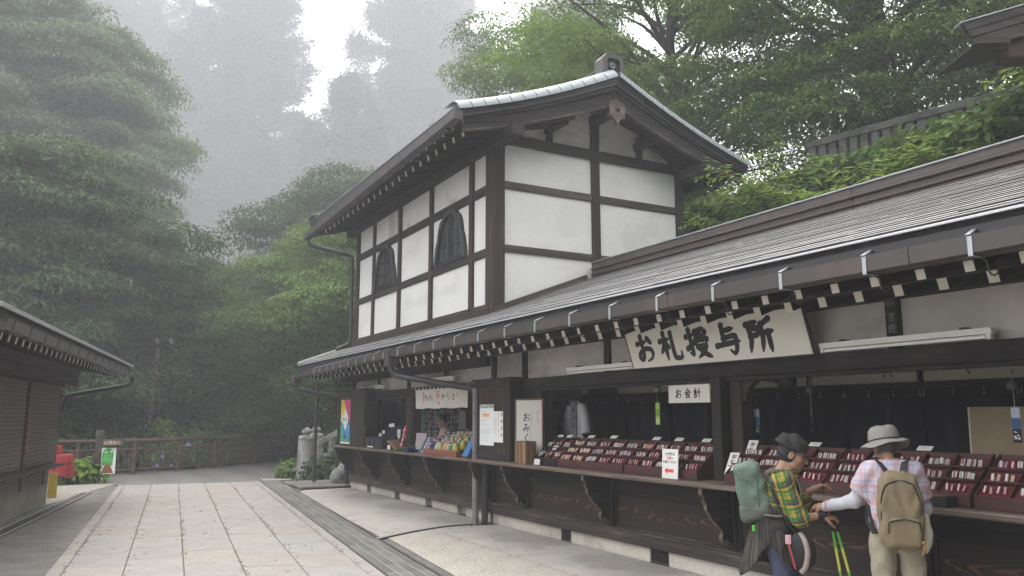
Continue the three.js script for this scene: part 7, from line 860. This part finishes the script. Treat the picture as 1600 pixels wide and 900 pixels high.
  part(t, 'arm_sleeves', sdfMesh((p) => { const c = (S, E, W) => { const al = (A, B, k) => { const d = [B[0] - A[0], B[1] - A[1], B[2] - A[2]], l = Math.hypot(...d); return ((p[0] - A[0]) * d[0] + (p[1] - A[1]) * d[1] + (p[2] - A[2]) * d[2]) / l; }; return Math.max(smin(cap(p, S, E, 0.06, 0.052), cap(p, E, W, 0.05, 0.037), 0.02), 0.1 - al(S, E)); }; return Math.min(c(J.lS, J.lE, J.lW), c(J.rS, J.rE, J.rW)) + folds(p, 0.003); }, [-0.62, 0.91, -0.38], [0.35, 1.25, 0.1], 0.01), mat({ color: lin(0.42, 0.43, 0.47), roughness: 0.9 }));
  part(t, 'wrist_cuff', pose(new THREE.TorusGeometry(0.038, 0.008, 8, 20).rotateX(PI / 2), [-0.51, 1.005, -0.2], [-0.85, -0.2, -0.5], [0, 1, 0]), mat({ color: lin(0.5, 0.2, 0.18), roughness: 0.9 }));
  const hat = part(t, 'sun_hat', pose((() => { const g = lathe([[0.0, 0.112], [0.05, 0.11], [0.085, 0.1], [0.102, 0.082], [0.109, 0.045], [0.111, 0.01], [0.11, 0.0], [0.13, -0.012], [0.17, -0.03], [0.175, -0.036], [0.168, -0.036], [0.128, -0.02], [0.104, -0.008], [0.098, 0.01]], 40), p = g.attributes.position; for (let i = 0; i < p.count; i++) { const a = Math.atan2(p.getZ(i), p.getX(i)), r = Math.hypot(p.getX(i), p.getZ(i)); p.setY(i, p.getY(i) + (r > 0.12 ? 0.015 * Math.sin(a * 2 + 0.6) + 0.006 * Math.sin(a * 5) : 0) + (r < 0.09 ? 0.004 * Math.sin(a * 3) : 0)); } g.scale(1.15, 1, 1.08); g.computeVertexNormals(); return g; })(), [-0.03, 1.475, -0.075], [-0.1, 1, -0.2], [0, 0, 1]), mat({ color: lin(0.29, 0.27, 0.255), t: T.cloth, roughness: 0.95 })); part(hat, 'hat_cord', pose(new THREE.TorusGeometry(0.113, 0.004, 6, 40).rotateX(PI / 2).scale(1.15, 1, 1.08), [-0.03, 1.482, -0.077], [-0.1, 1, -0.2], [0, 0, 1]), M.black);
  part(t, 'hair', pose(sdfMesh((p) => Math.max(ell(p, [0, 0.03, -0.02], [0.083, 0.09, 0.098]), p[2] - 0.02, -p[1] - 0.05), [-0.1, -0.08, -0.13], [0.1, 0.13, 0.04], 0.006), hc, [-0.02, 1, -0.28], hf), mat({ color: lin(0.09, 0.085, 0.08) }));
  // backpack worn by him: a thing of its own
  const b = grp('khaki_backpack', 'khaki backpack with black zips on the back of the person in the sun hat', 'backpack', [5.13, 0, -3.79]); b.rotation.y = -46 * PI / 180; b.scale.set(0.86, 1, 0.88); const kh = mat({ color: lin(0.21, 0.165, 0.095), t: T.cloth, roughness: 0.75 });
  const bf = (p) => { const y = (p[1] - 1.03) / 0.26, w = 0.168 - 0.05 * Math.max(0, y) * Math.max(0, y) - 0.01 * Math.max(0, -y); return rbox(p, [0.015, 1.025, 0.19], [w, 0.262, 0.085 - 0.02 * Math.max(0, y)], 0.07) + folds([p[0] * 1.4, p[1] * 0.9, p[2]], 0.006); };
  part(b, 'bag', sdfMesh(bf, [-0.2, 0.72, 0.07], [0.24, 1.32, 0.31], 0.009), kh); part(b, 'front_pocket', sdfMesh((p) => rbox(p, [0.03, 0.885, 0.27], [0.115, 0.095, 0.03], 0.028) + folds(p, 0.003), [-0.12, 0.75, 0.22], [0.18, 1.02, 0.33], 0.008), kh);
  part(b, 'main_zip', tube([[-0.13, 0.96, 0.245], [-0.125, 1.1, 0.262], [-0.09, 1.19, 0.262], [0.01, 1.225, 0.258], [0.11, 1.2, 0.262], [0.15, 1.1, 0.262], [0.155, 0.98, 0.248]], 0.0055, 6, 40), M.black); part(b, 'pocket_zip', tube([[-0.088, 0.88, 0.292], [-0.08, 0.955, 0.302], [0.03, 0.975, 0.306], [0.13, 0.955, 0.302], [0.145, 0.89, 0.292]], 0.005, 6, 30), M.black);
  for (const s of [-1, 1]) { part(b, 'shoulder_strap', (() => { const c = new THREE.CatmullRomCurve3([V3(0.01 + s * 0.05, 1.25, 0.13), V3(s * 0.09, 1.335, 0.07), V3(s * 0.125, 1.365, -0.01), V3(s * 0.14, 1.28, -0.12), V3(s * 0.16, 1.1, -0.14), V3(s * 0.2, 0.95, -0.03), V3(s * 0.17, 0.86, 0.12)]), l = []; for (let i = 0; i < 18; i++) { const a = c.getPointAt(i / 18), d = c.getPointAt((i + 1.1) / 18 > 1 ? 1 : (i + 1.1) / 18); l.push(bar(a.toArray(), d.toArray(), 0.05, 0.012, 0.003)); } return merge(l); })(), M.black); part(b, 'side_strap', bar([s * 0.2, 1.04, 0.02], [s * 0.175, 0.88, 0.12], 0.03, 0.006), M.black); }
  part(b, 'key_charm', merge([new THREE.SphereGeometry(0.013, 8, 6).translate(0.15, 0.83, 0.3), cbox(0.02, 0.035, 0.014, 0.004).translate(0.155, 0.795, 0.3), cbox(0.014, 0.03, 0.012, 0.004).translate(0.14, 0.76, 0.3)]), mat({ color: lin(0.38, 0.2, 0.06), metalness: 0.4, roughness: 0.4 })); part(b, 'side_pouch', sdfMesh((p) => ell(p, [0.2, 0.87, 0.13], [0.045, 0.13, 0.05]) + folds(p, 0.004), [0.12, 0.7, 0.05], [0.27, 1.02, 0.21], 0.009), mat({ color: lin(0.42, 0.4, 0.33) }));
}
{ // woman in profile. local: x forwards (to the right in the picture), y up, z to her right (towards the viewer)
  const at = [4.86, 0, -4.52], turn = -46 * PI / 180, t = personGroup('person in a black cap and yellow-green plaid shirt leaning towards the counter', at, turn), skin = SK(0.34, 0.19, 0.125);
  const J = { rS: [-0.02, 1.17, 0.16], rE: [0.085, 0.915, 0.19], rW: [0.235, 0.93, 0.11], lS: [0.0, 1.17, -0.16], lE: [0.1, 0.95, -0.21], lW: [0.19, 1.07, -0.2] };
  const torso = (p, e) => smin(smin(ell(p, [-0.03, 1.05, 0], [0.115 + e, 0.19 + e, 0.165 + e]), cap(p, [-0.01, 1.16, -0.11], [-0.01, 1.16, 0.11], 0.066 + e, 0.066 + e), 0.08), ell(p, [-0.07, 0.8, 0], [0.12 + e, 0.16 + e, 0.165 + e]), 0.1);
  const arms = (p, e) => Math.min(smin(cap(p, J.rS, J.rE, 0.05 + e, 0.04 + e), cap(p, J.rE, J.rW, 0.038 + e, 0.025 + e), 0.02), smin(cap(p, J.lS, J.lE, 0.05 + e, 0.04 + e), cap(p, J.lE, J.lW, 0.038 + e, 0.025 + e), 0.02));
  const legs = (p, e) => Math.min(smin(cap(p, [-0.07, 0.75, 0.08], [-0.02, 0.42, 0.09], 0.088 + e, 0.062 + e), cap(p, [-0.02, 0.42, 0.09], [-0.06, 0.07, 0.09], 0.058 + e, 0.042 + e), 0.03), smin(cap(p, [-0.07, 0.75, -0.08], [-0.0, 0.42, -0.09], 0.088 + e, 0.062 + e), cap(p, [0, 0.42, -0.09], [-0.02, 0.07, -0.09], 0.058 + e, 0.042 + e), 0.03));
  const hc = [0.075, 1.365, 0.0], hu = [0.34, 1, 0], hf = [1, -0.36, 0.14];
  part(t, 'body', merge([sdfMesh((p) => smin(smin(smin(torso(p, -0.012), legs(p, -0.01), 0.04), arms(p, 0), 0.03), cap(p, [0.0, 1.16, 0], [0.05, 1.3, 0], 0.06, 0.052), 0.03), [-0.25, 0.02, -0.5], [0.36, 1.34, 0.28], 0.012), pose(headGeo(true), hc, hu, hf), pose(handGeo(1.1, -1), [0.25, 0.93, 0.1], [1, -0.05, -0.3], [0, -0.9, -0.5]), pose(handGeo(0.6, 1), [0.2, 1.085, -0.2], [0.8, 0.45, -0.3], [0.3, -1, 0])]), skin); facePart(t, hc, hu, hf, eyeM, mat({ color: lin(0.12, 0.11, 0.1) }));
  part(t, 'hair', pose(sdfMesh((p) => Math.max(ell(p, [0, 0.01, -0.025], [0.084, 0.1, 0.1]), p[2] - 0.015) + folds(p.map((v) => v * 3), 0.003), [-0.1, -0.12, -0.14], [0.1, 0.13, 0.03], 0.006), hc, hu, hf), M.black);
  const capM = mat({ color: lin(0.028, 0.028, 0.028), t: T.cloth, roughness: 1 }); part(t, 'soft_cap', pose(sdfMesh((p) => Math.max(smin(ell(p, [0, 0.07, -0.022], [0.096, 0.085, 0.118]), ell(p, [0, 0.06, -0.09], [0.075, 0.06, 0.06]), 0.04) + 0.006 * Math.sin(p[2] * 60 + p[1] * 40) * sm(0.02, 0.1, p[1]), 0.02 - p[1] - 0.25 * p[2]), [-0.12, -0.02, -0.17], [0.12, 0.18, 0.12], 0.006), hc, hu, hf), capM); part(t, 'cap_brim', pose(lathe([[0.085, 0], [0.12, -0.006], [0.124, -0.01], [0.085, -0.006]], 30).scale(0.85, 1, 1.05).translate(0, 0.05, 0.0), hc, hu, hf), capM);
  const frames = []; for (const s of [-1, 1]) { frames.push(new THREE.TorusGeometry(0.021, 0.002, 6, 20).scale(1, 0.75, 1).translate(s * 0.031, 0.01, 0.099)); frames.push(tube([[s * 0.052, 0.014, 0.097], [s * 0.079, 0.012, 0.01]], 0.0018, 4)); } part(t, 'glasses', pose(merge(frames), hc, hu, hf), M.iron);
  const shirtM = rep(plaid('#4c6b2c', [['#b8963a', 0.05, 0.18, 0.6], ['#2b5a35', 0.26, 0.14, 0.8], ['#3c3352', 0.44, 0.14, 0.75], ['#cf9a3a', 0.62, 0.1, 0.75], ['#2f6a3a', 0.76, 0.12, 0.7], ['#c2b050', 0.92, 0.04, 0.5]]));
  const al = (p, A, B) => { const d = [B[0] - A[0], B[1] - A[1], B[2] - A[2]], l = Math.hypot(...d); return ((p[0] - A[0]) * d[0] + (p[1] - A[1]) * d[1] + (p[2] - A[2]) * d[2]) / l; };
  part(t, 'plaid_shirt', sdfMesh((p) => Math.max(smin(torso(p, 0.012), Math.min(Math.max(smin(cap(p, J.rS, J.rE, 0.075, 0.068), cap(p, J.rE, J.rW, 0.06, 0.05), 0.02), al(p, J.rE, J.rW) - 0.06), Math.max(smin(cap(p, J.lS, J.lE, 0.073, 0.064), cap(p, J.lE, J.lW, 0.058, 0.048), 0.02), al(p, J.lE, J.lW) - 0.12)), 0.03) + folds(p, 0.006), 0.78 - p[1], p[1] - 1.25), [-0.25, 0.74, -0.45], [0.3, 1.27, 0.3], 0.01, (p) => [(p[0] + 0.25 * p[1]) * 7.5, (p[1] - p[0] * 0.3 + p[2] * 0.5) * 7.5]), shirtM);
  part(t, 'collar', lathe([[0.075, 1.18], [0.082, 1.22], [0.07, 1.26], [0.064, 1.255]], 18).rotateZ(-0.18).translate(-0.19, 0.02, 0), shirtM);
  part(t, 'dark_vest', sdfMesh((p) => Math.max(torso(p, 0.026) + folds(p, 0.004), Math.abs(p[2]) - 0.125 - 0.35 * Math.max(0, 1.05 - p[1]), 0.8 - p[1], p[1] - 1.2, -(p[0] + 0.1 + (1.2 - p[1]) * 0.1)), [-0.25, 0.76, -0.24], [0.16, 1.24, 0.24], 0.01), M.black);
  const strM = rep(canvasMat(256, 64, (g, w, h) => { for (let i = 0; i < 32; i++) { const k = tick(); g.fillStyle = ['#2a2827', '#3c3936', '#1f1e1d', '#55504a', '#302f2c', '#3d3830', '#232221'][Math.floor(k * 7)]; g.fillRect(i * 8, 0, 8, h); } }, { roughness: 1 }));
  part(t, 'striped_skirt', sdfMesh((p) => { const d = clamp((1.0 - p[1]) / 0.5, 0, 1), cx = -0.07 - 0.05 * d, a = Math.atan2(p[2], p[0] - cx), r = Math.hypot(p[0] - cx, p[2] * 0.85), R0 = 0.13 + 0.06 * d + 0.05 * d * Math.max(0, -Math.cos(a)) + 0.016 * d * Math.sin(a * 5 + 2 * d) + 0.011 * d * Math.sin(a * 11 + 1 - 3 * d) + folds(p, 0.004); const hem = 0.5 - 0.03 * Math.cos(a * 2 + 1) + 0.2 * Math.exp(-Math.pow((a - 1.75) / 0.5, 2)); return Math.max(Math.abs(r - R0) - 0.008, p[1] - 0.99, hem - p[1]); }, [-0.42, 0.42, -0.32], [0.2, 1.02, 0.32], 0.0095, (p) => [Math.atan2(p[2], p[0] + 0.09) * 0.9 + (1 - p[1]) * 0.35, p[1]]), strM);
  part(t, 'jeans', sdfMesh((p) => Math.max(legs(p, 0.022) + folds(p, 0.005), 0.05 - p[1]), [-0.22, 0.02, -0.24], [0.16, 0.86, 0.24], 0.012), mat({ color: lin(0.055, 0.07, 0.125), t: T.cloth, roughness: 0.95 }));
  part(t, 'shoes', sdfMesh((p) => Math.min(cap(p, [-0.09, 0.045, 0.09], [0.08, 0.04, 0.1], 0.048, 0.04), cap(p, [-0.05, 0.045, -0.09], [0.12, 0.04, -0.1], 0.048, 0.04)), [-0.16, -0.02, -0.18], [0.2, 0.12, 0.18], 0.012), M.black);
  part(t, 'wrist_band', pose(new THREE.CylinderGeometry(0.034, 0.034, 0.075, 18, 1, true), [0.245, 0.931, 0.105], [1, 0.02, -0.4], [0, 1, 0]), M.black);
  const W = (x, y, z) => { const v = V3(x, y, z).applyAxisAngle(V3(0, 1, 0), turn); return [v.x + at[0], v.y, v.z + at[2]]; };
  const b = grp('green_backpack', 'pale green speckled backpack on the back of the person in the black cap', 'backpack', at); b.rotation.y = turn; const gm = rep(canvasMat(256, 256, (g, w, h) => { g.fillStyle = '#5b6d61'; g.fillRect(0, 0, w, h); for (let i = 0; i < 520; i++) { g.fillStyle = ['#37493e', '#7a8c7e', '#445648'][i % 3]; const x = tick() * w, y = tick() * h; g.beginPath(); g.ellipse(x, y, 3, 1.6, tick() * 3, 0, 7); g.fill(); } }, { roughness: 0.8 })), g2 = mat({ color: lin(0.1, 0.12, 0.095), t: T.cloth });
  const tp = (p) => { const c = Math.cos(-0.22), s = Math.sin(-0.22), x = p[0] + 0.225, y = p[1] - 1.08; return [x * c - y * s, x * s + y * c, p[2]]; };
  part(b, 'bag', sdfMesh((p) => { const q = tp(p); return rbox(q, [-0.01, 0.02, 0], [0.112 + 0.08 * -q[1], 0.215, 0.152], 0.05) + folds(p, 0.006); }, [-0.5, 0.78, -0.21], [0.04, 1.38, 0.21], 0.009, (p) => [(p[0] + p[2]) * 4, p[1] * 4]), gm); part(b, 'bottom_panel', sdfMesh((p) => { const q = tp(p); return Math.max(rbox(q, [-0.01, 0.02, 0], [0.12 + 0.08 * -q[1], 0.222, 0.16], 0.05) + folds(p, 0.005), q[1] + 0.11 + 0.25 * q[0]); }, [-0.5, 0.78, -0.21], [0.04, 1.38, 0.21], 0.009), g2);
  part(b, 'zip', tube([[-0.26, 1.285, 0.135], [-0.2, 1.22, 0.155], [-0.2, 1.1, 0.158], [-0.19, 0.97, 0.155]], 0.004, 5, 24), g2); for (const s of [-1, 1]) { const c = new THREE.CatmullRomCurve3([V3(-0.14, 1.22, s * 0.1), V3(-0.07, 1.255, s * 0.12), V3(0.02, 1.25, s * 0.125), V3(0.1, 1.15, s * 0.115), V3(0.09, 1.0, s * 0.13), V3(-0.03, 0.93, s * 0.185), V3(-0.16, 0.93, s * 0.17)]), l = []; for (let i = 0; i < 20; i++) l.push(bar(c.getPointAt(i / 20).toArray(), c.getPointAt(Math.min(1, (i + 1.1) / 20)).toArray(), 0.045, 0.012, 0.003)); part(b, 'shoulder_strap', merge(l), mat({ color: lin(0.13, 0.13, 0.1) })); }
  part(b, 'green_tag', cbox(0.02, 0.045, 0.012, 0.004).translate(-0.24, 0.83, 0.16), mat({ color: lin(0.08, 0.5, 0.06) }));
  const h = grp('shoulder_bag', 'black shoulder bag with a pale band hanging at the hip of the capped person', 'bag', at); h.rotation.y = turn; part(h, 'bag', sdfMesh((p) => ell(p, [0.09, 0.68, 0.19], [0.1, 0.145, 0.06]), [-0.03, 0.5, 0.1], [0.21, 0.86, 0.28], 0.008), M.black); part(h, 'pale_band', tube([[0.085, 0.81, 0.2], [0.115, 0.76, 0.235], [0.13, 0.68, 0.245], [0.11, 0.58, 0.235], [0.08, 0.54, 0.22]], 0.02, 8, 20), mat({ color: lin(0.3, 0.25, 0.23) })); part(h, 'strap', tube([[0.06, 0.8, 0.19], [-0.05, 0.98, 0.21], [-0.1, 1.15, 0.16], [-0.04, 1.25, 0.08]], 0.008, 6, 24), M.black); part(h, 'pink_charm', cbox(0.04, 0.065, 0.014, 0.006).translate(0.0, 0.77, 0.25), mat({ color: lin(0.55, 0.33, 0.38) })); part(h, 'red_cord', tube([[0.0, 0.74, 0.252], [0.02, 0.66, 0.258], [0.04, 0.57, 0.25]], 0.008, 6, 10), mat({ color: lin(0.4, 0.05, 0.06) }));
  const pl = (l, a, c) => { const o = grp('trekking_pole', l, 'pole', c, 'pair of green trekking poles'); const d = [a[0] - c[0], a[1] - c[1], a[2] - c[2]], L = (k) => [d[0] * k, d[1] * k, d[2] * k], gm2 = mat({ color: lin(0.1, 0.4, 0.05), roughness: 0.35 }), ym = mat({ color: lin(0.5, 0.55, 0.08), roughness: 0.35 }); part(o, 'shaft', taper([L(0.05), L(0.5), L(0.9)], 0.007, 0.009, 8, 4), gm2); part(o, 'patterned_section', taper([L(0.58), L(0.66), L(0.76)], 0.0098, 0.0098, 8, 4), ym); part(o, 'black_joint', taper([L(0.42), L(0.44), L(0.47)], 0.011, 0.011, 8, 3), M.black); part(o, 'tip', taper([L(0), L(0.03), L(0.06)], 0.004, 0.008, 8, 3), M.iron); part(o, 'grip', taper([L(0.88), L(0.95), L(1.03)], 0.013, 0.016, 10, 5), M.black); part(o, 'wrist_strap', tube([L(1.0), [d[0] + 0.03, d[1] - 0.06, d[2] + 0.03], L(0.93)], 0.004, 5, 10), M.black); };
  const hand = W(0.305, 0.93, 0.085); pl('green trekking pole, the left of the crossing pair', hand, [hand[0] + 0.06, 0, hand[2] + 0.09]); pl('green trekking pole, the right of the crossing pair', [hand[0] + 0.02, hand[1], hand[2] + 0.01], [hand[0] + 0.14, 0, hand[2] + 0.17]);
}
{ // clerk at the far stall, in profile looking to the left and down. local: x forwards
  const t = personGroup('person in a beige kimono with a dark hair bun behind the far stall counter', [6.55, 0.2, -14.68], PI - 29 * PI / 180), skin = SK(0.4, 0.24, 0.17);
  const hc = [0.04, 1.37, 0], hu = [0.12, 1, 0], hf = [1, -0.28, -0.12];
  const torso = (p, e) => smin(smin(ell(p, [-0.03, 0.98, 0], [0.12 + e, 0.2 + e, 0.165 + e]), cap(p, [-0.02, 1.15, -0.12], [-0.02, 1.15, 0.12], 0.062 + e, 0.062 + e), 0.08), ell(p, [-0.05, 0.7, 0], [0.13 + e, 0.2 + e, 0.17 + e]), 0.1);
  const armS = (s) => [[-0.02, 1.15, s * 0.16], [0.02, 0.9, s * 0.2], [0.25, 0.88, s * 0.1]];
  part(t, 'body', merge([sdfMesh((p) => { let d = smin(torso(p, -0.01), cap(p, [0, 1.15, 0], [0.03, 1.3, 0], 0.05, 0.045), 0.03); d = smin(d, Math.min(cap(p, [-0.04, 0.6, 0.08], [-0.04, 0.06, 0.09], 0.085, 0.045), cap(p, [-0.04, 0.6, -0.08], [-0.04, 0.06, -0.09], 0.085, 0.045)), 0.04); for (const s of [-1, 1]) { const [a, b, c] = armS(s); d = smin(d, smin(cap(p, a, b, 0.045, 0.038), cap(p, b, c, 0.036, 0.024), 0.02), 0.03); } return d; }, [-0.24, 0, -0.28], [0.32, 1.34, 0.28], 0.014), pose(headGeo(false), hc, hu, hf), ...[-1, 1].map((s) => pose(handGeo(0.6, s), [0.26, 0.88, s * 0.095], [1, -0.1, -s * 0.4], [0, -1, 0]))]), skin); facePart(t, hc, hu, hf, eyeM, browM);
  part(t, 'hair', pose(sdfMesh((p) => smin(Math.max(ell(p, [0, 0.035, -0.02], [0.085, 0.097, 0.104]), p[2] - 0.05 + 0.5 * (p[1] < 0.05 ? 0.05 - p[1] : 0)), ell(p, [0, 0.075, -0.125], [0.045, 0.042, 0.045]), 0.02), [-0.1, -0.09, -0.19], [0.1, 0.15, 0.09], 0.006), hc, hu, hf), M.black);
  const fr = []; for (const s of [-1, 1]) { fr.push(new THREE.TorusGeometry(0.021, 0.0025, 6, 20).scale(1, 0.75, 1).translate(s * 0.031, 0.01, 0.099)); fr.push(tube([[s * 0.052, 0.014, 0.097], [s * 0.079, 0.012, 0.01]], 0.002, 4)); } part(t, 'glasses', pose(merge(fr), hc, hu, hf), M.black);
  const km = mat({ color: lin(0.58, 0.5, 0.43), t: T.cloth, roughness: 0.95 }); part(t, 'kimono', sdfMesh((p) => { let d = torso(p, 0.02); for (const s of [-1, 1]) { const [a, b, c] = armS(s); d = smin(d, smin(cap(p, a, b, 0.072, 0.085), Math.max(cap(p, b, c, 0.085, 0.07), ((p[0] - b[0]) * 0.9) - 0.17), 0.03), 0.03); } d = Math.max(d + folds(p, 0.006), p[1] - 1.24 + 0.35 * Math.max(0, p[0]), 0.5 - p[1]); return d; }, [-0.26, 0.46, -0.32], [0.36, 1.3, 0.32], 0.012), km); for (const s of [-1, 1]) part(t, 'collar', taper([[-0.07, 1.245, s * 0.05], [0.01, 1.22, s * 0.075], [0.09, 1.12, s * 0.02], [0.115, 1.02, -0.02]], 0.016, 0.014, 6, 12), mat({ color: lin(0.42, 0.36, 0.31) }));
  part(t, 'sash', lathe([[0.15, 0.82], [0.165, 0.85], [0.165, 0.93], [0.15, 0.96]], 24).scale(0.9, 1, 1.1).translate(-0.04, 0, 0), mat({ color: lin(0.14, 0.1, 0.09) }));
}
renderer.render(scene, camera);
